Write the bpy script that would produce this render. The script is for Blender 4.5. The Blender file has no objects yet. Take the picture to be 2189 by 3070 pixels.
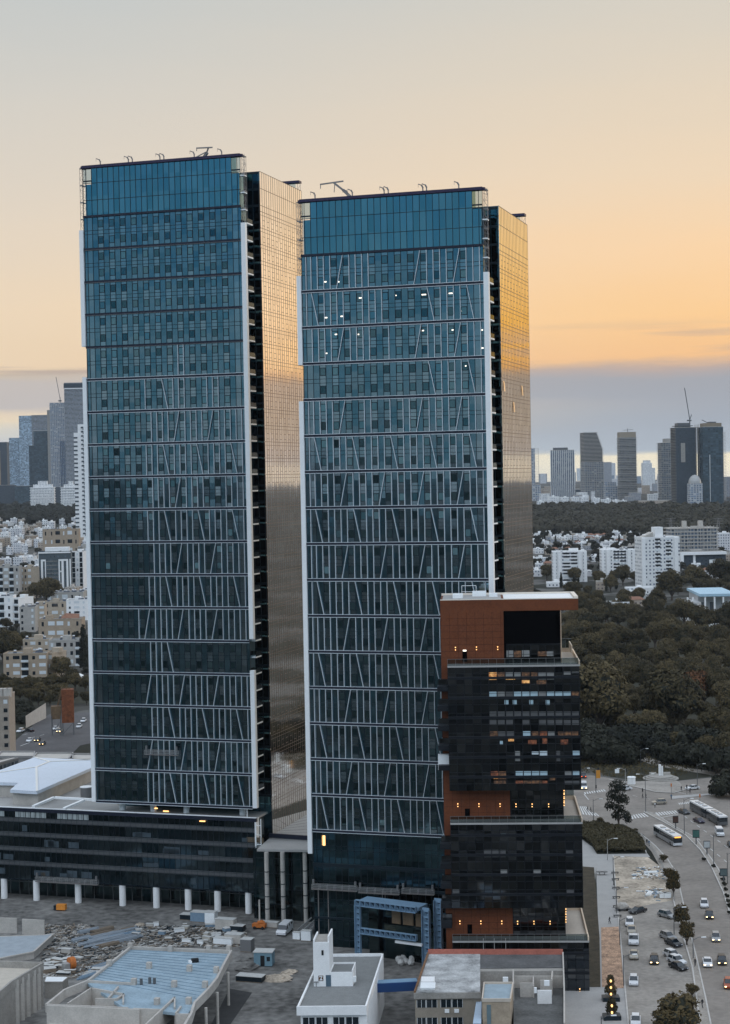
import bpy, math, random
from mathutils import Vector, Matrix
random.seed(7)
C = bpy.data.collections.new("scene"); bpy.context.scene.collection.children.link(C)
SC = bpy.context.scene
# ---------------------------------------------------------------- camera
FPX, CX, CY, PITCH, ROLL, YAW = 5099.2, 1094.5, 1535.0, .0199256, -.0190931, -.300332
HC = 100.0
fwd = Vector((0, math.cos(PITCH), -math.sin(PITCH))); _r = Vector((1, 0, 0)); _u = _r.cross(fwd)
RT = math.cos(ROLL)*_r + math.sin(ROLL)*_u; UP = -math.sin(ROLL)*_r + math.cos(ROLL)*_u
CAMP = Vector((0, 0, HC))
cd = bpy.data.cameras.new("camera"); cam = bpy.data.objects.new("camera", cd); C.objects.link(cam)
cam.matrix_world = Matrix(((RT.x, UP.x, -fwd.x, 0), (RT.y, UP.y, -fwd.y, 0), (RT.z, UP.z, -fwd.z, HC), (0, 0, 0, 1)))
cd.sensor_fit = 'HORIZONTAL'; cd.sensor_width = 36.0; cd.lens = FPX/2189*36.0
cd.clip_start = 1.0; cd.clip_end = 80000.0
SC.camera = cam
SC.view_settings.view_transform = 'Standard'; SC.view_settings.look = 'None'
SC.view_settings.exposure = 0.0; SC.view_settings.gamma = 1.0
# ---------------------------------------------------------------- world
def lin(c):
    return tuple(((x/255)/12.92 if x/255 <= .04045 else ((x/255+.055)/1.055)**2.4) for x in c) + (1,)
SUN_AZ, SUN_EL = math.radians(56), math.radians(4.0)
W = bpy.data.worlds.new("World"); SC.world = W; W.use_nodes = True
nt = W.node_tree; nt.nodes.clear(); N = nt.nodes; L = nt.links
def nd(t, tree=None, **k):
    n = (tree or nt).nodes.new(t)
    for a, b in k.items(): setattr(n, a, b)
    return n
def mth(op, a, b=None, c=None, tree=None, clamp=False):
    tree = tree or nt
    n = tree.nodes.new('ShaderNodeMath'); n.operation = op; n.use_clamp = clamp
    for i, v in enumerate((a, b, c)):
        if v is None: continue
        if hasattr(v, 'is_linked'): tree.links.new(v, n.inputs[i])
        else: n.inputs[i].default_value = v
    return n.outputs[0]
def mixc(f, a, b, tree=None, bt='MIX'):
    tree = tree or nt
    n = tree.nodes.new('ShaderNodeMix'); n.data_type = 'RGBA'; n.blend_type = bt
    for s, v in ((n.inputs['Factor'], f), (n.inputs['A'], a), (n.inputs['B'], b)):
        if hasattr(v, 'is_linked'): tree.links.new(v, s)
        else:
            s.default_value = v
    return n.outputs['Result']
tc = nd('ShaderNodeTexCoord'); sx = nd('ShaderNodeSeparateXYZ'); L.new(tc.outputs['Generated'], sx.inputs[0])
X_, Y_, Z_ = sx.outputs
az = mth('ARCTAN2', X_, Y_)
# cloud edge wobble: stretched noise over the direction
mp = nd('ShaderNodeMapping'); mp.inputs['Scale'].default_value = (9, 9, 60)
L.new(tc.outputs['Generated'], mp.inputs['Vector'])
nz = nd('ShaderNodeTexNoise'); nz.inputs['Scale'].default_value = 1.0; nz.inputs['Detail'].default_value = 5; nz.inputs['Roughness'].default_value = .55
L.new(mp.outputs[0], nz.inputs['Vector'])
wob = mth('MULTIPLY', mth('SUBTRACT', nz.outputs['Fac'], .5), .017)
zz = mth('ADD', Z_, wob)
fac = mth('MULTIPLY', mth('ADD', zz, .03), 1/.45, clamp=True)
def ramp(stops):
    r = nd('ShaderNodeValToRGB'); e = r.color_ramp.elements
    while len(e) > 1: e.remove(e[0])
    first = True
    for z, c in stops:
        p = (z+.03)/.45
        if first: e[0].position = p; e[0].color = lin(c); first = False
        else:
            q = e.new(min(p, 1)); q.color = lin(c)
    L.new(fac, r.inputs[0]); return r.outputs[0]
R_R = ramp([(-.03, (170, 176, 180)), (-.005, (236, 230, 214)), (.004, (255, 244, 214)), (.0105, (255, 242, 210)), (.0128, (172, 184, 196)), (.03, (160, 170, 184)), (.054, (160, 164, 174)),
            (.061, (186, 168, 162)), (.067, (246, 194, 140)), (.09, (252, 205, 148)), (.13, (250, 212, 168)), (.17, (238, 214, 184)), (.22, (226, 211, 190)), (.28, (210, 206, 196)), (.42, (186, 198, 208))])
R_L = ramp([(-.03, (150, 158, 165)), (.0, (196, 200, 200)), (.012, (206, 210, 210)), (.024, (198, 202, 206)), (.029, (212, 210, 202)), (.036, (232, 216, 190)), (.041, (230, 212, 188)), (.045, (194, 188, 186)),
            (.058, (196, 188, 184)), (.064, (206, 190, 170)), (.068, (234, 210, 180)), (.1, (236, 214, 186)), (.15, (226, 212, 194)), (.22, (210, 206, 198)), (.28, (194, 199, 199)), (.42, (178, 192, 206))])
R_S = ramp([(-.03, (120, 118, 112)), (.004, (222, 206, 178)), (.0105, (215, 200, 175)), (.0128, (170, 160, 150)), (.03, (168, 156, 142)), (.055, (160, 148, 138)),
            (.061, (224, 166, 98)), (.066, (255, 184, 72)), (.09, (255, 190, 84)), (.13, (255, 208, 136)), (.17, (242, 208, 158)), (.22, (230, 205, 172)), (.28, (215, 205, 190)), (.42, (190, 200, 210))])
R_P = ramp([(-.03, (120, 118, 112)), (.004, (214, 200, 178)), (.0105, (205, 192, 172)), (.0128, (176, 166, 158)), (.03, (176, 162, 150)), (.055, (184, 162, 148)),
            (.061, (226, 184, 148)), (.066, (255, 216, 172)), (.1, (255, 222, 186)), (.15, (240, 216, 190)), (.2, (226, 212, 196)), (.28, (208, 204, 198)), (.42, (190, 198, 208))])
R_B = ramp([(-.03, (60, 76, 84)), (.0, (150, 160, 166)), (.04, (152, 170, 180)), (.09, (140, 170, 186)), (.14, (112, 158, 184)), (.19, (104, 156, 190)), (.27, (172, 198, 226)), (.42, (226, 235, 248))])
def mr(v, a, b):
    n = nd('ShaderNodeMapRange'); n.interpolation_type = 'SMOOTHSTEP'; n.inputs[1].default_value = a; n.inputs[2].default_value = b
    L.new(v, n.inputs[0]); return n.outputs[0]
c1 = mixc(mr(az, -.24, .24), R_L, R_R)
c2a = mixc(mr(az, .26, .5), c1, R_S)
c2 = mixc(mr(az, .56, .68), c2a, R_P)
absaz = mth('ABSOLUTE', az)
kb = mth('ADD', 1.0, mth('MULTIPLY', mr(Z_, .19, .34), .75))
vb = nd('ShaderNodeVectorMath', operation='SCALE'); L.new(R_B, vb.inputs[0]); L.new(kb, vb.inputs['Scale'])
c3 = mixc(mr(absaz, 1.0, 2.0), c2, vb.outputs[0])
# thin ragged wisps above the bank
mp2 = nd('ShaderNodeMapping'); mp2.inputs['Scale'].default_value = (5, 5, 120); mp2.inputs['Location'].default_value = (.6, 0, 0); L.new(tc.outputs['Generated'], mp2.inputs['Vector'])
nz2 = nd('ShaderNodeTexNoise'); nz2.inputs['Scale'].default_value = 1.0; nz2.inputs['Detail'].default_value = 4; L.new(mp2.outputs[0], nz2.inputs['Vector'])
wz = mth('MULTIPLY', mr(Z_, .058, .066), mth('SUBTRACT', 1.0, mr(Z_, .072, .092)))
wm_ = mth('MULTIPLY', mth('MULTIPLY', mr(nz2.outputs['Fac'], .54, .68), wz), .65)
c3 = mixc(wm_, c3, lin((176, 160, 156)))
# zenith: soft blue-grey
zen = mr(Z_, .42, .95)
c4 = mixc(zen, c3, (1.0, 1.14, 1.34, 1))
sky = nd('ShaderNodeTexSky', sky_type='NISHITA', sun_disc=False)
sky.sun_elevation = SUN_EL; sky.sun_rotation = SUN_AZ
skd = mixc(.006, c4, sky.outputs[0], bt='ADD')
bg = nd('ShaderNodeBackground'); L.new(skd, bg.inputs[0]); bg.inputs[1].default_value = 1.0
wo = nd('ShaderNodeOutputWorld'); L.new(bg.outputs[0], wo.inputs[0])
# ---------------------------------------------------------------- sun (veiled by the cloud bank, low on the right)
sd = bpy.data.lights.new("sun", 'SUN'); sd.energy = .55; sd.angle = math.radians(10); sd.color = (1, .78, .52)
so = bpy.data.objects.new("sun", sd); C.objects.link(so)
dirv = Vector((math.sin(SUN_AZ)*math.cos(SUN_EL), math.cos(SUN_AZ)*math.cos(SUN_EL), math.sin(SUN_EL)))
so.rotation_euler = dirv.to_track_quat('Z', 'Y').to_euler()
# ---------------------------------------------------------------- picture -> ground helpers (used to place things at their real spots)
def gz(y): return 45*min(1, max(0, (y-1500)/1900)) if y > 0 else 0.0
def ray(x, y): return (x-CX)/FPX*RT-(y-CY)/FPX*UP+fwd
def G(x, y, z=None):
    d = ray(x, y)
    if z is not None: return CAMP+d*((z-HC)/d.z)
    t = 0
    zz = 0.0
    for i in range(60):
        P = CAMP+d*((zz-HC)/d.z); zz = .6*zz+.4*gz(P.y)
    return P
def DP(x, y, dep):
    d = ray(x, y); return CAMP+d*(dep/d.y)
def PX(P):
    q = Vector(P)-CAMP; Zd = q.dot(fwd); return CX+FPX*q.dot(RT)/Zd, CY-FPX*q.dot(UP)/Zd
def horizon(x): return 1433.4-.0191*(x-1094)
# ---------------------------------------------------------------- mesh helpers
class MB:
    def __init__(s): s.v = []; s.f = []; s.m = []
    def add(s, vs, fs, m=0):
        b = len(s.v); s.v += [tuple(v) for v in vs]; s.f += [tuple(i+b for i in f) for f in fs]; s.m += [m]*len(fs); return s
    def box(s, x0, x1, y0, y1, z0, z1, m=0):
        return s.add([(x0,y0,z0),(x1,y0,z0),(x1,y1,z0),(x0,y1,z0),(x0,y0,z1),(x1,y0,z1),(x1,y1,z1),(x0,y1,z1)],
                     [(0,3,2,1),(4,5,6,7),(0,1,5,4),(1,2,6,5),(2,3,7,6),(3,0,4,7)], m)
    def rbox(s, c, sz, a, m=0, tilt=0):
        M = Matrix.Translation(c) @ Matrix.Rotation(a, 4, 'Z') @ Matrix.Rotation(tilt, 4, 'X')
        hx, hy, hz = sz[0]/2, sz[1]/2, sz[2]/2
        vs = [M @ Vector(p) for p in [(-hx,-hy,-hz),(hx,-hy,-hz),(hx,hy,-hz),(-hx,hy,-hz),(-hx,-hy,hz),(hx,-hy,hz),(hx,hy,hz),(-hx,hy,hz)]]
        return s.add(vs, [(0,3,2,1),(4,5,6,7),(0,1,5,4),(1,2,6,5),(2,3,7,6),(3,0,4,7)], m)
    def beam(s, p, q, w, h=None, m=0):
        p, q = Vector(p), Vector(q); h = h or w; d = (q-p).normalized()
        up = Vector((0, 0, 1)) if abs(d.z) < .9 else Vector((0, 1, 0))
        a = d.cross(up).normalized()*(w/2); b = a.cross(d).normalized()*(h/2)
        return s.add([p-a-b, p+a-b, p+a+b, p-a+b, q-a-b, q+a-b, q+a+b, q-a+b], [(0,3,2,1),(4,5,6,7),(0,1,5,4),(1,2,6,5),(2,3,7,6),(3,0,4,7)], m)
    def prism(s, poly, z0, z1, m=0):
        n = len(poly)
        a = sum(poly[i][0]*poly[(i+1) % n][1]-poly[(i+1) % n][0]*poly[i][1] for i in range(n))
        if a < 0: poly = poly[::-1]
        vs = [(x, y, z0) for x, y in poly]+[(x, y, z1) for x, y in poly]
        return s.add(vs, [tuple(range(n))[::-1], tuple(range(n, 2*n))]+[(i, (i+1) % n, (i+1) % n+n, i+n) for i in range(n)], m)
    def cyl(s, c, r, h, n=12, r2=None, m=0):
        r2 = r if r2 is None else r2
        vs = [(c[0]+r*math.cos(t), c[1]+r*math.sin(t), c[2]) for t in [2*math.pi*i/n for i in range(n)]]
        vs += [(c[0]+r2*math.cos(t), c[1]+r2*math.sin(t), c[2]+h) for t in [2*math.pi*i/n for i in range(n)]]
        return s.add(vs, [tuple(range(n))[::-1], tuple(range(n, 2*n))]+[(i, (i+1) % n, (i+1) % n+n, i+n) for i in range(n)], m)
    def tube(s, p, q, r, n=8, r2=None, m=0):
        p, q = Vector(p), Vector(q); d = (q-p).normalized(); r2 = r if r2 is None else r2
        up = Vector((0, 0, 1)) if abs(d.z) < .9 else Vector((0, 1, 0))
        a = d.cross(up).normalized(); b = a.cross(d).normalized(); vs = []
        for P, R in ((p, r), (q, r2)):
            for i in range(n):
                t = 2*math.pi*i/n; vs.append(P+a*R*math.cos(t)+b*R*math.sin(t))
        return s.add(vs, [tuple(range(n)), tuple(range(n, 2*n))[::-1]]+[(i+n, (i+1) % n+n, (i+1) % n, i) for i in range(n)], m)
    def blob(s, c, r, seed=0, m=0, sub=2, rough=.25):
        rnd = random.Random(seed); n1, n2 = 4+sub*2, 6+sub*3; vs = []; fs = []
        vs.append((c[0], c[1], c[2]-r[2]))
        for i in range(1, n1):
            for j in range(n2):
                th = math.pi*i/n1; ph = 2*math.pi*j/n2; k = 1+rough*(rnd.random()-.5)*2
                vs.append((c[0]+r[0]*k*math.sin(th)*math.cos(ph), c[1]+r[1]*k*math.sin(th)*math.sin(ph), c[2]-r[2]*k*math.cos(th)))
        vs.append((c[0], c[1], c[2]+r[2])); last = len(vs)-1
        for j in range(n2): fs.append((0, 1+(j+1) % n2, 1+j)); fs.append((last, last-n2+j, last-n2+(j+1) % n2))
        for i in range(n1-2):
            for j in range(n2):
                a = 1+i*n2; b = a+n2; fs.append((a+j, a+(j+1) % n2, b+(j+1) % n2, b+j))
        return s.add(vs, fs, m)
    def mesh(s, name, mats):
        me = bpy.data.meshes.new(name); me.from_pydata(s.v, [], s.f)
        for mt in (mats if isinstance(mats, (list, tuple)) else [mats]): me.materials.append(mt)
        if any(s.m): me.polygons.foreach_set('material_index', s.m)
        me.update(); return me
    def build(s, name, mats, parent=None, loc=None):
        o = bpy.data.objects.new(name, s.mesh(name, mats)); C.objects.link(o)
        if parent: o.parent = parent
        if loc is not None: o.location = loc
        return o
def tag(o, label, cat, group=None, kind=None):
    o['label'] = label; o['category'] = cat
    if group: o['group'] = group
    if kind: o['kind'] = kind
    return o
def thing(name, label, cat, loc=(0,0,0), rz=0, group=None):
    o = bpy.data.objects.new(name, None); C.objects.link(o); o.location = loc; o.rotation_euler = (0, 0, rz)
    o.empty_display_size = .5
    return tag(o, label, cat, group)
def struct(o): o['kind'] = 'structure'; return o
KIDS = {}
def kids(o): return [c for c in o.children]
def dup(o, parent=None):
    c = o.copy(); C.objects.link(c); c.parent = parent
    for ch in kids(o): dup(ch, c)
    return c
# ---------------------------------------------------------------- materials
def newmat(name):
    m = bpy.data.materials.new(name); m.use_nodes = True; t = m.node_tree; b = t.nodes['Principled BSDF']; return m, t, b
def mat(name, col, rough=.75, metal=0.0, var=.18, scale=.6, spec=.4, var2=.1, bump=0):
    m, t, b = newmat(name)
    g = t.nodes.new('ShaderNodeNewGeometry')
    n = t.nodes.new('ShaderNodeTexNoise'); n.inputs['Scale'].default_value = scale; n.inputs['Detail'].default_value = 6; n.inputs['Roughness'].default_value = .65
    t.links.new(g.outputs['Position'], n.inputs['Vector'])
    n2 = t.nodes.new('ShaderNodeTexNoise'); n2.inputs['Scale'].default_value = scale*9; n2.inputs['Detail'].default_value = 3
    t.links.new(g.outputs['Position'], n2.inputs['Vector'])
    f = mth('ADD', mth('MULTIPLY', mth('SUBTRACT', n.outputs['Fac'], .5, tree=t), var*3, tree=t), mth('MULTIPLY', mth('SUBTRACT', n2.outputs['Fac'], .5, tree=t), var2*3, tree=t), tree=t)
    f = mth('ADD', f, 1.0, tree=t)
    v = t.nodes.new('ShaderNodeVectorMath'); v.operation = 'SCALE'; v.inputs[0].default_value = col[:3]; t.links.new(f, v.inputs['Scale'])
    t.links.new(v.outputs[0], b.inputs['Base Color'])
    b.inputs['Roughness'].default_value = rough; b.inputs['Metallic'].default_value = metal
    b.inputs['Specular IOR Level'].default_value = spec
    if bump:
        bp = t.nodes.new('ShaderNodeBump'); bp.inputs['Strength'].default_value = bump; t.links.new(n2.outputs['Fac'], bp.inputs['Height']); t.links.new(bp.outputs[0], b.inputs['Normal'])
    return m
def emit(name, col, st):
    m, t, b = newmat(name); b.inputs['Base Color'].default_value = (0, 0, 0, 1); b.inputs['Emission Color'].default_value = (*col, 1); b.inputs['Emission Strength'].default_value = st; return m
def curtain(name, ca, cb, cw, ch, axis='X', x0=0, z0=0, rough=.05, tilt=.012, dark=None, pdark=0, metal=1.0, alt=0.0, mott=.35):
    """curtain-wall glass: every pane has its own tint and is set at its own tiny angle"""
    m, t, b = newmat(name); tcn = t.nodes.new('ShaderNodeTexCoord'); s = t.nodes.new('ShaderNodeSeparateXYZ'); t.links.new(tcn.outputs['Object'], s.inputs[0])
    u = mth('DIVIDE', mth('SUBTRACT', s.outputs[axis], x0, tree=t), cw, tree=t); w = mth('DIVIDE', mth('SUBTRACT', s.outputs['Z'], z0, tree=t), ch, tree=t)
    iu, iw = mth('FLOOR', u, tree=t), mth('FLOOR', w, tree=t)
    cmb = t.nodes.new('ShaderNodeCombineXYZ'); t.links.new(iu, cmb.inputs[0]); t.links.new(iw, cmb.inputs[1])
    wn = t.nodes.new('ShaderNodeTexWhiteNoise'); t.links.new(cmb.outputs[0], wn.inputs['Vector'])
    fv = wn.outputs['Value']
    if alt: # alternate modules are darker
        par = mth('MODULO', mth('ABSOLUTE', iu, tree=t), 2.0, tree=t)
        fv = mth('ADD', mth('MULTIPLY', fv, 1-alt, tree=t), mth('MULTIPLY', par, alt, tree=t), tree=t)
    col = mixc(fv, (*ca, 1), (*cb, 1), tree=t)
    ns = t.nodes.new('ShaderNodeTexNoise'); ns.inputs['Scale'].default_value = .11; ns.inputs['Detail'].default_value = 4; t.links.new(tcn.outputs['Object'], ns.inputs['Vector'])
    col = mixc(mth('MULTIPLY', ns.outputs['Fac'], mott, tree=t), col, tuple(c*.35 for c in ca)+(1,), tree=t)
    if pdark:
        d = mth('LESS_THAN', wn.outputs['Value'], pdark, tree=t)
        col = mixc(d, col, (*dark, 1), tree=t)
    t.links.new(col, b.inputs['Base Color'])
    g = t.nodes.new('ShaderNodeNewGeometry')
    v1 = t.nodes.new('ShaderNodeVectorMath'); v1.operation = 'SUBTRACT'; t.links.new(wn.outputs['Color'], v1.inputs[0]); v1.inputs[1].default_value = (.5, .5, .5)
    v2 = t.nodes.new('ShaderNodeVectorMath'); v2.operation = 'SCALE'; t.links.new(v1.outputs[0], v2.inputs[0]); v2.inputs['Scale'].default_value = tilt*2
    v3 = t.nodes.new('ShaderNodeVectorMath'); v3.operation = 'ADD'; t.links.new(v2.outputs[0], v3.inputs[0]); t.links.new(g.outputs['Normal'], v3.inputs[1])
    v4 = t.nodes.new('ShaderNodeVectorMath'); v4.operation = 'NORMALIZE'; t.links.new(v3.outputs[0], v4.inputs[0]); t.links.new(v4.outputs[0], b.inputs['Normal'])
    b.inputs['Metallic'].default_value = metal; b.inputs['Roughness'].default_value = rough
    return m
def wallwin(name, wall, win=(.03, .04, .05), pw=3.2, ph=3.1, fw=.42, fh=.45, roof=None, band=False, ribs=False, seed=0, light=.0):
    """far-away house walls: rows of window openings by the building's own coordinates"""
    m, t, b = newmat(name); tcn = t.nodes.new('ShaderNodeTexCoord'); s = t.nodes.new('ShaderNodeSeparateXYZ'); t.links.new(tcn.outputs['Object'], s.inputs[0])
    sn = t.nodes.new('ShaderNodeSeparateXYZ'); t.links.new(tcn.outputs['Normal'], sn.inputs[0])
    ax, ay, azn = (mth('ABSOLUTE', sn.outputs[i], tree=t) for i in range(3))
    k = mth('GREATER_THAN', ay, ax, tree=t)
    u = mth('ADD', mth('MULTIPLY', s.outputs['X'], k, tree=t), mth('MULTIPLY', s.outputs['Y'], mth('SUBTRACT', 1.0, k, tree=t), tree=t), tree=t)
    oi = t.nodes.new('ShaderNodeObjectInfo'); rnd = oi.outputs['Random']
    u = mth('ADD', u, 200.0+seed, tree=t); uu = mth('DIVIDE', u, pw, tree=t); ww = mth('DIVIDE', s.outputs['Z'], ph, tree=t)
    fu, fw_ = mth('FRACT', uu, tree=t), mth('FRACT', ww, tree=t)
    cmb = t.nodes.new('ShaderNodeCombineXYZ'); t.links.new(mth('FLOOR', uu, tree=t), cmb.inputs[0]); t.links.new(mth('FLOOR', ww, tree=t), cmb.inputs[1]); t.links.new(mth('MULTIPLY', rnd, 91.0, tree=t), cmb.inputs[2])
    wn = t.nodes.new('ShaderNodeTexWhiteNoise'); t.links.new(cmb.outputs[0], wn.inputs['Vector']); rv = wn.outputs['Value']
    ws = mth('ADD', fw*.6, mth('MULTIPLY', rv, fw*.6, tree=t), tree=t)
    inu = mth('LESS_THAN', mth('ABSOLUTE', mth('SUBTRACT', fu, .5, tree=t), tree=t), mth('MULTIPLY', ws, .5, tree=t), tree=t)
    inw = mth('LESS_THAN', mth('ABSOLUTE', mth('SUBTRACT', fw_, .55, tree=t), tree=t), fh/2, tree=t)
    msk = inw if band else mth('MULTIPLY', inu, inw, tree=t)
    if ribs: msk = inu
    msk = mth('MULTIPLY', msk, mth('LESS_THAN', azn, .5, tree=t), tree=t)
    if not band and not ribs: msk = mth('MULTIPLY', msk, mth('GREATER_THAN', rv, .12, tree=t), tree=t)
    g = t.nodes.new('ShaderNodeNewGeometry')
    n = t.nodes.new('ShaderNodeTexNoise'); n.inputs['Scale'].default_value = .25; n.inputs['Detail'].default_value = 6; n.inputs['Roughness'].default_value = .7; t.links.new(g.outputs['Position'], n.inputs['Vector'])
    base = mixc(n.outputs['Fac'], tuple(c*.72 for c in wall)+(1,), tuple(min(1, c*1.2) for c in wall)+(1,), tree=t)
    if roof: base = mixc(mth('GREATER_THAN', sn.outputs[2], .5, tree=t), base, mixc(n.outputs['Fac'], tuple(c*.6 for c in roof)+(1,), tuple(c*1.4 for c in roof)+(1,), tree=t), tree=t)
    wc = mixc(rv, (*win, 1), tuple(min(1, w_*3.2+.03) for w_ in win)+(1,), tree=t)
    t.links.new(mixc(msk, base, wc, tree=t), b.inputs['Base Color'])
    t.links.new(mth('SUBTRACT', .8, mth('MULTIPLY', msk, .55, tree=t), tree=t), b.inputs['Roughness'])
    return m
M = {}
M['white'] = mat('white_metal', (.86, .88, .88), .45, 0, .05, .8)
M['whitewall'] = mat('white_plaster', (.82, .82, .81), .85, 0, .1, .5, var2=.08)
M['frame'] = mat('dark_frame', (.012, .022, .03), .4, .3, .1)
M['band'] = mat('band_steel', (.01, .014, .03), .5, .2, .1)
M['bar'] = mat('roof_bar', (.03, .022, .06), .5, .2, .1)
M['lattice'] = mat('lattice_steel', (.25, .23, .22), .5, .3, .1)
M['concrete'] = mat('raw_concrete', (.33, .31, .28), .9, 0, .25, .35, var2=.2, bump=.2)
M['concrete_l'] = mat('pale_concrete', (.46, .43, .39), .9, 0, .2, .4, var2=.15, bump=.2)
M['asphalt'] = mat('road_asphalt', (.225, .2, .175), .85, 0, .35, .09, var2=.2)
M['asphalt2'] = mat('lot_asphalt', (.29, .265, .235), .9, 0, .38, .1, var2=.25)
M['pave'] = mat('pale_paving', (.37, .36, .345), .85, 0, .12, .3, var2=.1)
M['asphalt_d'] = mat('dark_asphalt', (.075, .073, .075), .85, 0, .35, .1, var2=.25)
M['footway'] = mat('worn_footway', (.31, .28, .245), .9, 0, .35, .25, var2=.3)
M['paint'] = mat('road_paint', (.62, .62, .6), .7, 0, .2, 1.5)
M['dirt'] = mat('dry_dirt', (.40, .34, .27), .95, 0, .9, .16, var2=.45, bump=.3)
M['grass'] = mat('dark_grass', (.022, .022, .011), .95, 0, .5, .1, var2=.4)
M['soil'] = mat('site_ground', (.155, .15, .14), .95, 0, .9, .06, var2=.7, bump=.3)
M['black'] = mat('matt_black', (.006, .007, .009), .7, 0, .1)
M['tyre'] = mat('tyre_rubber', (.015, .015, .015), .8, 0, .1)
M['rim'] = mat('wheel_rim', (.3, .3, .3), .35, .8, .05)
M['carglass'] = mat('car_glass', (.01, .018, .025), .06, 0, .05, spec=.8)
M['grey'] = mat('grey_metal', (.2, .2, .2), .5, .3, .1)

M['pole'] = mat('pole_metal', (.12, .125, .13), .5, .3, .1)
M['trunk'] = mat('tree_bark', (.07, .052, .04), .9, 0, .3, 1.0)
M['rib'] = mat('rib_metal', (.66, .72, .76), .45, 0, .08, .8)
M['lamp'] = emit('lamp_glow', (1, .55, .2), 2.6)
M['headl'] = emit('headlight_glow', (1, .72, .35), 6)
M['taill'] = mat('tail_light_red', (.3, .02, .01), .3, 0, .1)
M['headoff'] = mat('headlight_glass', (.5, .52, .55), .15, 0, .05, spec=.8)
M['braking'] = emit('tail_light_lit', (1, .12, .03), 3)
def foliage(name, a, b_, rnd=.5):
    m, t, b = newmat(name); oi = t.nodes.new('ShaderNodeObjectInfo'); g = t.nodes.new('ShaderNodeNewGeometry')
    n = t.nodes.new('ShaderNodeTexNoise'); n.inputs['Scale'].default_value = .45; n.inputs['Detail'].default_value = 3; t.links.new(g.outputs['Position'], n.inputs['Vector'])
    f = mth('ADD', mth('MULTIPLY', oi.outputs['Random'], rnd, tree=t), mth('MULTIPLY', mth('SUBTRACT', n.outputs['Fac'], .3, tree=t), 1.2, tree=t), tree=t, clamp=True)
    t.links.new(mixc(f, (*a, 1), (*b_, 1), tree=t), b.inputs['Base Color']); b.inputs['Roughness'].default_value = .8; b.inputs['Specular IOR Level'].default_value = .2
    return m
M['leaf'] = foliage('leaves', (.011, .013, .006), (.125, .095, .045), .6)
M['leafred'] = foliage('autumn_leaves', (.10, .045, .02), (.2, .09, .04))
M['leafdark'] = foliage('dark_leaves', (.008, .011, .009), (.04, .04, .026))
M['leafdry'] = foliage('dry_leaves', (.06, .045, .02), (.11, .08, .035))
M['leaffar'] = foliage('far_leaves', (.014, .018, .016), (.06, .052, .034))
def clear_glass(name, tint=(.75, .82, .85), f=.3):
    m, t, b = newmat(name); t.nodes.remove(b); o = t.nodes['Material Output']
    tr = t.nodes.new('ShaderNodeBsdfTransparent'); tr.inputs[0].default_value = (*tint, 1); gl = t.nodes.new('ShaderNodeBsdfGlossy'); gl.inputs['Roughness'].default_value = .05; gl.inputs[0].default_value = (.6, .7, .75, 1)
    lw = t.nodes.new('ShaderNodeLayerWeight'); lw.inputs[0].default_value = f
    mx = t.nodes.new('ShaderNodeMixShader'); t.links.new(lw.outputs['Fresnel'], mx.inputs[0]); t.links.new(tr.outputs[0], mx.inputs[1]); t.links.new(gl.outputs[0], mx.inputs[2]); t.links.new(mx.outputs[0], o.inputs[0]); return m
M['clear'] = clear_glass('clear_glass')
M['rail'] = clear_glass('balustrade_glass', (.55, .6, .6), .35)
# ================================================================ terrain
def terrain_mat():
    m, t, b = newmat('city_ground'); g = t.nodes.new('ShaderNodeNewGeometry')
    def nz_(s, d=5, r=.6):
        n = t.nodes.new('ShaderNodeTexNoise'); n.inputs['Scale'].default_value = s; n.inputs['Detail'].default_value = d; n.inputs['Roughness'].default_value = r; t.links.new(g.outputs['Position'], n.inputs['Vector']); return n.outputs['Fac']
    v = t.nodes.new('ShaderNodeTexVoronoi'); v.inputs['Scale'].default_value = .03; t.links.new(g.outputs['Position'], v.inputs['Vector'])
    sc = t.nodes.new('ShaderNodeSeparateColor'); t.links.new(v.outputs['Color'], sc.inputs[0])
    c = mixc(nz_(.02), (.035, .034, .03, 1), (.11, .105, .095, 1), tree=t)
    c = mixc(mth('GREATER_THAN', sc.outputs[0], .62, tree=t), c, (.14, .135, .125, 1), tree=t)
    c = mixc(mth('MULTIPLY', mth('GREATER_THAN', nz_(.012), .5, tree=t), .85, tree=t), c, (.016, .018, .011, 1), tree=t)
    c = mixc(mth('MULTIPLY', nz_(.4), .5, tree=t), c, (.05, .05, .045, 1), tree=t)
    t.links.new(c, b.inputs['Base Color']); b.inputs['Roughness'].default_value = .95; b.inputs['Specular IOR Level'].default_value = .1
    return m
TM = terrain_mat()
ys = [-12000, -9000, -3000, -1000, -300, 0, 200, 300, 500, 800, 1100, 1300, 1500, 1700, 1900, 2100, 2300, 2500, 2800, 3100, 3400, 4200, 6000, 9000, 13000]
xs = [-12000, -5000, -2000, -1000, -500, -200, 0, 200, 500, 1000, 2000, 5000, 12000]
mb = MB(); vs = [(x, y, gz(y)-.05) for y in ys for x in xs]; nx = len(xs)
mb.add(vs, [(j*nx+i, j*nx+i+1, (j+1)*nx+i+1, (j+1)*nx+i) for j in range(len(ys)-1) for i in range(nx-1)])
struct(mb.build('ground', TM))
def sheet(name, pts, z, m, px=True, kind=True):
    P = [G(x, y, z) for x, y in pts] if px else [Vector((x, y, z)) for x, y in pts]
    n = len(P); a = sum(P[i].x*P[(i+1) % n].y-P[(i+1) % n].x*P[i].y for i in range(n))
    if a < 0: P = P[::-1]
    mbs = MB(); mbs.add(P, [tuple(range(n))]); o = mbs.build(name, m)
    if kind: struct(o)
    return o
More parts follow.
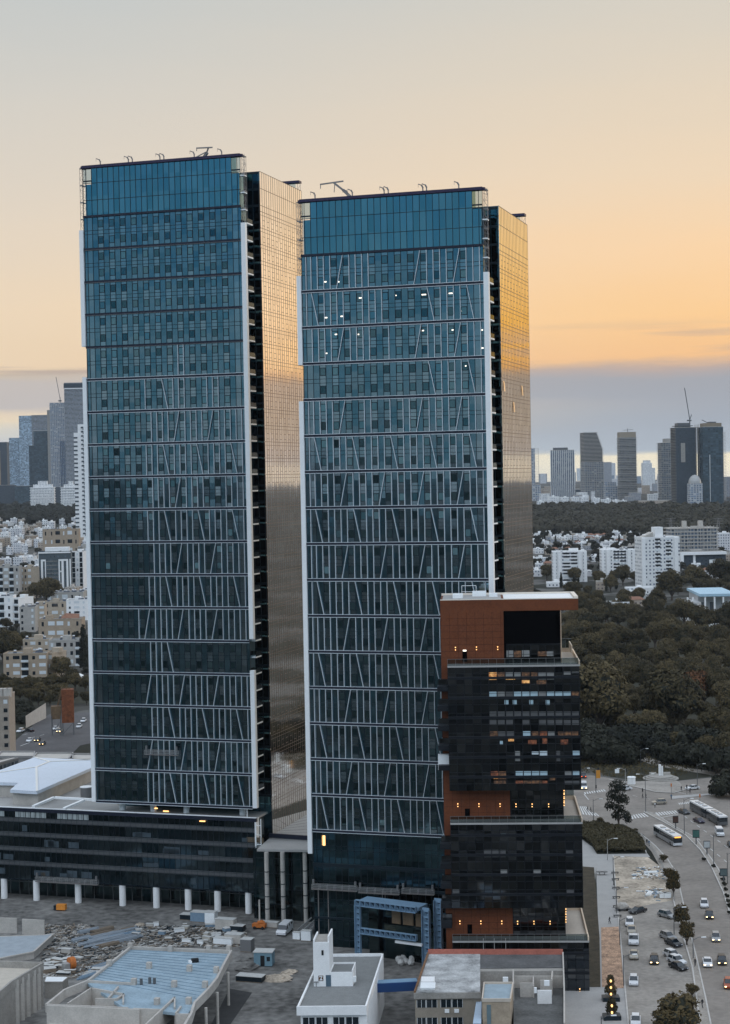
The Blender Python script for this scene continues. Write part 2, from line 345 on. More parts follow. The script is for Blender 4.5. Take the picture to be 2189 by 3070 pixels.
# ================================================================ the two glass towers
Wd = 39.6; MOD = 1.411; XL = [0, .8, 2.16]+[2.16+MOD*i for i in range(1, 26)]+[38.8, 39.6]   # vertical module lines
SLX = [2.16+MOD*(i-1) for i in range(-1, 30)]
def lx(i): return 2.16+MOD*(i-1)     # index 1 -> 2.16
GL_CROWN = curtain('crown_glass', (.12, .30, .37), (.22, .40, .46), MOD, 3.98, x0=2.16-MOD*4, z0=.3, tilt=.010)
GL_FRONT = curtain('front_glass', (.10, .23, .30), (.34, .43, .475), MOD, 3.83, x0=2.16-MOD*4, tilt=.012, alt=.55)
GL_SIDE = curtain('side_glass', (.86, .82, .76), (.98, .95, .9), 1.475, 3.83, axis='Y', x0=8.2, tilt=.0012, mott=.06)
GL_DARK = curtain('recess_glass', (.06, .17, .22), (.15, .31, .37), 1.3, 3.83, tilt=.01)
GL_LOW = curtain('low_glass', (.02, .05, .065), (.07, .13, .15), MOD*2, 3.83, x0=2.16-MOD*4, tilt=.03, rough=.12)
GL_WIN = curtain('casement_glass', (.05, .12, .15), (.22, .36, .4), MOD, 1.9, x0=2.16-MOD*4, tilt=.03)
M['casement'] = mat('casement_frame', (.01, .02, .028), .4, .3, .05)
def A_set(p): return p
def tower(name, label, loc, zb, n, ribs, finL, finR, davits, extra_low=None):
    T = thing(name, label, 'skyscraper', loc, YAW)
    zc = zb+7.66*n; zt = zc+11.9
    # glass volumes
    z_low = extra_low if extra_low is not None else zb
    MB().box(0, Wd, 0, 3.2, zb, zc).build('front_glass', GL_FRONT, T)
    if z_low < zb: MB().box(0, Wd, 0, 3.2, z_low, zb-.01).build('lobby_glass', GL_LOW, T)
    mb = MB().box(2.16, Wd-2.16, 0, 3.0, zc, zt-.3)
    mb.box(.55, 2.158, .02, 2.6, zc, zt-4.4); mb.box(Wd-2.158, Wd-.35, .02, 2.6, zc, zt-4.4)
    mb.build('crown_glass', GL_CROWN, T)
    MB().box(.1, 2.1, 0, .08, zt-4.2, zt-.5).build('corner_pane', M['clear'], T); MB().box(Wd-2.1, Wd-.1, 0, .08, zt-4.2, zt-.5).build('corner_pane', M['clear'], T)
    # core body behind
    MB().box(3, 41.0, 8.2, 37.7, 0, zt-2.75).build('tower_body', GL_DARK, T)
    MB().box(4, Wd-3.2, 3.2, 8.2, z_low, zt-2.9).build('recess_wall', GL_DARK, T)
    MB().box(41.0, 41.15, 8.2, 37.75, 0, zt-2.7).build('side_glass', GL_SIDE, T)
    # rear screen wall with its own bar
    MB().box(.5, Wd-3.6, 38.0, 39.6, 40, zt-.4).box(Wd-3.6, Wd, 38.0, 39.6, 40, zt-4.2).build('rear_screen', GL_CROWN, T)
    MB().box(0, Wd+.9, 37.9, 39.9, zt-.55, zt).build('rear_roof_bar', M['bar'], T)
    MB().box(Wd-3.55, Wd-.1, 38.1, 38.2, zt-4.1, zt-.6).build('corner_pane', M['clear'], T)
    # roof bar
    MB().box(-.1, Wd+.1, -.55, 1.2, zt-.62, zt).box(-.5, Wd+.6, -.25, .6, zt-.7, zt-.1).build('roof_bar', M['bar'], T)
    # mullions and transoms of the front
    mb = MB()
    for x in XL:
        inner = 2.1 < x < Wd-2.1
        mb.box(x-.05, x+.05, -.10, -.002, z_low, zt-.6)
    for i in range(3):
        z = zc+3.98*(i+1)-.2
        if z < zt-1: mb.box(0 if i < 2 else 0, Wd, -.085, -.003, z-.06, z+.06)
    mb.box(0, 2.1, -.09, .1, zt-3.75, zt-3.45); mb.box(Wd-2.1, Wd, -.09, .1, zt-3.75, zt-3.45)
    k = int((zc-z_low)/3.83+.01)
    for j in range(k+1):
        z = zc-3.83*j
        if j % 2 == 1 or z < zb-1:
            mb.box(0, Wd, -.075, -.004, z-.42, z-.32); mb.box(0, Wd, -.075, -.004, z+.45, z+.55)
    mb.build('mullion_frame', M['frame'], T)
    # floor spandrels (double bands) and outrigger bands every second floor
    for j in range(n+1):
        z = zc-7.66*j
        b = MB().box(-.05, Wd+.05, -.42, -.02, z-.27, z+.22).build('spandrel_band', M['band'], T)
        if j > (4 if zb < 24.97 and n == 18 else 0):
            MB().box(-.02, Wd, -.52, -.43, z+.21, z+.30).box(-.02, Wd, -.52, -.43, z-.38, z-.28).build('edge_trim', M['rib'], b)
        elif j:
            MB().box(-.02, Wd, -.50, -.43, z-.36, z-.28).build('edge_trim', M['grey'], b)
    # casement windows, one in every second module of each floor
    wins = []
    for j in range(2*n):
        z = zc-3.83*(j+1)
        for i in range(12):
            x = lx(2+2*i); wins.append((x+.04, z+1.15, j, i))
    def winmesh(m_, x, z, tl=0):
        w, h = MOD-.08, 1.75
        m_.box(x, x+w, -.09, -.03, z, z+.14, 0).box(x, x+w, -.09, -.03, z+h-.14, z+h, 0).box(x, x+.12, -.09, -.03, z, z+h, 0).box(x+w-.12, x+w, -.09, -.03, z, z+h, 0).box(x+.1, x+w-.1, -.055, -.02, z+.1, z+h-.1, 1)
    wins.sort(key=lambda q: -q[1]) if False else None
    near = sorted(wins, key=lambda q: abs(q[1]-100)-q[0]*.3)[:98]
    rest = [q for q in wins if q not in set(near)]
    for x, z, j, i in near:
        m_ = MB(); winmesh(m_, x, z); m_.build('window', [M['casement'], GL_WIN], T)
    m_ = MB()
    for x, z, j, i in rest: winmesh(m_, x, z)
    o = m_.build('window', [M['casement'], GL_WIN], T); o['kind'] = 'stuff'
    # white ribs between the bands
    allr = []
    for j in range(n):
        z1 = zc-7.66*j-.36; z0 = zc-7.66*(j+1)+.3
        vert, sl = ribs(j)
        for k in vert: allr.append((lx(k), z1, lx(k), z0))
        for a, b in sl: allr.append((lx(a), z1, lx(b), z0))
    def rib(m_, q):
        x1, z1, x0, z0 = q; w = .047
        m_.add([(x0-w,-.47,z0),(x0+w,-.47,z0),(x0+w,-.12,z0),(x0-w,-.12,z0),(x1-w,-.47,z1),(x1+w,-.47,z1),(x1+w,-.12,z1),(x1-w,-.12,z1)], [(0,3,2,1),(4,5,6,7),(0,1,5,4),(1,2,6,5),(2,3,7,6),(3,0,4,7)])
    step = 1
    near = sorted(allr, key=lambda q: (abs(q[3]-100)-q[0]*.3))[:98]; ns_ = set(near)
    for q in near: m_ = MB(); rib(m_, q); m_.build('facade_rib', M['rib'], T)
    m_ = MB()
    for q in allr:
        if q not in ns_: rib(m_, q)
    if m_.v: o = m_.build('facade_rib', M['rib'], T); o['kind'] = 'stuff'
    # white corner fins
    for z0, z1 in finL: MB().box(-1.05, -.06, -.6, 1.0, z0, z1).build('corner_fin', M['white'], T)
    for z0, z1 in finR: MB().box(Wd+.06, Wd+1.12, -.6, .5, z0, z1).build('corner_fin', M['white'], T)
    # lattice ladders above the fins
    def ladder(x0, x1, y, z0, z1, nm):
        m_ = MB(); t_ = .07
        for x in (x0, x1): m_.beam((x, y, z0), (x, y, z1), t_)
        z = z0; k = 0
        while z < z1-.9:
            m_.beam((x0, y, z), (x1, y, z), t_*.8); m_.beam((x0 if k % 2 else x1, y, z), (x1 if k % 2 else x0, y, z+1.35), t_*.7); z += 1.35; k += 1
        for i in range(4):
            zz_ = zt-.5-3.98*i
            if zz_ > z0: m_.box(x0-.02, x1+.02, y-.1, y+.25, zz_-.12, zz_+.12)
        m_.build('lattice_ladder', nm, T)
    ladder(-1.0, -.15, .3, finL[0][1], zt-.4, M['lattice']); ladder(Wd+.15, Wd+.95, .3, finR[0][1], zt-.2, M['lattice'])
    ladder(-1.0, -.15, 1.6, finL[0][1], zt-.4, M['lattice']); ladder(Wd+.15, Wd+.85, 1.5, finR[0][1], zt-.4, M['lattice'])
    ladder(Wd+.1, Wd+.85, 39, zt-9, zt-.3, M['lattice'])
    # balcony slabs in the recess beside the right fin
    z = zb+3.83
    while z < finR[0][1]+1:
        b = MB().box(Wd-2.9, Wd+1.05, 1.0, 4.5, z-.16, z+.16).build('balcony_slab', M['white'], T)
        MB().box(Wd-2.9, Wd+1.0, 4.42, 4.47, z+.16, z+1.15).box(Wd+.95, Wd+1.0, 1.0, 4.42, z+.16, z+1.15).build('balustrade', M['rail'], b)
        z += 3.83
    z = finR[0][1]+3
    m_ = MB()
    while z < zt-4: m_.box(Wd-.1, Wd+.95, -.1, 1.6, z-.1, z+.14); z += 3.9
    m_.build('service_ledge', M['white'], T)
    # horizontal dark joints on the dark recess front
    m_ = MB(); z = 26
    while z < zt-3: m_.box(Wd-2.8, 41, 8.08, 8.18, z-.25, z+.25); z += 3.83
    for x in (Wd-1.5, Wd-.2, 40.9): m_.box(x-.05, x+.05, 8.08, 8.19, 20, zt-3)
    m_.build('recess_frame', M['frame'], T)
    # side face grid
    m_ = MB(); x0, x1 = 41.152, 41.18
    for i in range(21):
        y = 8.2+1.475*i; m_.box(x0, 41.175, y-.06, y+.06, 0, zt-2.7)
    z = zt-2.7; m_.box(x0, x1, 8.2, 37.7, z-.12, z); rows = []
    for i in range(1, 3): m_.box(x0, x1, 8.2, 37.7, z-3.95*i-.05, z-3.95*i+.05)
    z = zc-.1
    while z > 22:
        m_.box(x0, x1, 8.2, 37.7, z-.06, z+.04); m_.box(x0, x1, 8.2, 37.7, z-.86, z-.78)
        for i in range(20):
            if i % 2 == 1:
                y = 8.2+1.475*i; m_.box(x0, x1, y, y+1.475, z-1.95, z-1.85); m_.box(x0, x1, y, y+1.475, z-3.2, z-3.1)
        z -= 3.83
    m_.build('side_mullions', M['sideframe'], T)
    # davit arms along the roof edge
    for x in davits:
        m_ = MB(); x_ = x
        m_.beam((x_, .4, zt-.1), (x_-.05, .4, zt+.8), .22); m_.beam((x_+.02, .4, zt+.7), (x_-.3, .3, zt+1.35), .3); m_.beam((x_-.2, .3, zt+1.25), (x_-.85, -.2, zt+1.5), .16); m_.beam((x_-.85, -.2, zt+1.5), (x_-.85, -.2, zt+.8), .05)
        m_.build('davit', M['lattice'], T)
    return T, zc, zt
M['sideframe'] = mat('side_frame', (.11, .075, .055), .5, .3, .1)
def ribsR(j):
    if j == 0: return [0.2,1,2,3,4,7,8,9,10,19,20,21,22,25,26,27], [(6,5),(18,17),(24,23)]
    if j == 1: return [.2,3,4,5,6,9,10,11,12,21,22,23,24,27], [(1,2),(19,20),(25,26)]
    if j == 2: return [1,2,3,4,7,8,9,10,13,19,20,21,22,25,26,27], [(6,5),(18,17),(24,23)]
    if j == 3: return [21,22,23,24,27], [(19,20),(25,26)]
    if j == 4: return [.2,1,2,3,4,9,10,13,15,16,19,20,21,22,25,26,27], [(6,5),(18,17),(24,23)]
    if j % 2 == 0: return [.2,1,2,3,4,7,8,9,10,13,14,15,16,19,20,21,22,25,26,27], [(6,5),(12,11),(18,17),(24,23)]
    return [.2,3,4,5,6,9,10,11,12,15,16,17,18,21,22,23,24,27], [(1,2),(7,8),(13,14),(19,20),(25,26)]
def ribsL(j):
    if j < 4: return [], []
    if j == 4: return [16, 17], []
    if j == 5: return [10,15,16,17,21,22,23], [(13,14)]
    if j == 8: return [11,12,13,14,17,18,19,20,24,25,26,27], [(16,15)]
    if j == 13: return [10,11,12], [(13,14)]
    if j % 2 == 0:
        v = [11,12,13,14,17,18,19,20,23,24,25,26,27]; s = [(16,15),(22,21)]
        if j in (12, 14, 16): s.append((10, 9))
        if j == 12: v.append(8)
        return v, s
    v = [10,11,12,15,16,17,18,21,22,23,24,27]; s = [(13,14),(19,20),(25,26)]
    if j == 17: v.append(9)
    return v, s
PR = Vector((-12.465, 362.764, 0)); PL = Vector((-64.803, 401.44, 0))
TR, zcR, ztR = tower('glass_tower', 'shorter glass tower with ribs over its whole front, standing behind the brown terraced building', PR, 24.95, 16, ribsR,
                     [(124.3, 143.2), (19.9, 116.6)], [(26, 141.9)], [3.2, 10.4, 10.9+.6, 18.5, 19.4, 26.9, 27.7, 34.6], extra_low=0)
TL, zcL, ztL = tower('glass_tower', 'taller left glass tower whose upper front has no ribs, above the dark podium', PL, 24.8, 18, ribsL,
                     [(132.2, 159.5), (24.7, 125.0)], [(63.6, 158.8), (24.7, 56.4)], [4.4, 11.6, 12.6, 19.6, 20.6, 28.2, 35])
# roof crane (cleaning boom) on each tower
def boom(T, x, zt, s=1, flip=1):
    m_ = MB(); m_.beam((x, 6, zt-2.5), (x-3.2*flip, 3, zt+2.6), .45, .6); m_.beam((x-3.2*flip, 3, zt+2.5), (x-4.8*flip, 2.4, zt+3.6), .35)
    m_.beam((x-2.2*flip-1.6, 2.4, zt+3.75), (x-6.2*flip+1.0, 2.4, zt+3.85), .28) if s else None
    m_.beam((x-6.6, 2.4, zt+3.7), (x-6.6, 2.4, zt+1), .06)
    m_.build('roof_boom', M['lattice'], T)
m_ = MB(); m_.beam((11.4, 5, ztR-1), (8.4, 3.5, ztR+2.1), .42, .55); m_.beam((8.6, 3.5, ztR+1.9), (6.6, 3, ztR+3.6), .4); m_.beam((3.6, 2.6, ztR+3.4), (8.6, 3.4, ztR+3.9), .28); m_.beam((3.7, 2.6, ztR+3.4), (3.7, 2.6, ztR+2.5), .14); m_.beam((6.8, 3, ztR+3.6), (6.6, 3, ztR+1.6), .14)
m_.build('roof_boom', M['lattice'], TR)
m_ = MB(); m_.beam((27, 5, ztL-1), (30.2, 3.5, ztL+1.6), .45, .6); m_.beam((25.6, 4, ztL+.2), (29.8, 3.5, ztL+1.7), .2); m_.beam((27.8, 2.6, ztL+2.6), (31.6, 3.2, ztL+2.6), .28); m_.beam((30, 3.4, ztL+1.5), (30.6, 3.2, ztL+2.6), .25); m_.beam((27.9, 2.6, ztL+2.6), (27.9, 2.6, ztL+1.9), .14)
m_.build('roof_boom', M['lattice'], TL)
# lit ceiling lamps seen behind the glass of the shorter tower
def facepx(T0, x, y, v=0):
    d = ray(x, y); Vd = Vector((-math.sin(YAW), math.cos(YAW), 0)); Ud = Vector((math.cos(YAW), math.sin(YAW), 0))
    P0 = T0+Vd*v; t = (P0-CAMP).dot(Vd)/d.dot(Vd); q = CAMP+d*t-T0; return q.dot(Ud), q.z
M['office'] = emit('office_lamp', (1, .93, .8), 2.2)
for (cx_, cy_, w) in [(255,700,.5),(337,700,.25),(468,798,.6),(683,783,.4),(852,778,1.2),(1018,770,.8),(260,918,.5),(355,910,.5),(1080,878,.3),(320,1020,.5),(457,1020,.3),(847,997,.6),(1030,993,.4),(1210,993,.3),(1212,1103,.4),(263,1135,.3),(1110,1212,.3)]:
    x, z = facepx(PR, 850+cx_/2.03, 500+cy_/2.03)
    MB().box(x-w/2, x+w/2, -.06, -.015, z-.12, z+.12).build('office_light', M['office'], TR)
x, z = facepx(PR, 700+628/2.32, 2350+395/2.32)
MB().box(x-.35, x+.35, -.07, -.015, z-1.1, z+1.1).build('office_light', M['lamp'], TR)
# opened casements on the side faces
for T_, T0, lst in ((TR, PR, [(1345,1335),(1455,1362),(1405,1462)]),):
    for (a, b) in lst:
        d = ray(850+a/2.03, 500+b/2.03); Ud = Vector((math.cos(YAW), math.sin(YAW), 0)); P0 = T0+Ud*41.3; t = (P0-CAMP).dot(Ud)/d.dot(Ud); q = CAMP+d*t-T0
        y = q.dot(Vector((-math.sin(YAW), math.cos(YAW), 0)))
        MB().add([(41.2, y-.5, q.z+1.1), (41.2, y+.5, q.z+1.1), (41.38, y+.5, q.z-1.1), (41.38, y-.5, q.z-1.1), (41.2, y-.5, q.z+1.0), (41.2, y+.5, q.z+1.0), (41.35, y+.5, q.z-1.1), (41.35, y-.5, q.z-1.1)], [(0, 3, 2, 1), (4, 5, 6, 7)]).build('open_window', mat('open_pane', (.9, .72, .5), .3, .6, .05), T_)
# ================================================================ low dark podium under the taller tower
Ud = Vector((math.cos(YAW), math.sin(YAW), 0)); Vd = Vector((-math.sin(YAW), math.cos(YAW), 0))
def locpx(T0, x, y, z):            # local x, y on the level z of a frame at T0 turned by YAW
    q = G(x, y, z)-T0; return q.dot(Ud), q.dot(Vd)
GL_POD = curtain('podium_glass', (.02, .05, .07), (.11, .15, .17), 4.2, 3.6, x0=-60, z0=5, tilt=.02, rough=.08)
GL_LOBBY = curtain('lobby_glass', (.02, .05, .06), (.10, .13, .13), 2.2, 4.0, tilt=.02, rough=.08)
rndp = random.Random(4); BLP = mat('pale_curtain', (.34, .38, .38), .6, 0, .3, 1); BLP2 = mat('dim_interior', (.05, .07, .085), .4, 0, .5, .8); BLP3 = mat('brown_interior', (.12, .09, .06), .5, 0, .5, .8)
P_ = thing('podium_building', 'long low podium clad in dark glass on round white columns, left of the towers', 'building', PL, YAW)
ZP = 22.2
MB().box(-60, 40.0, .0, 40, 5.1, ZP-.4).build('podium_body', GL_POD, P_)
m_ = MB()
for i in range(72):
    x = -60+1.4*i; m_.box(x-.04, x+.04, -.12, -.004, 5.1, ZP-.4)
for z in (5.2, 8.5, 9.3, 12, 12.8, 15.5, 16.3, 19, 19.9): m_.box(-60, 40, -.10, -.005, z-.05, z+.05)
m_.build('mullion_frame', M['frame'], P_)
POS = mat('podium_spandrel', (.10, .105, .11), .35, .2, .25, .3, var2=.2)
for z in (8.4, 11.9, 15.4, 18.9):
    MB().box(-60, 40, -.09, -.003, z, z+1.1).build('spandrel_band', POS, P_)
for i in range(22):
    x = -33+1.4*i+(i//6)*2.8
    if x < 0: MB().box(x+.1, x+1.3, -.095, -.004, 20.1, 21.5).build('window', BLP, P_)
for i in range(26):
    x = -34+rndp.uniform(0, 72); z = rndp.choice((6.2, 9.7, 13.2, 16.7)); MB().box(x, x+rndp.choice((1.3, 2.7, 4.1)), -.094, -.004, z, z+rndp.uniform(.8, 1.9)).build('window', rndp.choice((BLP2, BLP2, BLP3)), P_)
MB().box(-60, 40.3, -.25, .6, ZP-.75, ZP+.1).build('cornice', M['band'], P_)
MB().box(-60, 40.3, -.2, .2, ZP+.1, ZP+.3).build('coping', M['white'], P_)
MB().box(-60, 40, .6, 40, ZP-.4, ZP).build('roof_deck', M['pave'], P_)
m_ = MB().box(40.05, 40.25, -.2, 1.8, 5, ZP)
for z in [5.2+2.2*i for i in range(8)]: m_.box(40.02, 41.4, -.2, .1, z, z+.12)
m_.box(41.3, 41.45, -.2, .05, 5, ZP); m_.box(39.9, 40.06, -.22, .05, 5, ZP)
m_.build('end_frame', M['white'], P_)
MB().box(-60, 39, 5.5, 38, 0, 5.1).build('ground_floor_glass', GL_LOBBY, P_)
m_ = MB()
for i in range(40): m_.box(-59+2.5*i, -58.9+2.5*i, 5.38, 5.49, 0, 5.1)
m_.box(-60, 39, 5.35, 5.49, 3.1, 3.25)
m_.build('ground_floor_frame', M['grey'], P_)
MB().box(-60, 40, .1, 39, 4.95, 5.09).build('soffit', M['band'], P_)
for x in (-36, -25.7, -17, -5.9, 5.7, 14.4, 22.5, 29.9, 37.6):
    MB().cyl((x, .9, 0), .78, 4.95, 16).build('column', M['whitewall'], P_)
# columns between podium roof and tower
for x in (5, 13, 21.5, 35.6):
    MB().cyl((x, 3.4, ZP), .75, 2.7, 14).build('roof_column', M['white'], P_)
MB().box(37.5, 37.75, 1, 1.2, ZP, 24.6).build('roof_post', M['white'], P_)
MB().box(1, 37, 9, 22, ZP, 24.7).build('plant_room', M['concrete_l'], P_)
m_ = MB().box(10, 10.9, 2.7, 2.9, 23.6, 23.85).box(13.1, 14, 2.4, 2.6, 23.2, 23.4)
for (a, b) in [(1078, 1330), (1155, 1350), (1408, 1420)]:
    x, z = facepx(PL, a/2.32, 1850+b/2.32, -.3 if b > 1400 else 3)
    y0 = -.3 if b > 1400 else 3
    MB().box(x-.7, x+.7, y0-.12, y0, z-.12, z+.12).build('strip_lamp', M['lamp'], P_)
# suspended work platform under the podium glass
def gondola(name, label, T0, xa, xb, z, y=-1.3, group=None):
    t = thing(name, label, 'work platform', T0+Ud*xa+Vd*y+Vector((0, 0, z)), YAW, group)
    Lh = xb-xa
    MB().box(0, Lh, 0, .8, 0, .12).build('deck', M['lattice'], t)
    m_ = MB(); 
    for yy in (0, .8):
        for zz_ in (.45, .8, 1.15): m_.beam((0, yy, zz_), (Lh, yy, zz_), .06)
        k = max(2, int(Lh/1.6))
        for i in range(k+1): m_.beam((Lh*i/k, yy, 0), (Lh*i/k, yy, 1.15), .06)
    m_.build('guard_rail', M['rail_grey'], t)
    for x in (.3, Lh-.3):
        MB().box(x-.2, x+.2, .2, .6, 1.0, 2.1).build('hoist', M['grey'], t)
    return t
M['rail_grey'] = mat('rail_steel', (.38, .38, .37), .5, .3, .1)
x0, z0 = facepx(PL, 1010/2.32, 1850+958/2.32, -1); x1, _ = facepx(PL, 1235/2.32, 1850+955/2.32, -1)
gondola('work_platform', 'narrow steel work platform hanging in front of the taller tower low on its ribs', PL, x0, x1, z0)
x0, z0 = facepx(PL, 205/1.91, 2350+560/1.91, -1); x1, _ = facepx(PL, 558/1.91, 2350+568/1.91, -1)
gondola('work_platform', 'long steel work platform hung under the dark podium glass above the columns', PL, x0, x1, z0)
for i, (a, b, c, lab) in enumerate([(545, 735, 855, 'left one of three work platforms near the foot of the shorter tower'), (870, 760, 1150, 'middle one of three work platforms near the foot of the shorter tower'), (1170, 765, 1393, 'right one of three work platforms near the foot of the shorter tower')]):
    x0, z0 = facepx(PR, 700+a/2.32, 2350+b/2.32, -1.2); x1, _ = facepx(PR, 700+c/2.32, 2350+b/2.32, -1.2)
    gondola('work_platform', lab, PR, x0, x1, z0, group='work platforms low on the shorter tower')
# shorter tower foot: darker lobby storeys
m_ = MB().box(-.1, Wd, -.25, -.02, 17.2, 17.9).box(-.1, Wd, -.3, -.02, 12.6, 13.2).box(-.1, 9, -.4, -.02, 6.0, 6.4)
m_.build('lobby_transom', M['frame'], TR)
for x in (1.0, 3.2, 15.3, 15.9): MB().box(x-.08, x+.08, -.2, -.02, 0, 12.6).build('lobby_post', M['lattice'], TR)
# white pavilion on the podium roof
PV = thing('roof_pavilion', 'white faceted pavilion roof over pale walls on the podium terrace', 'pavilion', PL, YAW)
ZR = 26.0
pts = [locpx(PL, x/5.413, 2050+y/5.413, ZR) for x, y in [(-260, 1480), (0, 1400), (560, 1195), (1530, 1240), (1640, 1290), (1530, 1345), (600, 1745), (165, 1720), (390, 1610), (0, 1600), (-260, 1600)]]
hub = locpx(PL, 800/5.413, 2050+1265/5.413, ZR+.8); hub2 = locpx(PL, 590/5.413, 2050+1355/5.413, ZR+.6)
mb = MB(); n = len(pts); V_ = [(x, y, ZR) for x, y in pts]+[(hub[0], hub[1], ZR+.8), (hub2[0], hub2[1], ZR+.6)]
H, H2 = n, n+1
mb.add(V_, [(0, H2, 1), (1, H2, H), (1, H, 2), (2, H, 3), (3, H, 4), (4, H, 5), (5, H, H2), (5, H2, 6), (6, H2, 7), (7, H2, 8), (8, H2, 9), (9, H2, 10), (10, H2, 0)])
vs = [(x, y, ZR-.02) for x, y in pts]+[(x, y, ZR-.75) for x, y in pts]; mb.add(vs, [(i, (i+1) % n, (i+1) % n+n, i+n) for i in range(n)])
mb.build('roof', mat('white_membrane', (.62, .68, .76), .5, 0, .05, .3), PV)
m_ = MB()
for a, b in (((hub[0], hub[1], ZR+.9), (*pts[2], ZR+.1)), ((hub[0], hub[1], ZR+.9), (hub2[0], hub2[1], ZR+.7)), ((hub2[0], hub2[1], ZR+.7), (*pts[6], ZR+.1)), ((hub[0], hub[1], ZR+.9), (*pts[3], ZR+.1)), ((hub2[0], hub2[1], ZR+.7), (*pts[0], ZR+.1))):
    m_.beam(a, b, .55, .16)
m_.build('roof_ridge', mat('ridge_cap', (.8, .78, .74), .6, 0, .05), PV)
cxp = sum(p[0] for p in pts)/n; cyp = sum(p[1] for p in pts)/n
inn = [(cxp+(x-cxp)*.95, cyp+(y-cyp)*.93) for x, y in pts]
MB().prism(inn, ZP, ZR-.76).build('wall', M['concrete_l'], PV)
# white roof beams (pergola frame) on the terrace
def beams(name, label, cat, segs, z, w, h, m, T0=PL):
    t = thing(name, label, cat, PL, YAW); mm = MB()
    for (xa, ya), (xb, yb) in segs:
        a = locpx(T0, xa, ya, z); b = locpx(T0, xb, yb, z); mm.beam((*a, z-h/2), (*b, z-h/2), w, h)
    mm.build('beam', m, t); return t
q = lambda x, y: (x/5.413, 2050+y/5.413)
beams('pergola_frame', 'open frame of pale beams along the podium roof edge', 'frame', [(q(540, 1975), q(880, 1830)), (q(880, 1830), q(1620, 1870)), (q(1040, 2010), q(1360, 1875))], 24.6, .7, .5, M['white'])
tk = thing('vent_drum', 'round steel vent drum standing on the podium roof near the tower corner', 'vent', G(1405/5.413, 2050+1840/5.413, ZP), 0)
MB().cyl((0, 0, 0), 1.5, 2.5, 18).build('drum', M['grey'], tk); MB().cyl((0, 0, 2.5), 1.62, .15, 18).build('drum_lid', M['white'], tk)
# ---- entrance hall between the towers
E_ = thing('entrance_hall', 'glass entrance hall with flat pale canopy between the two towers', 'entrance', PL, YAW)
zc_ = 16.6
cpts = [locpx(PL, 700+x/6.496, 2350+y/6.496, zc_) for x, y in [(455, 1275), (700, 1060), (1600, 1110), (1600, 1290)]]
MB().prism(cpts, zc_-.5, zc_).build('canopy', M['pave'], E_)
tp = [locpx(PL, 700+x/6.496, 2350+y/6.496, zc_+.2) for x, y in [(700, 1045), (1100, 690), (1500, 430), (1700, 430), (1700, 1110)]]
MB().prism(tp, zc_-.3, zc_+.2).build('terrace_deck', M['pave'], E_)
m_ = MB(); a, b = tp[0], tp[-1]; a1, b1 = tp[1], tp[3]
for i in range(1, 9):
    k = i/9; m_.beam((a[0]+(a1[0]-a[0])*k, a[1]+(a1[1]-a[1])*k, zc_+.215), (b[0]+(b1[0]-b[0])*k, b[1]+(b1[1]-b[1])*k, zc_+.215), .12, .02)
m_.build('paving_joint', M['frame'], E_)
MB().beam((*tp[0], zc_+.7), (*tp[-1], zc_+.7), .35, 1.0).build('parapet', M['band'], E_)
hx0, hx1 = cpts[0][0]+1.2, cpts[3][0]-.5; hy = max(cpts[0][1], 0)+1.4
colb = [locpx(PL, x, y, 0) for x, y in [(803, 2768), (851, 2768), (918, 2765)]]
gy = sum(c[1] for c in colb)/3+2.2
MB().box(40.5, 64, gy, gy+14, 0, zc_-.5).build('hall_glass', GL_LOBBY, E_)
m_ = MB()
for x in [41+2.2*i for i in range(11)]: m_.box(x-.06, x+.06, gy-.12, gy-.01, 0, zc_-.5)
for z in (3.5, 7, 10.5, 14): m_.box(40.5, 64, gy-.12, gy-.01, z-.06, z+.06)
m_.build('hall_frame', M['frame'], E_)
for (x, y) in colb:
    c = MB().cyl((x, y, 0), .5, zc_-.5, 14).build('column', M['concrete_l'], E_)
    m_ = MB()
    for z in (3.2, 6, 8.8, 11.6): m_.cyl((x, y, z), .53, .22, 14)
    m_.build('joint_ring', M['frame'], c)
# ================================================================ brown terraced building
BY = -.065; B0 = Vector((13.889, 296, 0))
BR = thing('terraced_tower', 'rust brown and black glass office tower with terraces, right of the glass towers', 'office tower', B0, BY)
M['rust'] = mat('rust_cladding', (.15, .042, .013), .8, 0, .22, .35, var2=.25)
M['blackglass'] = curtain('black_glass', (.035, .045, .058), (.17, .18, .19), 1.425, 1.72, x0=0, z0=.2, tilt=.02, rough=.07)
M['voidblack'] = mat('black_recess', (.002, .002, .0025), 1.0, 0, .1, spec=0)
M['bframe'] = mat('black_frame', (.006, .008, .012), .5, .2, .1)
BD = 20.0
def gblock(z0, z1, x1=22.8):
    MB().box(0, x1, 0, BD, z0, z1).build('glass_block', M['blackglass'], BR)
    m_ = MB(); 
    for i in range(17): x = min(x1, i*1.425); m_.box(x-.045, x+.045, -.10, -.003, z0, z1)
    z = z1-1.9
    while z > z0: m_.box(0, x1, -.3, -.004, z-.22, z+.22); m_.box(0, x1, -.09, -.003, z-1.25, z-1.17); m_.box(0, x1, -.09, -.003, z+.75, z+.82); z -= 3.46
    m_.build('mullion_frame', M['bframe'], BR)
gblock(45.1, 66.7); gblock(24.5, 39.2); gblock(0, 18.5, 23.7)
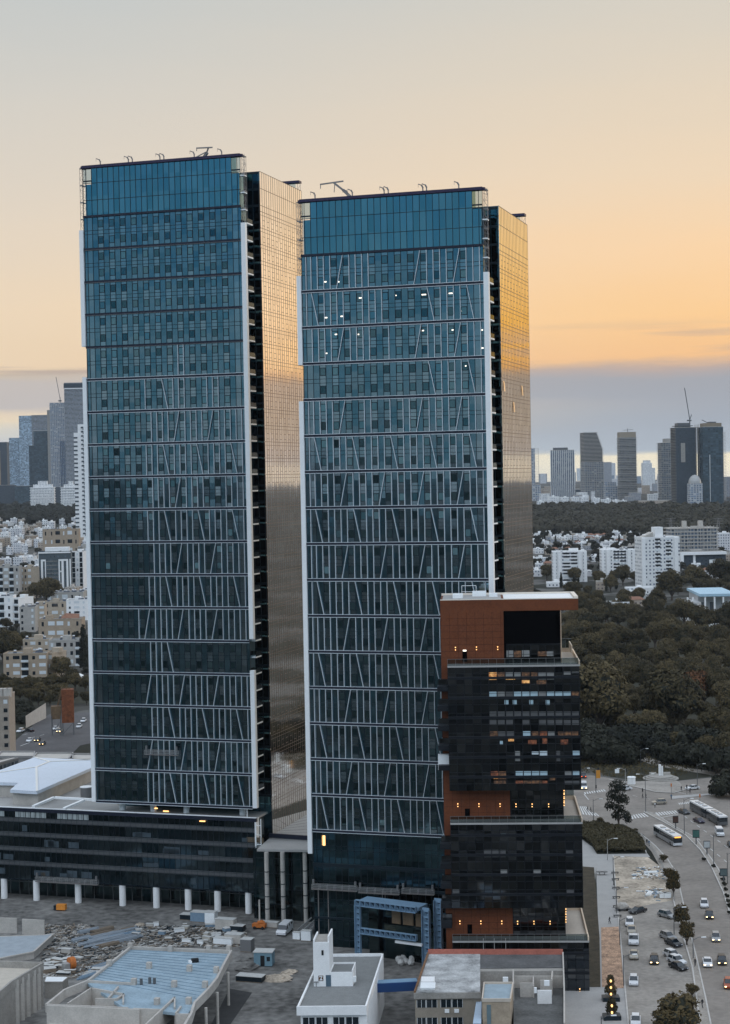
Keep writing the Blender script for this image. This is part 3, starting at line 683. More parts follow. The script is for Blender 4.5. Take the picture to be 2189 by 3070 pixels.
# core + left brown wall
MB().box(.6, 19.8, 3.6, 14, 0, 76.0).build('core', M['bframe'], BR)
MB().box(-1.15, .55, 3.0, 15.4, 0, 78.2).build('side_wall', M['rust'], BR)
MB().box(.55, 9.9, 3.0, 3.6, 66.7, 77.98).build('terrace_wall', M['rust'], BR)
MB().box(.55, 10.5, 3.0, 3.6, 39.2, 45.1).build('terrace_wall', M['rust'], BR)
MB().box(.55, 10.6, 3.0, 3.6, 18.5, 24.5).build('terrace_wall', M['rust'], BR)
jm = mat('panel_joint', (.05, .014, .006), .9, 0, .1); 
for za_, zb2 in ((66.9, 76.1), (39.5, 45.0), (18.9, 24.4)):
    jj = MB()
    for i in range(1, 8): jj.box(-1.1+1.5*i-.02, -1.1+1.5*i+.02, 2.975, 2.998, za_, zb2)
    z = za_+1.15
    while z < zb2: jj.box(-1.1, 9.8, 2.975, 2.998, z-.02, z+.02); z += 1.15
    jj.build('panel_joint', jm, BR)
# roof slab
MB().box(.56, 23.0, 3.0, 15.4, 76.2, 78.2).build('roof_slab', M['rust'], BR)
m_ = MB().box(-1.15, 23.0, 3.0, 3.25, 78.2, 78.35).box(22.3, 23.0, 3.3, 15.4, 78.2, 78.6).box(-1.15, 22.3, 15.1, 15.4, 78.2, 78.6)
m_.build('roof_parapet', mat('parapet_cap', (.78, .7, .6), .6, 0, .05), BR)
MB().box(10, 22.2, 3.6, 15.0, 78.2, 78.3).build('roof_surface', M['white'], BR)
MB().box(-.8, 9.6, 3.6, 15.0, 78.2, 78.28).build('roof_gravel', M['pave'], BR)
for (x, y, sx, sy, sz) in [(1, 7, 1.8, 4, .6), (4.5, 11, 2.5, 1.5, .9), (7.5, 9, 1.5, 2, .6)]:
    MB().box(x, x+sx, y, y+sy, 78.28, 78.28+sz).build('roof_duct', M['white'], BR)
m_ = MB()
for x in (2.6, 5.2):
    m_.beam((x, 13, 78.3), (x, 13, 80.1), .08)
for z in (79, 80.1): m_.beam((2.6, 13, z), (5.2, 13, z), .08)
m_.build('roof_railing', M['white'], BR)
# black panel painted as the shade of the open void, and the glazing
MB().box(9.95, 19.9, 3.3, 3.59, 70.4, 76.15).build('void_shade', M['voidblack'], BR)
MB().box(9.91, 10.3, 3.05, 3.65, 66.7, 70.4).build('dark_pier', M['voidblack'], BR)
MB().box(19.85, 20.0, 3.1, 3.3, 66.9, 76.15).build('corner_post', mat('sunset_tint_post', (.55, .4, .28), .5, 0, .05), BR)  # post colour carries the same painted sunset warmth as the right rims
gz_ = curtain('terrace_glass', (.06, .065, .07), (.16, .165, .17), 1.425, 1.6, x0=10.4, z0=.4, tilt=.02)
for z0, z1 in ((66.8, 70.3), (39.4, 45.0), (18.7, 24.4)):
    MB().box(10.7, 19.9, 3.35, 3.6, z0, z1).build('terrace_glazing', gz_, BR)
    m_ = MB()
    for i in range(8): m_.box(10.7+i*1.3-.04, 10.7+i*1.3+.04, 3.25, 3.34, z0, z1)
    z = z0+1.7
    while z < z1: m_.box(10.7, 19.9, 3.25, 3.34, z-.04, z+.04); z += 1.7
    m_.box(10.7, 19.9, 3.2, 3.34, z1-.15, z1)
    m_.build('glazing_frame', M['bframe'], BR)
# terraces: floor, ledge, glass rail
warm = mat('terrace_render', (.62, .54, .45), .8, 0, .08)
for zf, x1 in ((66.9, 22.95), (39.4, 22.95), (18.7, 23.75)):
    MB().box(-.02, x1, -.15, 3.0, zf-.22, zf+.1).build('terrace_ledge', M['pave'], BR)
    MB().box(19.9, x1, 3.0, BD+1, zf-.2, zf+.1).build('terrace_floor', warm, BR)
    m_ = MB().box(x1-.25, x1, 0, BD+1, zf+.1, zf+.75).box(20, x1-.25, BD+.7, BD+1, zf+.1, zf+.9)
    m_.box(x1-.8, x1-.6, BD*.6, BD, zf+.75, zf+2.2) if zf > 60 else None
    m_.build('terrace_parapet', mat('sunset_tint_parapet', (.75, .6, .45), .7, 0, .05), BR)  # sunset warmth on the right rims is mixed into this colour
    MB().box(0, x1-.25, -.1, -.06, zf+.1, zf+1.25).build('balustrade', M['rail'], BR)
    MB().box(19.95, x1-.3, BD+.4, BD+.44, zf+.9, zf+2.6).build('balustrade', M['rail'], BR)
    m_ = MB()
    for i in range(17): m_.box(i*1.425-.02, i*1.425+.02, -.12, -.05, zf+.1, zf+1.25)
    m_.box(0, x1-.25, -.12, -.05, zf+1.22, zf+1.27)
    m_.box(19.95, x1-.3, BD+.38, BD+.46, zf+2.55, zf+2.65); m_.box(21.5, 21.56, BD+.38, BD+.46, zf+.9, zf+2.6)
    m_.build('balustrade_frame', M['grey'], BR)
# left ledges
z = 62.9
while z > 20:
    if not (38 < z < 46): MB().box(-1.9, -.03, .3, 2.9, z-.45, z+.45).build('side_ledge', M['bframe'], BR); MB().box(-1.7, -.05, 2.2, 2.98, z+.46, z+1.5).build('side_pane', gz_, BR)
    z -= 3.46
MB().box(-2.0, -.1, 1.6, 2.6, 48.5, 51.2).build('service_cabinet', M['white'], BR)
def bpx(x, y, v):
    d = ray(x, y); Vb = Vector((-math.sin(BY), math.cos(BY), 0)); Ub = Vector((math.cos(BY), math.sin(BY), 0))
    P0 = B0+Vb*v; t = (P0-CAMP).dot(Vb)/d.dot(Vb); q = CAMP+d*t-B0; return q.dot(Ub), q.z
c5 = lambda x, y: (1250+x/2.953, 1750+y/2.953)
c3 = lambda x, y: (1200+x/2.707, 2500+y/2.707)
# doors
for (a, b, c, d_), v in (((403, 590, 445, 690), 2.98), ((425, 1992, 470, 2060), 2.98)):
    x0, z1 = bpx(*c5(a, b), v); x1, z0 = bpx(*c5(c, d_), v)
    MB().box(x0, x1, v-.08, v-.005, z0, z1).build('terrace_door', M['voidblack'], BR)
x0, z1 = bpx(*c3(545, 735), 2.98); x1, z0 = bpx(*c3(585, 810), 2.98); MB().box(x0, x1, 2.9, 2.975, z0, z1).build('terrace_door', M['voidblack'], BR)
# wall lamps with up and down light
WL = [(c5(342, 575), 2.9), (c5(528, 572), 2.9), (c5(716, 570), 2.9), (c5(363, 1960), 2.9), (c5(550, 1960), 2.9), (c5(737, 1960), 2.9), (c5(878, 1962), 3.2), (c5(1021, 1962), 3.2), (c5(1167, 1962), 3.2),
      (c3(485, 718), 2.9), (c3(655, 718), 2.9), (c3(825, 718), 2.9), (c3(953, 720), 3.2), (c3(1086, 720), 3.2), (c3(1217, 720), 3.2),
      (c5(1304, 1842), 3.1), (c5(1304, 1875), 3.1), (c5(1304, 1912), 3.1), (c5(1304, 1950), 3.1), (c3(1345, 620), 3.1), (c3(1345, 662), 3.1), (c3(1345, 705), 3.1), (c3(1458, 1268), -.15), (c3(1415, 1475), -.15), (c3(1508, 1480), -.15)]
for (p, v) in WL:
    x, z = bpx(*p, v)
    l = MB().box(x-.09, x+.09, v-.2, v-.02, z-.12, z+.12).build('wall_lamp', M['bframe'], BR)
    MB().add([(x-.07, v-.16, z+.13), (x+.07, v-.16, z+.13), (x+.1, v-.03, z+.3), (x-.1, v-.03, z+.3), (x-.07, v-.03, z+.13), (x+.07, v-.03, z+.13)], [(0, 1, 2, 3), (0, 3, 4), (1, 5, 2)]).box(x-.08, x+.08, v-.14, v-.03, z-.3, z-.13).build('lamp_glow', M['lamp'], l)
x, z = bpx(*c5(423, 592), 2.9); MB().box(x-.3, x+.3, 2.75, 2.9, z-.12, z+.12).build('door_lamp', M['office'], BR)
# lit offices and blinds in single panes
def interior(name, a, b_, st):
    m, t, b = newmat(name); g = t.nodes.new('ShaderNodeNewGeometry'); n = t.nodes.new('ShaderNodeTexNoise'); n.inputs['Scale'].default_value = 2.2; n.inputs['Detail'].default_value = 3; t.links.new(g.outputs['Position'], n.inputs['Vector'])
    f = mth('MULTIPLY', mth('SUBTRACT', n.outputs['Fac'], .36, tree=t), 3.2, tree=t, clamp=True); t.links.new(mixc(f, (*a, 1), (*b_, 1), tree=t), b.inputs['Emission Color']); b.inputs['Emission Strength'].default_value = st; b.inputs['Base Color'].default_value = (.03, .03, .03, 1); b.inputs['Roughness'].default_value = .15; return m
lit_o = interior('office_warm', (.35, .12, .03), (1, .6, .22), .85); lit_d = interior('office_dim', (.06, .03, .015), (.5, .26, .12), .28); lit_r = interior('office_red', (.1, .03, .01), (.55, .19, .08), .36)
bl_b = mat('blue_blind', (.42, .56, .62), .6, 0, .1); bl_g = mat('grey_blind', (.24, .24, .23), .6, 0, .15); bl_d = mat('dark_blind', (.1, .1, .1), .5, 0, .15)
bl_l = mat('pale_blind', (.62, .7, .74), .6, 0, .1)
lits = [(638, 785, 712, 850, lit_o), (714, 785, 778, 845, lit_d), (787, 828, 872, 848, lit_o), (786, 785, 850, 820, bl_g), (862, 785, 920, 845, bl_g), (930, 785, 1000, 845, lit_d), (930, 855, 1000, 880, lit_o), (1012, 785, 1068, 840, lit_d), (1076, 785, 1145, 850, bl_g), (1150, 785, 1215, 850, bl_g), (1060, 855, 1145, 890, lit_d), (1300, 780, 1362, 805, bl_g), (1372, 780, 1436, 790, bl_g)]
for i in range(11):
    x = 640+i*73; lits.append((x, 957, x+66, 1005, [bl_b, bl_g, bl_d, bl_b, bl_b, bl_b, bl_g, bl_b, bl_b, bl_b, lit_d][i]))
    if i in (2, 3, 5, 7): lits.append((x-10, 1030, x+26, 1072, bl_b))
    lits.append((x, 1132, x+66, 1195, bl_d if i % 2 else bl_d))
    if i not in (3, 5): lits.append((x, 1205, x+66, 1250, bl_d))
lits += [(645, 1308, 715, 1368, lit_d), (718, 1308, 785, 1368, bl_d), (796, 1308, 860, 1368, bl_d), (810, 1375, 860, 1395, lit_o), (940, 1306, 1006, 1370, bl_b), (1016, 1310, 1076, 1368, lit_d), (985, 1384, 1060, 1422, lit_r), (1088, 1310, 1152, 1350, lit_r), (1112, 1356, 1155, 1418, lit_r), (1160, 1310, 1220, 1368, bl_g), (1250, 1310, 1300, 1368, lit_d), (1272, 1380, 1340, 1422, lit_r), (1306, 1310, 1370, 1366, lit_d), (1376, 1308, 1430, 1366, lit_d), (735, 1392, 762, 1425, bl_b),
         (870, 1482, 915, 1570, bl_g), (1018, 1486, 1078, 1512, bl_l), (1088, 1482, 1155, 1522, bl_l), (1380, 1480, 1442, 1545, bl_b), (1235, 1480, 1270, 1570, bl_d),
         (655, 1660, 722, 1720, lit_r), (728, 1662, 790, 1730, lit_d), (680, 1718, 722, 1728, lit_o), (682, 1745, 790, 1772, lit_d), (875, 1745, 945, 1772, lit_r), (948, 1745, 1105, 1770, lit_d), (1110, 1745, 1156, 1770, lit_r), (1176, 1700, 1225, 1740, lit_d), (1310, 1660, 1370, 1720, bl_g), (1376, 1660, 1440, 1720, bl_b), (1310, 1745, 1440, 1775, bl_d)]
for i in range(4): lits.append((875+i*72, 1660, 875+i*72+66, 1722, bl_b))
def pane(p0, p1, m, v=-.01):
    x0, z1 = bpx(*p0, v); x1, z0 = bpx(*p1, v); MB().box(x0, x1, v-.03, v, z0, z1).build('window', m, BR)
for a, b, c, d_, m in lits: pane(c5(a, b), c5(c, d_), m)
for a, b, c, d_, m in [(860, 595, 925, 650, lit_d), (785, 592, 855, 650, bl_g), (930, 590, 998, 645, bl_g), (1070, 600, 1150, 640, lit_d), (1150, 600, 1212, 640, bl_g)]: pane(c5(a, b), c5(c, d_), m, 3.3)
for a, b, c, d_, m in [(815, 290, 870, 345, bl_g), (1082, 290, 1142, 345, bl_g), (1345, 130, 1405, 185, bl_d), (680, 130, 740, 190, bl_d), (745, 130, 800, 190, bl_d), (805, 130, 858, 190, bl_d), (1350, 450, 1410, 505, bl_d), (425, 450, 480, 505, bl_d), (1345, 290, 1405, 345, bl_d), (815, 0, 858, 22, bl_b), (1080, 0, 1140, 22, bl_d)]: pane(c3(a, b), c3(c, d_), m)
BR.location = (15.41, 328.5, -10.98); BR.scale = (1.1098,)*3    # storey height 3.83 m, foot well below the ramped ground
# ================================================================ steel portal in front of the shorter tower
c7 = lambda x, y: (700+x/2.32, 2350+y/2.32)
PO = DP(*c7(848, 812), 350); PO = Vector((PO.x, PO.y, 0)); PY = -.52
PT = thing('steel_portal', 'pale blue steel portal frame of stiffened girders at the tower foot', 'portal', PO, PY)
M['bluesteel'] = mat('blue_primer_steel', (.22, .35, .48), .5, .1, .12)
M['navy'] = mat('navy_web', (.02, .05, .09), .5, 0, .1)
def girder(m_, p, q, w=1.0, d=.7, n=None, ax='z'):
    p, q = Vector(p), Vector(q); Ln = (q-p).length; dr = (q-p).normalized(); side = Vector((0, 0, 1)) if abs(dr.z) < .5 else (Vector((1, 0, 0)) if ax == 'z' else Vector((0, 1, 0)))
    for s in (-1, 1): m_.beam(p+side*s*w/2, q+side*s*w/2, *((d, .1) if abs(dr.z) < .5 else ((.1, d) if ax == 'z' else (d, .1))))
    nn = Vector((0, .18, 0)) if ax == 'z' else Vector((-.18, 0, 0))
    m_.beam(p+nn, q+nn, *((.06, w) if abs(dr.z) < .5 else ((w, .06) if ax == 'z' else (.06, w))), m=1)
    k = max(2, int(Ln/1.15))
    for i in range(k+1):
        c = p+dr*Ln*i/k; m_.beam(c-side*w/2, c+side*w/2, .1, d) if True else None
    for i in range(k):
        c = p+dr*Ln*i/k; e = p+dr*Ln*(i+1)/k
        y_ = Vector((0, -.1, 0)); m_.add([c-side*w*.45+y_, e-side*w*.45+y_, c+side*w*.45+y_], [(0, 1, 2), (2, 1, 0)])
zT, zB = 12.3, 6.6; LP = 14.2
for nm, p, q in (('top_girder', (0, 0, zT), (LP, 0, zT)), ('bottom_girder', (1, 0, zB), (LP, 0, zB)), ('leg', (.5, 0, 0), (.5, 0, zT-.5))):
    m_ = MB(); girder(m_, p, q, 1.15, .8); m_.build(nm, [M['bluesteel'], M['navy']], PT)
for nm, p, q in (('side_leg', (LP+3.2, 3.5, 0), (LP+3.2, 3.5, zT+1.5)), ('leg', (LP+1.7, 1, 0), (LP+1.7, 1, zT)), ('side_leg', (LP+5.6, 5.5, 6), (LP+5.6, 5.5, zT+.8))):
    m_ = MB(); girder(m_, p, q, 1.6, .9); m_.build(nm, [M['bluesteel'], M['navy']], PT)
MB().box(9, LP+1, .3, .9, zB-1.7, zB-1.2).build('pale_beam', M['white'], PT)
MB().box(.3, LP+2, 5, 5.3, 0, zT).build('hall_glass', GL_LOBBY, PT)
for x0, x1 in ((6, 8), (8.6, 11), (11.6, 14)): MB().box(x0, x1, 4.6, 4.9, zB+1, zB+3.6).build('hoarding_panel', mat('plywood', (.22, .15, .09), .8, 0, .25, .8), PT)
MB().box(0, LP, 1.2, 5, zT-.5, zT+.2).build('deck', M['bluesteel'], PT)
# ================================================================ ground sheets (measured from the photo, laid flat on the ground)
a4 = lambda x, y: (1700+x/3.321, 2200+y/3.321)
a5 = lambda x, y: (1700+x/3.321, 2600+y/3.321)
sheet('ground_site', [(-200, 3300), (-200, 2640), (1300, 2640), (1300, 3300)], .0, M['soil'])
sheet('road', [a4(-300, 480), a4(140, 400), a4(420, 440), a4(700, 500), a4(1100, 470), a4(1420, 440), a4(1900, 400), a4(1900, 700), a4(1900, 2000), (2500, 3300), (2140, 3300), a5(1380, 1300), a5(1290, 900), a5(1190, 500), a5(1090, 60), a4(1000, 1250), a4(880, 1120), a4(760, 1000), a4(560, 900), a4(-300, 900)], .02, M['asphalt'])
sheet('median_strip', [a4(760, 775), a4(880, 800), a4(1060, 920), a4(1280, 1040), a4(1440, 1250), a4(1540, 1400), a4(1624, 1600), a5(1700, 500), a5(1640, 520), a5(1560, 260), a5(1440, 0), a4(1330, 1160), a4(1180, 1010), a4(960, 880)], .14, M['footway'])
sheet('pavement', [a4(680, 985), a4(740, 1000), a4(880, 1120), a4(1000, 1250), a5(1090, 60), a5(1190, 500), a5(1290, 900), a5(1380, 1300), a5(1450, 1700), a5(1340, 1700), a5(1290, 1300), a5(1230, 1000), a5(1180, 760), a5(1060, 350), a4(930, 1330), a4(840, 1170), a4(740, 1060)], .13, M['footway'])
sheet('park_grass', [a4(-200, 350), a4(250, 330), a4(400, 420), a4(700, 470), a4(860, 460), a4(1060, 470), a4(1400, 430), a4(1800, 360), (2500, 1850), (1600, 1850)], .02, M['grass'])
sheet('park_path', [a4(640, 215), a4(760, 215), a4(900, 265), a4(1150, 330), a4(1420, 370), a4(1624, 430), a4(1624, 460), a4(1400, 405), a4(1130, 360), a4(860, 310), a4(650, 240)], .05, M['footway'])
sheet('corner_plaza', [a4(420, 455), a4(640, 520), a4(880, 580), a4(1060, 590), a4(1180, 560), a4(1120, 480), a4(1060, 455), a4(800, 470), a4(640, 475)], .15, M['asphalt2'])
sheet('hedge_bed', [a4(-100, 905), a4(300, 905), a4(420, 920), a4(560, 950), a4(700, 1010), a4(760, 1080), a4(790, 1190), a4(300, 1195), a4(250, 1120), a4(150, 1050), a4(-100, 1020)], .16, M['grass'])
sheet('plaza', [a4(-300, 1040), a4(150, 1050), a4(250, 1120), a4(300, 1195), a4(800, 1190), a4(830, 1230), a4(455, 1215), a4(470, 1494), a5(500, 400), a5(560, 1000), a5(620, 1700), a5(340, 1700), a5(335, 1190), a5(290, 0), a4(280, 1494), a4(260, 1380), a4(-300, 1300)], .06, M['pave'])
sheet('brick_paving', [a5(340, 600), a5(525, 590), a5(565, 1205), a5(350, 1200)], .09, mat('rusty_brick', (.42, .27, .18), .85, 0, .9, .45, var2=.8))
sheet('planting_strip', [a4(-100, 1300), a4(270, 1330), a4(285, 1494), a5(325, 700), a5(335, 1195), a5(-100, 1195)], .07, mat('planted_soil', (.05, .04, .024), .95, 0, .7, .5, var2=.7))
sheet('front_plaza', [a5(-200, 1195), a5(390, 1195), a5(500, 1260), a5(560, 1260), a5(620, 1700), a5(-200, 1700)], .10, M['pave'])
sheet('dirt_lot', [a4(460, 1215), a4(790, 1215), a4(900, 1300), a5(1020, 40), a5(1060, 330), a5(560, 420), a5(500, 380)], .05, M['dirt'])
sheet('car_park', [a5(510, 400), a5(900, 340), a5(1060, 330), a5(1160, 700), a5(1250, 1000), a5(1340, 1700), a5(620, 1700), a5(560, 1000)], .04, M['asphalt2'])
# kerbs along the carriageways
def kerb(pts, z=.02):
    mb = MB(); P = [G(*p, z) for p in pts]
    for a, b in zip(P, P[1:]): mb.beam((a.x, a.y, z+.09), (b.x, b.y, z+.09), .28, .18)
    return struct(mb.build('kerb', M['kerb']))
M['kerb'] = mat('kerb_stone', (.5, .48, .45), .85, 0, .25, .6)
kerb([a4(680, 985), a4(740, 1000), a4(880, 1120), a4(1000, 1250), a5(1090, 60), a5(1190, 500), a5(1290, 900), a5(1380, 1300), a5(1450, 1650)])
kerb([a4(760, 775), a4(960, 880), a4(1180, 1010), a4(1330, 1160), a5(1440, 0), a5(1560, 260), a5(1640, 520)]); kerb([a4(760, 775), a4(880, 800), a4(1060, 920), a4(1280, 1040), a4(1440, 1250), a4(1540, 1400)])
kerb([a4(420, 455), a4(640, 520), a4(880, 580), a4(1060, 590), a4(1180, 560)]); kerb([a4(300, 905), a4(420, 920), a4(560, 950), a4(700, 1010), a4(760, 1080), a4(790, 1190)]); kerb([a4(460, 1215), a5(500, 380), a5(560, 1000), a5(620, 1650)])
kerb([a5(1060, 330), a5(1160, 700), a5(1250, 1000), a5(1340, 1650)])
# painted markings
def stripes(name, p0, p1, p2, p3, n, z, duty=.5):
    mb = MB(); A, B, Cc, D_ = (G(*p, z) for p in (p0, p1, p2, p3))      # A->B near side, D->C far side
    for i in range(n):
        t0, t1 = i/n, (i+duty)/n
        mb.add([A.lerp(B, t0), A.lerp(B, t1), D_.lerp(Cc, t1), D_.lerp(Cc, t0)], [(0, 1, 2, 3)])
    return struct(mb.build(name, M['paint']))
stripes('crosswalk_marking', a4(650, 848), a4(830, 822), a4(775, 785), a4(635, 812), 6, .05)
stripes('crosswalk_marking', a4(915, 815), a4(1125, 790), a4(1090, 762), a4(880, 785), 8, .05)
stripes('crosswalk_marking', a4(130, 800), a4(340, 822), a4(300, 790), a4(120, 760), 7, .05)
stripes('crosswalk_marking', a4(120, 765), a4(250, 790), a4(200, 725), a4(110, 720), 5, .055)
stripes('crosswalk_marking', a4(180, 602), a4(400, 570), a4(380, 552), a4(170, 582), 9, .05)
stripes('crosswalk_marking', a4(1120, 705), a4(1260, 690), a4(1245, 672), a4(1110, 688), 8, .05)
def stripe_line(name, pts, w, z=.05, dash=None):
    mb = MB()
    P = [G(*p, z) for p in pts]
    for a, b in zip(P, P[1:]):
        Ls = (b-a).length; d = (b-a)/Ls; s = Vector((-d.y, d.x, 0))*w/2; t = 0
        while t < Ls:
            e = min(Ls, t+(dash or Ls)); mb.add([a+d*t-s, a+d*t+s, a+d*e+s, a+d*e-s], [(0, 3, 2, 1)]); t += (dash or Ls)*2.2
    return struct(mb.build(name, M['paint']))
stripe_line('lane_marking', [a4(920, 838), a4(1110, 800)], .3); stripe_line('lane_marking', [a4(1000, 850), a4(1240, 860)], .2, dash=3)
stripe_line('lane_marking', [a4(1300, 1040), a4(1620, 1300)], .18, dash=3); stripe_line('lane_marking', [a4(1170, 820), a4(1624, 1150)], .18, dash=3)
stripe_line('lane_marking', [a4(440, 560), a4(760, 640), a4(900, 660)], .15, dash=2.5); stripe_line('lane_marking', [a4(170, 600), a4(215, 655)], .25)
stripe_line('lane_marking', [a4(1000, 560), a4(1190, 600), a4(1500, 600)], .2)
struct(MB().add([G(*a4(1040, 620), .12), G(*a4(1460, 590), .12), G(*a4(1480, 602), .12), G(*a4(1050, 650), .12)], [(0, 1, 2, 3)]).build('traffic_island', M['pave']))
# ================================================================ foliage
M['leafdry2'] = foliage('hedge_leaves', (.03, .028, .014), (.075, .06, .03))
def leafmesh(nm, lobes, n, size, seed, mats, core=.72, squash=1):
    r = random.Random(seed); mb = MB(); tot = sum(l[1][0]*l[1][2] for l in lobes)
    for c, rr in lobes:
        k = int(n*rr[0]*rr[2]/tot)
        for _ in range(k):
            v = Vector((r.gauss(0, 1), r.gauss(0, 1), r.gauss(0, 1))).normalized()
            if v.z < -.75: v.z *= -1
            q = .72+.36*r.random()**1.3
            p = Vector((c[0]+v.x*rr[0]*q, c[1]+v.y*rr[1]*q, c[2]+v.z*rr[2]*q))
            a = (v+Vector((r.uniform(-1, 1), r.uniform(-1, 1), r.uniform(-.6, 1)))*.9).normalized(); u_ = a.cross(Vector((r.uniform(-1, 1), r.uniform(-1, 1), .3))).normalized(); w_ = a.cross(u_)
            s = size*r.uniform(.5, 1.2); s2 = s*r.uniform(.5, 1)
            mb.add([p-u_*s, p+w_*s2*.8, p+u_*s, p-w_*s2], [(0, 1, 2, 3)], 0)
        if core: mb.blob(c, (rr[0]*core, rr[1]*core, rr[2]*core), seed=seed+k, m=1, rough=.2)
    return mb.mesh(nm, mats)
def broadlobes(seed, R, H, h0):
    r = random.Random(seed); L_ = [((0, 0, h0+H*.5), (R*.72, R*.72, H*.45))]
    for i in range(9):
        a = i*2.4+r.random(); k = r.uniform(.4, .68)*R; z = h0+H*r.uniform(.25, .82); s = R*r.uniform(.26, .46)
        L_.append(((k*math.cos(a), k*math.sin(a), z), (s, s, s*.85)))
    return L_
TREES = {}
def tree_proto(key, R, H, h0, n, size, leaf, seed, lobes=None):
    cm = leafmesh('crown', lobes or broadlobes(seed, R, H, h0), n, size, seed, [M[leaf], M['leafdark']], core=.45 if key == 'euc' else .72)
    mb = MB(); mb.tube((0, 0, -1), (.1, 0, h0+H*.4), R*.06+.12, 8, R*.03+.05); r = random.Random(seed)
    for i in range(4): a = i*1.6; mb.tube((0, 0, h0*.8), (R*.5*math.cos(a), R*.5*math.sin(a), h0+H*.45), R*.03+.06, 6, .06)
    TREES[key] = (cm, mb.mesh('trunk', M['trunk']))
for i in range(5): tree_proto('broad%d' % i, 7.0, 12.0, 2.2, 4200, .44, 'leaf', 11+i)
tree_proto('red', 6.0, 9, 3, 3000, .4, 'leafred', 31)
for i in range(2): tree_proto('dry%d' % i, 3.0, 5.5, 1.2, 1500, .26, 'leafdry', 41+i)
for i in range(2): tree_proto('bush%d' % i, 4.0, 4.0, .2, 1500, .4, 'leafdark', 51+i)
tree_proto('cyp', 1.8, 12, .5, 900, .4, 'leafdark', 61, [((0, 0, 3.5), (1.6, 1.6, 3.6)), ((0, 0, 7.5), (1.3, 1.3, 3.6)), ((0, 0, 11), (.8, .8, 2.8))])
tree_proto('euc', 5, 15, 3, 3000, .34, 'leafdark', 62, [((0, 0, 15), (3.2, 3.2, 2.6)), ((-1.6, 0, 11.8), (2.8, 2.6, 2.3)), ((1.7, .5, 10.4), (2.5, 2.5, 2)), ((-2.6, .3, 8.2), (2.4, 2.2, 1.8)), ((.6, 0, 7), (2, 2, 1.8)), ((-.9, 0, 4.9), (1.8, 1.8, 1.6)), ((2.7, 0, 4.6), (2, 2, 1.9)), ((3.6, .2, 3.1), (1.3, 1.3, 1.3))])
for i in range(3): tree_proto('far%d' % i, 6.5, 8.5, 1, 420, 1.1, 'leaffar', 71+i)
def tree(key, pos, sc, label, cat='tree', group=None, rz=None, szz=1.0, name='broadleaf_tree'):
    cm, tm = TREES[key]; t = thing(name, label, cat, pos, random.uniform(0, 6.28) if rz is None else rz, group)
    t.scale = (sc, sc, sc*szz)
    for nm, me in (('crown', cm), ('trunk', tm)):
        o = bpy.data.objects.new(nm, me); C.objects.link(o); o.parent = t
    return t
def treepx(key, x, y, top, label, **k):         # foot at pixel (x, y), top at pixel row `top`
    P = G(x, y); h = (y-top)*P.y/FPX; base = {'br': 14.3, 're': 12, 'dr': 6.8, 'bu': 4.4, 'cy': 13.8, 'eu': 17.6, 'fa': 9.8}[key[:2]]
    return tree(key, P, h/base, label, **k)
# park wood on the right: rows of big crowns from back to front
rnd = random.Random(5); gP = 'trees massed in the park on the right'
rows = [(1885, 1690, 2200, 46), (1915, 1680, 2210, 44), (1950, 1700, 2200, 48), (1990, 1690, 2215, 50), (2030, 1680, 2200, 52), (2075, 1700, 2215, 54), (2120, 1690, 2205, 58), (2165, 1700, 2215, 60), (2210, 1690, 2200, 62)]
for (yb, xa, xb, st) in rows:
    x = xa+rnd.uniform(0, st)
    while x < xb:
        y = yb+rnd.uniform(-16, 16); P = G(x, y); sc = st*1.45/FPX*P.y/14*rnd.uniform(.8, 1.3)
        tree('broad%d' % rnd.randrange(5), P, sc, 'dark rounded broadleaf tree in the dense park wood right of the brown tower', group=gP, szz=rnd.uniform(.85, 1.15))
        x += st*rnd.uniform(.7, 1.2)
treepx('red', 2083, 2120, 2008, 'reddish autumn tree rising above the dark park wood', name='autumn_tree')
treepx('broad2', 1800, 2205, 1975, 'large round olive tree at the left edge of the park wood beside the tower', szz=1)
treepx('broad4', 2020, 2200, 2000, 'tall olive tree with a bright crown left of the red autumn tree')
for i, (x, y, tp) in enumerate([(1760, 2270, 2195), (1808, 2290, 2210), (1860, 2290, 2222), (1893, 2285, 2230), (1720, 2280, 2215), (2010, 2290, 2225), (2060, 2290, 2230), (2095, 2300, 2235), (1975, 2270, 2215), (2150, 2320, 2235), (2040, 2260, 2190), (2120, 2280, 2200), (2180, 2290, 2190)]):
    treepx('bush%d' % (i % 2) if i < 10 else 'broad%d' % (i % 5), x, y, tp, 'low dark bushy tree at the near edge of the park above the junction', group='bushy trees along the park edge', name='bushy_tree')
treepx('euc', 1855, 2486, 2338, 'tall loose dark tree standing alone beside the junction hedge', name='lone_tree', rz=0)
treepx('dry0', 2045, 2780, 2712, 'brownish roadside tree between car park and road, farther one', name='roadside_tree', szz=1.1)
treepx('dry1', 2060, 2835, 2765, 'brownish roadside tree between car park and road, nearer one', name='roadside_tree', szz=1.1)
treepx('dry0', 2020, 2690, 2620, 'slim brown shrub tree at the corner of the dirt lot', name='roadside_tree', szz=1.3).scale.x *= .5
treepx('dry0', 2040, 3100, 2925, 'big brown thicket at the near end of the car park', name='thicket', szz=.75)
treepx('dry1', 2000, 3110, 2975, 'brown undergrowth left of the big thicket at the bottom edge', name='thicket', szz=.7)
treepx('dry1', 2075, 2990, 2935, 'small brown shrub behind the big thicket', name='shrub', szz=.8)
treepx('bush1', 2165, 2385, 2325, 'dark round bush on the traffic island at the right edge', name='round_bush', szz=1.0); treepx('bush0', 2195, 2390, 2320, 'dark bush cut by the right picture edge', name='round_bush')
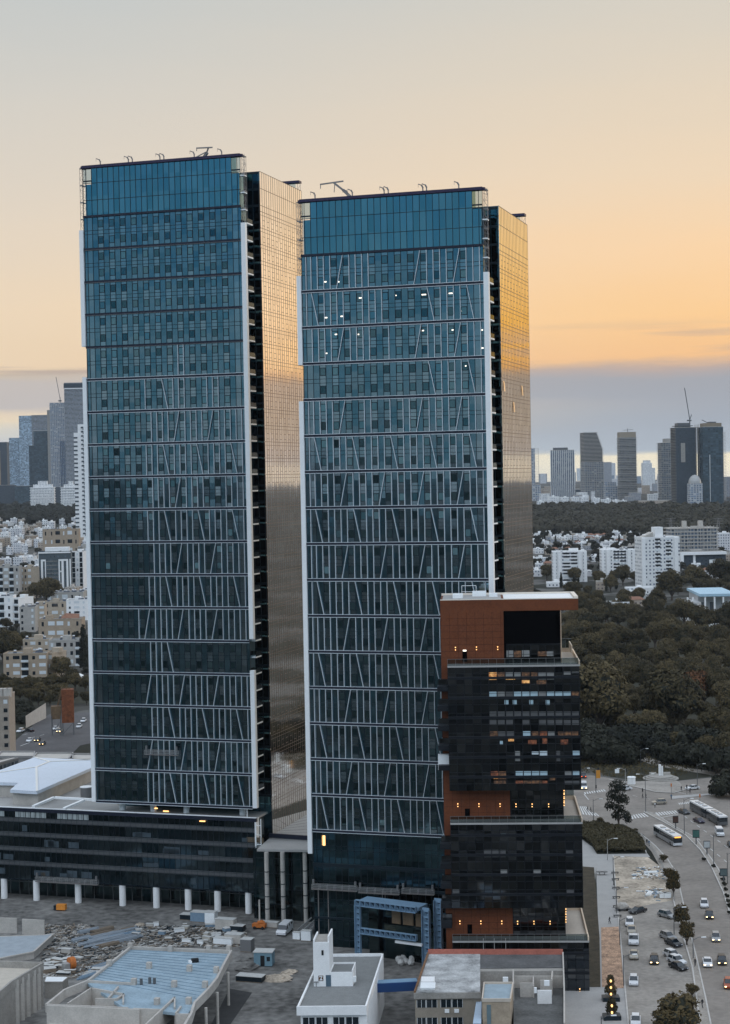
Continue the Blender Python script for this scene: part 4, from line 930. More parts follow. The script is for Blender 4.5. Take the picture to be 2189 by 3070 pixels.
treepx('dry0', 1800, 2470, 2440, 'thin bare shrub behind the triangular hedge', name='shrub', szz=.7); treepx('dry1', 1905, 2500, 2475, 'thin bare shrub at the right tip of the hedge', name='shrub', szz=.7)
for i, (x, y) in enumerate([(2112, 2580), (2140, 2600), (2163, 2625), (2168, 2640), (2172, 2655), (2176, 2670), (2180, 2690), (2184, 2705), (2187, 2720), (2189, 2740)]):
    tree('bush%d' % (i % 2), G(x, y, .14), .17, 'small dark shrub planted in the pale median strip', name='median_shrub', group='shrubs planted along the median strip', cat='shrub')
# hedge: one triangular bed of dark shrubbery
def clump_mass(name, poly, n, size, h, seed, mats, z0=None, hv=.5):
    r = random.Random(seed); mb = MB(); xs_ = [p[0] for p in poly]; ys_ = [p[1] for p in poly]; k = 0
    def inside(x, y):
        c = False; j = len(poly)-1
        for i in range(len(poly)):
            if (poly[i][1] > y) != (poly[j][1] > y) and x < (poly[j][0]-poly[i][0])*(y-poly[i][1])/(poly[j][1]-poly[i][1])+poly[i][0]: c = not c
            j = i
        return c
    while k < n:
        x, y = r.uniform(min(xs_), max(xs_)), r.uniform(min(ys_), max(ys_))
        if not inside(x, y): continue
        P = G(x, y) if z0 is None else G(x, y, z0); k += 1
        hh = h*(1-hv+hv*(.5+.5*math.sin(x*.11)*math.cos(y*.23+x*.05)))*r.uniform(.75, 1.1)
        p = Vector((P.x, P.y, P.z+hh*r.uniform(.6, 1))); a = Vector((r.uniform(-1, 1), r.uniform(-1, .2), r.uniform(0, 1.2))).normalized(); u_ = a.cross(Vector((r.uniform(-1, 1), r.uniform(-1, 1), .3))).normalized(); w_ = a.cross(u_); s = size*r.uniform(.5, 1.3)
        mb.add([p-u_*s, p+w_*s*.8, p+u_*s, p-w_*s], [(0, 1, 2, 3)])
    return mb.build(name, mats)
hp = [a4(-60, 915), a4(300, 915), a4(420, 928), a4(560, 958), a4(700, 1018), a4(755, 1085), a4(785, 1185), a4(300, 1188), a4(250, 1115), a4(150, 1045), a4(-60, 1020)]
o = clump_mass('hedge', hp, 7000, .42, 1.5, 3, M['leafdry2'], z0=.16, hv=.2); tag(o, 'broad triangular dark hedge beside the junction', 'hedge', kind='stuff')
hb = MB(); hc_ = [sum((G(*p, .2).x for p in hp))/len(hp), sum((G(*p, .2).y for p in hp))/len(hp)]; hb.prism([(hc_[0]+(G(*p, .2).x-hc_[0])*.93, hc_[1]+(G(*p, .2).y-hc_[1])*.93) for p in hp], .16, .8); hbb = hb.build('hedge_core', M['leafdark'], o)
o = clump_mass('park_undergrowth', [a4(-100, 440), a4(150, 380), a4(420, 430), a4(850, 455), a4(1100, 430), a4(1500, 300), a4(1500, 180), a4(-100, 180)], 3500, .35, .5, 4, M['leaf'], z0=.02); tag(o, 'low ground cover in the park beyond the junction', 'ground cover', kind='stuff')
# ================================================================ vehicles
def profile_body(mb, prof, w, taper=.0, m=0):
    n = len(prof); vs = []
    for s in (-1, 1):
        for (x, z) in prof: vs.append((x, s*(w/2-taper*max(0, z-.75)), z))
    mb.add(vs, [tuple(range(n)), tuple(range(n, 2*n))[::-1]]+[(i, i+n, (i+1) % n+n, (i+1) % n) for i in range(n)], m)
paints = {'white': (.7, .71, .72), 'silver': (.36, .37, .38), 'dark grey': (.035, .038, .045), 'black': (.012, .013, .016), 'beige': (.42, .38, .31), 'grey': (.12, .125, .13), 'orange red': (.38, .08, .03), 'blue': (.03, .05, .12), 'purple': (.03, .02, .05)}
PM = {k: mat('car_paint_'+k.replace(' ', '_'), v, .28, .0 if k == 'white' else .3, .04, 1, spec=.7, var2=.02) for k, v in paints.items()}
CARM = {}
def car(kind, colour, px_, heading, label, lights=None, z=.03, group=None, sc=1.0):
    """heading: picture point the car drives towards"""
    P = G(*px_, z); Q = G(*heading, z); a = math.atan2(Q.y-P.y, Q.x-P.x)
    t = thing(kind, label, 'van' if 'van' in kind else 'pickup' if 'pickup' in kind else 'car', P, a, group); t.scale = (sc,)*3
    van = 'van' in kind; suv = 'suv' in kind or 'hatch' in kind; Ln, w = (5.2, 1.95) if van else (4.4, 1.8)
    h = 2.1 if van else 1.62 if suv else 1.45; f, r = Ln/2, -Ln/2
    key = (kind, colour)
    if key not in CARM:
        mb = MB()
        if van: profile_body(mb, [(r, .35), (f, .35), (f, .8), (f-.25, 1.0), (f-.9, 1.15), (r, 1.15)], w, 0)
        else: profile_body(mb, [(r, .32), (f, .32), (f+.02, .62), (f-.15, .78), (f-1.15, .92), (r+.9, .97), (r+.05, .9), (r-.02, .6)], w, 0)
        gl = MB(); rf = MB()
        if van:
            profile_body(gl, [(f-.85, 1.152), (f-1.45, 1.85), (r+.1, 1.9), (r+.02, 1.152)], w-.06, .06); rf.box(r+.1, f-1.5, -w/2+.13, w/2-.13, 1.88, h)
            rf.box(r, f-2.2, -w/2, w/2, 1.15, 1.42); [rf.box(x, x+.12, -w/2+.0, w/2-.0, 1.15, 1.93) for x in (r+.0, r+1.6, f-2.3)]
        elif 'pickup' in kind:
            profile_body(gl, [(f-1.2, .93), (f-1.8, 1.5), (f-2.9, 1.5), (f-3.0, .93)], w-.12, .12); rf.box(f-2.85, f-1.85, -w/2+.2, w/2-.2, 1.49, 1.55); rf.box(r, r+.08, -w/2, w/2, .9, 1.2); rf.box(r, f-3.05, w/2-.08, w/2, .9, 1.2); rf.box(r, f-3.05, -w/2, -w/2+.08, .9, 1.2)
        else:
            rr_ = r+.35 if suv else r+.85
            profile_body(gl, [(f-1.2, .925), (f-1.85, h-.05), (rr_+(.35 if not suv else .2), h-.07), (rr_-(.1 if suv else .2), .96)], w-.1, .28); rf.box(rr_+.35, f-1.88, -w/2+.27, w/2-.27, h-.08, h)
            for x in (f-2.55,): rf.box(x-.05, x+.05, -w/2+.1, w/2-.1, .95, h-.2)
        wh = MB().tube((0, -.11, 0), (0, .11, 0), .33, 14, m=0).tube((0, -.125, 0), (0, .125, 0), .19, 10, m=1)
        CARM[key] = (mb.mesh('body', PM[colour]), gl.mesh('windows', M['carglass']), rf.mesh('roof', PM[colour]), wh.mesh('wheel', [M['tyre'], M['rim']]))
    b, g_, rf_, wh_ = CARM[key]
    def pt(nm, me, loc=(0, 0, 0)):
        o = bpy.data.objects.new(nm, me); C.objects.link(o); o.parent = t; o.location = loc; return o
    pt('body', b); pt('windows', g_); pt('roof', rf_)
    for x in (f-.85, r+.85):
        for y in (-w/2+.08, w/2-.08): pt('wheel', wh_, (x, y, .33))
    for y in (-w/2+.28, w/2-.28):
        MB().box(f-.02, f+.05, y-.17, y+.17, .55, .72).build('headlight', M['headl'] if lights == 'head' else M['headoff'], t)
        MB().box(r-.05, r+.02, y-.16, y+.16, .62, .8).build('taillight', M['braking'] if lights == 'tail' else M['taill'], t)
    return t
K = 'cars standing in the car park'
dn = lambda p, dx=0, dy=60: (p[0]+dx, p[1]+dy)
def cpx(kind, colour, q, dxy, label, conv=a5, **k):
    p = conv(*q); return car(kind, colour, p, (p[0]+dxy[0], p[1]+dxy[1]), label, **k)
cpx('sedan_car', 'dark grey', (705, 455), (-60, 14), 'dark grey car crossing the top of the car park')
cpx('hatchback_car', 'silver', (995, 500), (50, 14), 'silver hatchback at the top right of the car park beside the brown tree')
cpx('hatchback_car', 'white', (625, 575), (-1, 60), 'white car at the head of the row along the left kerb of the car park')
cpx('sedan_car', 'beige', (645, 650), (0, 60), 'beige car between white car and white pickup in the kerb row')
cpx('pickup_truck', 'white', (665, 755), (0, 60), 'white pickup with open bed in the kerb row of the car park', sc=1.18)
cpx('sedan_car', 'beige', (668, 900), (0, 60), 'beige sedan at the near end of the kerb row')
cpx('hatchback_car', 'white', (665, 1160), (-1, 60), 'white hatchback alone on the left side of the car park, nearer the camera')
cpx('suv_car', 'black', (870, 950), (0, 60), 'black car with lit headlights driving down the middle of the car park', lights='head')
cpx('hatchback_car', 'silver', (1005, 715), (52, 22), 'silver car parked slantwise above a dark one')
cpx('sedan_car', 'dark grey', (1062, 780), (52, 22), 'dark grey car parked slantwise below a silver one')
cpx('suv_car', 'white', (1050, 900), (50, 20), 'white car topmost of three slantwise cars close together')
cpx('hatchback_car', 'white', (1092, 955), (50, 20), 'white car in the middle of three slantwise cars close together')
cpx('sedan_car', 'black', (1110, 1015), (50, 20), 'black car nearest of three slantwise cars close together')
cpx('hatchback_car', 'white', (685, 1560), (0, 60), 'white car cut off by the bottom picture edge')
cpx('suv_car', 'white', (1368, 390), (8, 60), 'white car leading a dark one on the wide road')
cpx('hatchback_car', 'dark grey', (1418, 500), (10, 60), 'dark car with lit headlights close behind a white one on the wide road', lights='head')
cpx('hatchback_car', 'silver', (1483, 725), (9, 60), 'silver car alone in the middle of the wide road', lights='head')
cpx('sedan_car', 'white', (1400, 975), (10, 60), 'white car with lit headlights side by side with a dark one', lights='head')
cpx('suv_car', 'black', (1543, 955), (10, 60), 'black car with lit headlights side by side with a white one', lights='head')
cpx('hatchback_car', 'orange red', (1610, 1190), (8, 60), 'orange red car with lit headlights at the right picture edge', lights='head')
cpx('suv_car', 'beige', (920, 700), (-50, 2), 'beige car turning across the middle of the junction', conv=a4)
cpx('sedan_car', 'dark grey', (1165, 795), (40, 14), 'dark grey car waiting behind the articulated bus', conv=a4)
cpx('sedan_car', 'purple', (1315, 882), (40, 18), 'dark purple car beside the articulated bus', conv=a4, lights='tail')
cpx('sedan_car', 'white', (1250, 555), (-60, 6), 'white car at the far right side of the junction', conv=a4)
cpx('sedan_car', 'white', (575, 562), (-50, 4), 'white car half hidden behind the tall lone tree', conv=a4)
cpx('transit_van', 'white', (168, 545), (6, 30), 'white van with lit headlights emerging beside the brown tower', conv=a4, lights='head')
cpx('sedan_car', 'dark grey', (165, 435), (-8, -40), 'dark car with lit tail lights behind the white van beside the brown tower', conv=a4, lights='tail')
cpx('transit_van', 'white', (1520, 1010), (40, 60), 'white van behind the articulated bus on the right carriageway', conv=a4)
cpx('sedan_car', 'black', (1640, 1120), (40, 60), 'black car cut off by the right picture edge', conv=a4)
cpx('transit_van', 'white', (1340, 290), (-28, 24), 'white minibus with long windows parked before the entrance hall on site', conv=lambda x, y: (400+x/2.953, 2700+y/2.953), z=.02, sc=1.12)
q5 = lambda x, y: (x/5.413, 2050+y/5.413)
for (x, y, kind, colr, dxy, lab, li) in [(1355, 620, 'hatchback_car', 'white', (-40, 30), 'white car on the upper lane at far left beside the tall tower edge', None), (1285, 710, 'hatchback_car', 'white', (-40, 30), 'white car below another white one by the tall tower edge', None), (900, 745, 'sedan_car', 'white', (-30, 16), 'white car below the short orange silo', None),
                          (965, 785, 'sedan_car', 'beige', (-40, 30), 'pale car partly behind the silo legs', 'head'), (480, 775, 'sedan_car', 'black', (-60, -10), 'black car beside the concrete ramp wall on the left road', None), (480, 940, 'sedan_car', 'white', (-40, 26), 'white car with one lit lamp on the left road', None),
                          (610, 930, 'sedan_car', 'dark grey', (-40, 26), 'dark car with lit headlights on the left road', 'head'), (690, 990, 'sedan_car', 'black', (-40, 26), 'lowest dark car with lit headlights on the left road', 'head'), (335, 785, 'hatchback_car', 'white', (-30, 10), 'white car at the left end of the ramp wall', None)]:
    cpx(kind, colr, (x, y), dxy, lab, conv=q5, lights=li)
# buses
M['amber'] = emit('amber_display', (1, .42, .06), 2.2)
def bus(segs, label, name, front_lights=True, conv=a4):
    """segs: list of (rear px, front px) of the floor line of each rigid section"""
    P0 = G(*conv(*segs[-1][1]), .03); t = thing(name, label, 'bus', P0, 0)
    for i, (a, b) in enumerate(segs):
        A, B = G(*conv(*a), .03)-P0, G(*conv(*b), .03)-P0; d = (B-A).normalized(); Ls = (B-A).length; ang = math.atan2(d.y, d.x); mid = (A+B)/2
        def pb(nm, x0, x1, y0, y1, z0, z1, m, par=t):
            o = MB().box(x0, x1, y0, y1, z0, z1).build(nm, m, par); o.location = (mid.x, mid.y, 0); o.rotation_euler = (0, 0, ang); return o
        h = Ls/2
        pb('body', -h, h, -1.25, 1.25, .35, 1.35, PM['silver' if i == 0 and len(segs) == 1 else 'grey']); pb('windows', -h+.05, h-.03, -1.23, 1.23, 1.352, 2.55, M['carglass']); pb('roof', -h, h, -1.25, 1.25, 2.552, 2.95, PM['white'])
        mm = MB(); k = int(Ls/1.6)
        for j in range(1, k): mm.box(-h+Ls*j/k-.06, -h+Ls*j/k+.06, -1.24, 1.24, 1.36, 2.54)
        o = mm.build('window_pillar', PM['dark grey'], t); o.location = (mid.x, mid.y, 0); o.rotation_euler = (0, 0, ang)
        for j, x in enumerate((-h*.45, h*.05, h*.45)): pb('roof_unit', x-.7, x+.7, -.6, .6, 2.955, 3.15, PM['silver'])
        for x in (-h+2.4, h-2.4):
            for y in (-1.15, 1.15):
                o = MB().tube((x, y-.14, .5), (x, y+.14, .5), .5, 14, m=0).tube((x, y-.15, .5), (x, y+.15, .5), .28, 10, m=1).build('wheel', [M['tyre'], M['rim']], t); o.location = (mid.x, mid.y, 0); o.rotation_euler = (0, 0, ang)
        if i == len(segs)-1:
            pb('windscreen', h-.02, h+.04, -1.15, 1.15, 1.0, 2.3, M['carglass']); pb('front_panel', h-.02, h+.03, -1.24, 1.24, .35, .99, PM['white'])
            pb('destination_display', h+.0, h+.06, -.85, .85, 2.36, 2.66, M['amber'])
            for y in (-.95, .95): pb('headlight', h+.03, h+.07, y-.2, y+.2, .6, .8, M['headoff'])
        if i < len(segs)-1:
            n_ = G(*conv(*segs[i+1][0]), .03)-P0; o = MB().beam((B.x, B.y, 1.6), (n_.x, n_.y, 1.6), 2.2, 2.4).build('bellows', M['tyre'], t)
    return t
bus([((905, 1010), (1105, 1125))], 'white single bus with amber display on the wide road below the junction', 'city_bus')
bus([((1560, 925), (1430, 850)), ((1418, 842), (1262, 760))], 'long articulated bus with white roof heading away toward the junction', 'articulated_bus')

for i, (x, y, tp) in enumerate([(1700, 2235, 2150), (1745, 2240, 2160), (1790, 2245, 2170), (1840, 2250, 2175), (1890, 2255, 2180), (1945, 2255, 2185), (2000, 2250, 2180), (2060, 2255, 2180), (2120, 2260, 2185), (2175, 2265, 2190)]):
    treepx('bush%d' % (i % 2), x, y, tp, 'very dark bushy tree behind the front row of the park', group='dark bushy trees behind the park edge', name='bushy_tree')
# ================================================================ foreground buildings
def rel(T0, pts): return [(p.x-T0.x, p.y-T0.y) for p in pts]
def wallstrip(mb, a, b, z0, z1, th=.3, m=0):
    a, b = Vector((a[0], a[1], 0)), Vector((b[0], b[1], 0)); d = (b-a).normalized(); s = Vector((-d.y, d.x, 0))*th/2
    mb.prism([tuple((a-s)[:2]), tuple((b-s)[:2]), tuple((b+s)[:2]), tuple((a+s)[:2])], z0, z1, m)
def par_box(mb, O, ux, uy, x0, x1, y0, y1, z0, z1, m=0):
    """box in a skewed frame on the plan: O + x*ux + y*uy"""
    P = [O+ux*x+uy*y for x, y in ((x0, y0), (x1, y0), (x1, y1), (x0, y1))]; mb.prism([(p.x, p.y) for p in P], z0, z1, m)
# -- white flat-roofed building with stair head
ZW = 10.0
FL, FRt, BRt = G(889, 3018, ZW), G(1099, 3016, ZW), G(1150, 2858, ZW)
WB = thing('white_building', 'white flat-roofed building with stair tower at the bottom centre of the photo', 'building', (FL.x, FL.y, 0))
O = Vector((0, 0, 0)); ux = (FRt-FL); ux.z = 0; Lx = ux.length; ux = ux.normalized(); uy = (BRt-FRt); uy.z = 0; Ly = uy.length; uy = uy.normalized()
def wb(nm, x0, x1, y0, y1, z0, z1, m, par=WB): mb = MB(); par_box(mb, O, ux, uy, x0, x1, y0, y1, z0, z1); return mb.build(nm, m, par)
wb('wall', .6, Lx-.02, .6, Ly, 0, ZW-1.3, M['whitewall'])
M['gravel'] = mat('roof_gravel', (.2, .205, .2), .95, 0, .15, .8, var2=.3)
wb('roof', .3, Lx-.3, .3, Ly-.3, ZW-1.3, ZW-.5, M['gravel'])
mb = MB(); par_box(mb, O, ux, uy, 0, Lx, 0, .3, ZW-1.55, ZW); par_box(mb, O, ux, uy, Lx-.3, Lx, .3, Ly, ZW-1.1, ZW-.05); par_box(mb, O, ux, uy, 0, .3, .3, Ly, ZW-1.1, ZW-.15); par_box(mb, O, ux, uy, .3, Lx-.3, Ly-.3, Ly, ZW-1.1, ZW+.0)
mb.build('parapet', M['whitewall'], WB)
for (a, b) in ((.9, 3.1), (3.2, 5.3), (6.1, 8.2), (8.3, 10.6)):
    w_ = wb('window', a, b, .50, .58, ZW-3.35, ZW-1.95, M['carglass'])
    mb = MB()
    for x in (a, (a+b)/2-.04, b-.08): par_box(mb, O, ux, uy, x, x+.08, .42, .5, ZW-3.35, ZW-1.95)
    par_box(mb, O, ux, uy, a, b, .42, .5, ZW-2.02, ZW-1.95); par_box(mb, O, ux, uy, a-.1, b+.1, .4, .55, ZW-3.45, ZW-3.35); mb.build('frame', M['white'], w_)
def onroof(x, y, z): q = G(x, y, z)-FL; A = ux.x*uy.y-ux.y*uy.x; return (q.x*uy.y-q.y*uy.x)/A, (ux.x*q.y-ux.y*q.x)/A
zr = ZW-.5
sx0, sy0 = onroof(941, 2958, zr); sx1, _ = onroof(989, 2958, zr); sx2, _ = onroof(1058, 2958, zr)
wb('stair_tower', sx0, sx1, sy0, sy0+5.5, zr, zr+7.9, M['whitewall'])
wb('stair_annex', sx1+.02, sx2, sy0+.01, sy0+5.2, zr, zr+2.5, M['whitewall'])
wb('annex_roof', sx1+.25, sx2-.2, sy0+.3, sy0+5.0, zr+2.5, zr+2.56, M['gravel'])
mb = MB(); par_box(mb, O, ux, uy, sx1+.02, sx2, sy0+5.0, sy0+5.2, zr+2.56, zr+2.85); par_box(mb, O, ux, uy, sx2-.18, sx2, sy0, sy0+5.0, zr+2.56, zr+2.85); mb.build('annex_parapet', M['whitewall'], WB)
mb = MB(); par_box(mb, O, ux, uy, sx0, sx0+.25, sy0, sy0+5.5, zr+7.9, zr+8.4); par_box(mb, O, ux, uy, sx1-.3, sx1+.0, sy0+.3, sy0+5.5, zr+7.9, zr+8.9); mb.build('tower_parapet', M['whitewall'], WB)
k = sx1-sx0
wb('tower_roof', sx0+.3, sx1-.3, sy0+.3, sy0+5.2, zr+7.9, zr+8.0, M['concrete'])
wb('window', sx0+k*.52, sx0+k*.65, sy0-.05, sy0-.005, zr+5.6, zr+6.5, M['black'])
wb('door', sx0+k*.76, sx0+k*1.08, sy0-.06, sy0-.005, zr, zr+2.05, mat('blue_grey_door', (.08, .13, .17), .6, 0, .1))
# small brown painted panel beside the door with pale strokes
pn = wb('painted_panel', sx0+k*.3, sx0+k*.6, sy0-.05, sy0-.005, zr+1.0, zr+1.95, mat('brown_panel', (.10, .045, .02), .8, 0, .3, 2))
Pq = lambda x, z: tuple((O+ux*x+uy*(sy0-.07)).to_tuple()[:2])+(z,)
mb = MB(); xa, xb = sx0+k*.35, sx0+k*.56
for (p1, p2, p3, p4) in (((xa, 1.85), (xb, 1.85), (xb, 1.74), (xa, 1.7)), ((xb-.14, 1.8), (xb, 1.8), (xa+.2, 1.1), (xa+.02, 1.1)), ((xa+.1, 1.12), (xb, 1.12), (xb-.02, 1.24), (xa+.3, 1.5))):
    mb.add([Pq(p[0], zr+p[1]) for p in (p1, p2, p3, p4)], [(0, 1, 2, 3)])
mb.build('painted_mark', M['white'], pn)
wb('wall_unit', sx2+.01, sx2+.5, sy0+.4, sy0+1.2, zr+.6, zr+1.5, M['white'])
mb = MB(); par_box(mb, O, ux, uy, sx0+.1, sx0+.9, sy0-.5, sy0-.1, zr+.85, zr+.95); par_box(mb, O, ux, uy, sx0+.45, sx0+.55, sy0-.4, sy0-.3, zr, zr+.85); mb.build('roof_stand', M['grey'], WB)
# -- blue bridge / canopy between white building and old workshop
A_ = G(1115, 2975, 6.5); B_ = G(1253, 2968, 6.5)
t = thing('blue_fascia', 'deep blue metal canopy bridging the gap right of the white building', 'canopy', (A_.x, A_.y, 0))
d = B_-A_; MB().beam((0, 0, 7.2), (d.x, d.y, 7.2), .3, 1.6).build('fascia', mat('blue_metal', (.012, .05, .16), .5, 0, .1), t)
n_ = Vector((-d.y, d.x, 0)).normalized()*1.1
MB().beam((n_.x, n_.y, 8.0), (d.x+n_.x, d.y+n_.y, 8.0), 2.0, .15).build('canopy_top', M['bluesteel'], t)
# -- old workshop with stained roof and brick red parapet
ZO = 9.0
OB = thing('old_workshop', 'old workshop block with stained grey roof and brick red rear parapet, bottom right', 'building', (0, 0, 0))
oF0, oF1, oB0, oB1 = G(1244, 2978, ZO), G(1692, 2970, ZO), G(1284, 2862, ZO), G(1688, 2862, ZO)
OB.location = (oF0.x, oF0.y, 0); S = Vector((oF0.x, oF0.y, 0))
r2 = lambda p: (p.x-S.x, p.y-S.y)
stain = mat('stained_roof', (.40, .405, .40), .95, 0, .75, .35, var2=.35)
mid0, mid1 = G(1440, 2976, ZO), G(1440, 2862, ZO)
MB().prism([r2(oF0), r2(mid0), r2(mid1), r2(oB0)], 0, ZO).build('wall', mat('beige_wall', (.3, .26, .21), .85, 0, .2, .6), OB)
MB().prism([r2(oF0), r2(mid0), r2(mid1), r2(oB0)], ZO+.004, ZO+.15).build('roof', stain, OB)
MB().prism([r2(mid0.lerp(mid1, .55)), r2(oF1.lerp(oB1, .55)), r2(oB1), r2(mid1)], 0, ZO-.1).build('rear_wing', M['concrete'], OB)
MB().prism([r2(mid0.lerp(mid1, .62)), r2(oF1.lerp(oB1, .62)), r2(oB1), r2(mid1)], ZO-.09, ZO+.05).build('rear_roof', mat('tarred_roof', (.11, .11, .11), .9, 0, .5, .25, var2=.25), OB)
mb = MB(); wallstrip(mb, r2(oB0), r2(oB1), ZO-1.0, ZO+1.0, .35); mb.build('brick_parapet', mat('brick_red', (.42, .14, .10), .85, 0, .25, .8, var2=.25), OB)
mb = MB(); wallstrip(mb, r2(oF0), r2(oB0), ZO-1.0, ZO+.45, .35); mb.build('rust_edge', mat('rusty_edge', (.2, .11, .06), .9, 0, .4, .8), OB)
mb = MB(); wallstrip(mb, r2(oF1), r2(oB1), 0, ZO+.5, .25); wallstrip(mb, r2(G(1692, 3075, ZO)), r2(oF1), 0, ZO+.45, .25); mb.build('side_wall', M['concrete_l'], OB)
fd = (mid0-oF0); fd.z = 0; fL = fd.length; fd = fd.normalized(); fn = Vector((fd.y, -fd.x, 0))
def front(nm, x0, x1, z0, z1, m, dp=.06, par=OB, base=0.004):
    mb = MB(); P = [fd*x0+fn*base, fd*x1+fn*base, fd*x1+fn*(base+dp), fd*x0+fn*(base+dp)]; mb.prism([(p.x, p.y) for p in P], z0, z1); return mb.build(nm, m, par)
for i, (a, b) in enumerate(((.3, 1.9), (2.0, 3.9), (4.5, 6.4), (6.5, 8.4))):
    for lv in (0, 1):
        w_ = front('window', a, b, ZO-2.55-3.2*lv, ZO-1.15-3.2*lv, M['carglass'])
        mb = MB()
        for x in (a, (a+b)/2, b-.06):
            P = [fd*x+fn*.07, fd*(x+.06)+fn*.07, fd*(x+.06)+fn*.12, fd*x+fn*.12]; mb.prism([(p.x, p.y) for p in P], ZO-2.55-3.2*lv, ZO-1.15-3.2*lv)
        mb.build('frame', M['white'], w_)
for x in (5.2, 6.9): front('air_conditioner', x, x+.8, ZO-3.4, ZO-2.85, M['white'], .45, base=.01)
front('eaves', -.2, fL+.1, ZO-.9, ZO+.1, M['concrete'], .3, base=.13)
# roof cabin and front beige stair block, broken annex
def roofbox(nm, xa, xb, y, h, dpt, m, z=ZO+.15, par=OB):
    a = G(xa, y, z); b = G(xb, y, z); dd = (b-a).normalized(); nn = Vector((-dd.y, dd.x, 0))*dpt; mb = MB(); mb.prism([r2(a), r2(b), r2(b+nn), r2(a+nn)], z, z+h); return mb.build(nm, m, par)
roofbox('roof_cabin', 1263, 1303, 2968, 1.5, 3.0, M['whitewall']); roofbox('cabin_lid', 1260, 1305, 2964, .12, 3.3, M['white'], z=ZO+1.66)
sb = thing('stair_block', 'beige stained stair block with pale flat roof, front middle of the old workshops', 'building', S)
z9 = 10.6
P4 = [G(1446, 3000, z9), G(1530, 3000, z9), G(1538, 2950, z9), G(1452, 2950, z9)]
MB().prism([r2(p) for p in P4], 0, z9).build('wall', mat('stained_beige', (.40, .32, .235), .9, 0, .35, .5, var2=.15), sb)
MB().prism([r2(P4[0].lerp(P4[2], .03)), r2(P4[1].lerp(P4[3], .03)), r2(P4[2].lerp(P4[0], .03)), r2(P4[3].lerp(P4[1], .03))], z9, z9+.06).build('roof', mat('bluish_roof', (.30, .37, .41), .7, 0, .25, .5), sb)
mb = MB()
for i in range(4): wallstrip(mb, r2(P4[i]), r2(P4[(i+1) % 4]), z9-.2, z9+.35, .22)
mb.build('parapet', mat('cream_cap', (.55, .48, .4), .8, 0, .15), sb)
a, b = r2(P4[0]), r2(P4[1]); d_ = Vector((b[0]-a[0], b[1]-a[1], 0)).normalized(); nn = Vector((d_.y, -d_.x, 0))*.05
for x0_, x1_, m__ in ((.75, 1.45, mat('blue_shutter', (.14, .2, .22), .6, 0, .2)),):
    p0 = Vector((*a, 0))+d_*x0_+nn; p1 = Vector((*a, 0))+d_*x1_+nn; mb = MB(); wallstrip(mb, p0[:2], p1[:2], z9-5, z9-.7, .08); mb.build('shutter', m__, sb)
t = thing('blue_ramp', 'pale blue sloping roof sheet beside the beige stair block', 'roof sheet', S)
P = [G(1418, 3075, 7), G(1443, 3075, 7), G(1444, 2992, 8), G(1428, 2992, 8)]
mb = MB(); mb.prism([r2(p) for p in P], 7.0, 7.4); mb.build('sheet', mat('pale_blue_sheet', (.45, .55, .66), .6, 0, .1), t)
an = thing('ruined_annex', 'ruined grey annex with broken walls between stair block and side wall', 'building', S)
P = [G(1540, 3090, 6.5), G(1688, 3090, 6.5), G(1688, 2952, 6.5), G(1540, 2952, 6.5)]
MB().prism([r2(p) for p in P], 0, 6.5).build('floor_slab', mat('dark_slab', (.12, .12, .115), .95, 0, .5, .35, var2=.3), an)
mb = MB()
for (xa, ya, xb, yb, h) in ((1540, 3000, 1540, 2955, 3), (1560, 2990, 1600, 2990, 2.6), (1600, 2992, 1600, 2960, 2.2), (1620, 2985, 1655, 2985, 2.8), (1655, 2985, 1657, 2960, 3), (1540, 2962, 1688, 2962, 2.2)):
    wallstrip(mb, r2(G(xa, ya, 6.5)), r2(G(xb, yb, 6.5)), 6.52, 6.5+h, .25)
mb.build('broken_wall', M['concrete_l'], an)
roofbox('white_wall_patch', 1612, 1655, 3010, 2.4, .3, M['whitewall'], z=6.52, par=an)
for (xa, xb, y) in ((1508, 1524, 2946), (1632, 1648, 2956), (1602, 1610, 2978)):
    roofbox('air_conditioner', xa, xb, y, .9, .5, M['white'], z=ZO+.1, par=OB)
# antennas
for x in (1450, 1483, 1517):
    p = G(x, 2862, ZO); t = thing('roof_antenna', 'thin pole above the brick red parapet of the old workshop', 'antenna', (p.x, p.y, ZO+.9), group='thin poles along the brick red parapet'); MB().cyl((0, 0, 0), .05, 2.2, 6).build('pole', M['rail_grey'], t)
# -- unfinished concrete building with pale blue deck
ZB = 8.0
UB = thing('unfinished_building', 'unfinished concrete building with pale blue deck roof and curved edge, bottom left', 'building', (0, 0, 0))
bq = lambda x, y: (400+x/2.953, 2700+y/2.953); za = lambda x, y: (x/4.06, 2650+y/4.06)
S2 = G(480, 2960, ZB); S2.z = 0; UB.location = S2
r3 = lambda p: (p.x-S2.x, p.y-S2.y)
outline = [bq(865, 440), bq(800, 560), bq(740, 680), bq(660, 780), bq(540, 900), bq(510, 1000), bq(330, 1300), za(880, 1900), za(565, 1460), za(790, 1280), za(1070, 1170), za(1300, 990), za(1590, 760)]
pl = [r3(G(*p, ZB)) for p in outline]
MB().prism([r3(G(*p, ZB)) for p in [bq(860, 450), bq(800, 560), bq(740, 680), bq(660, 780), bq(540, 900), bq(480, 980), bq(300, 960), za(1500, 1470), za(1070, 1180), za(1300, 1000), za(1590, 770)]], ZB-1.0, ZB-.5).build('deck', mat('blue_deck', (.27, .36, .42), .7, 0, .35, .25, var2=.2), UB)
mb = MB(); A1, B1, A2, B2 = G(*za(1080, 1180), ZB-.49), G(*bq(540, 900), ZB-.49), G(*za(1590, 780), ZB-.49), G(*bq(850, 460), ZB-.49)
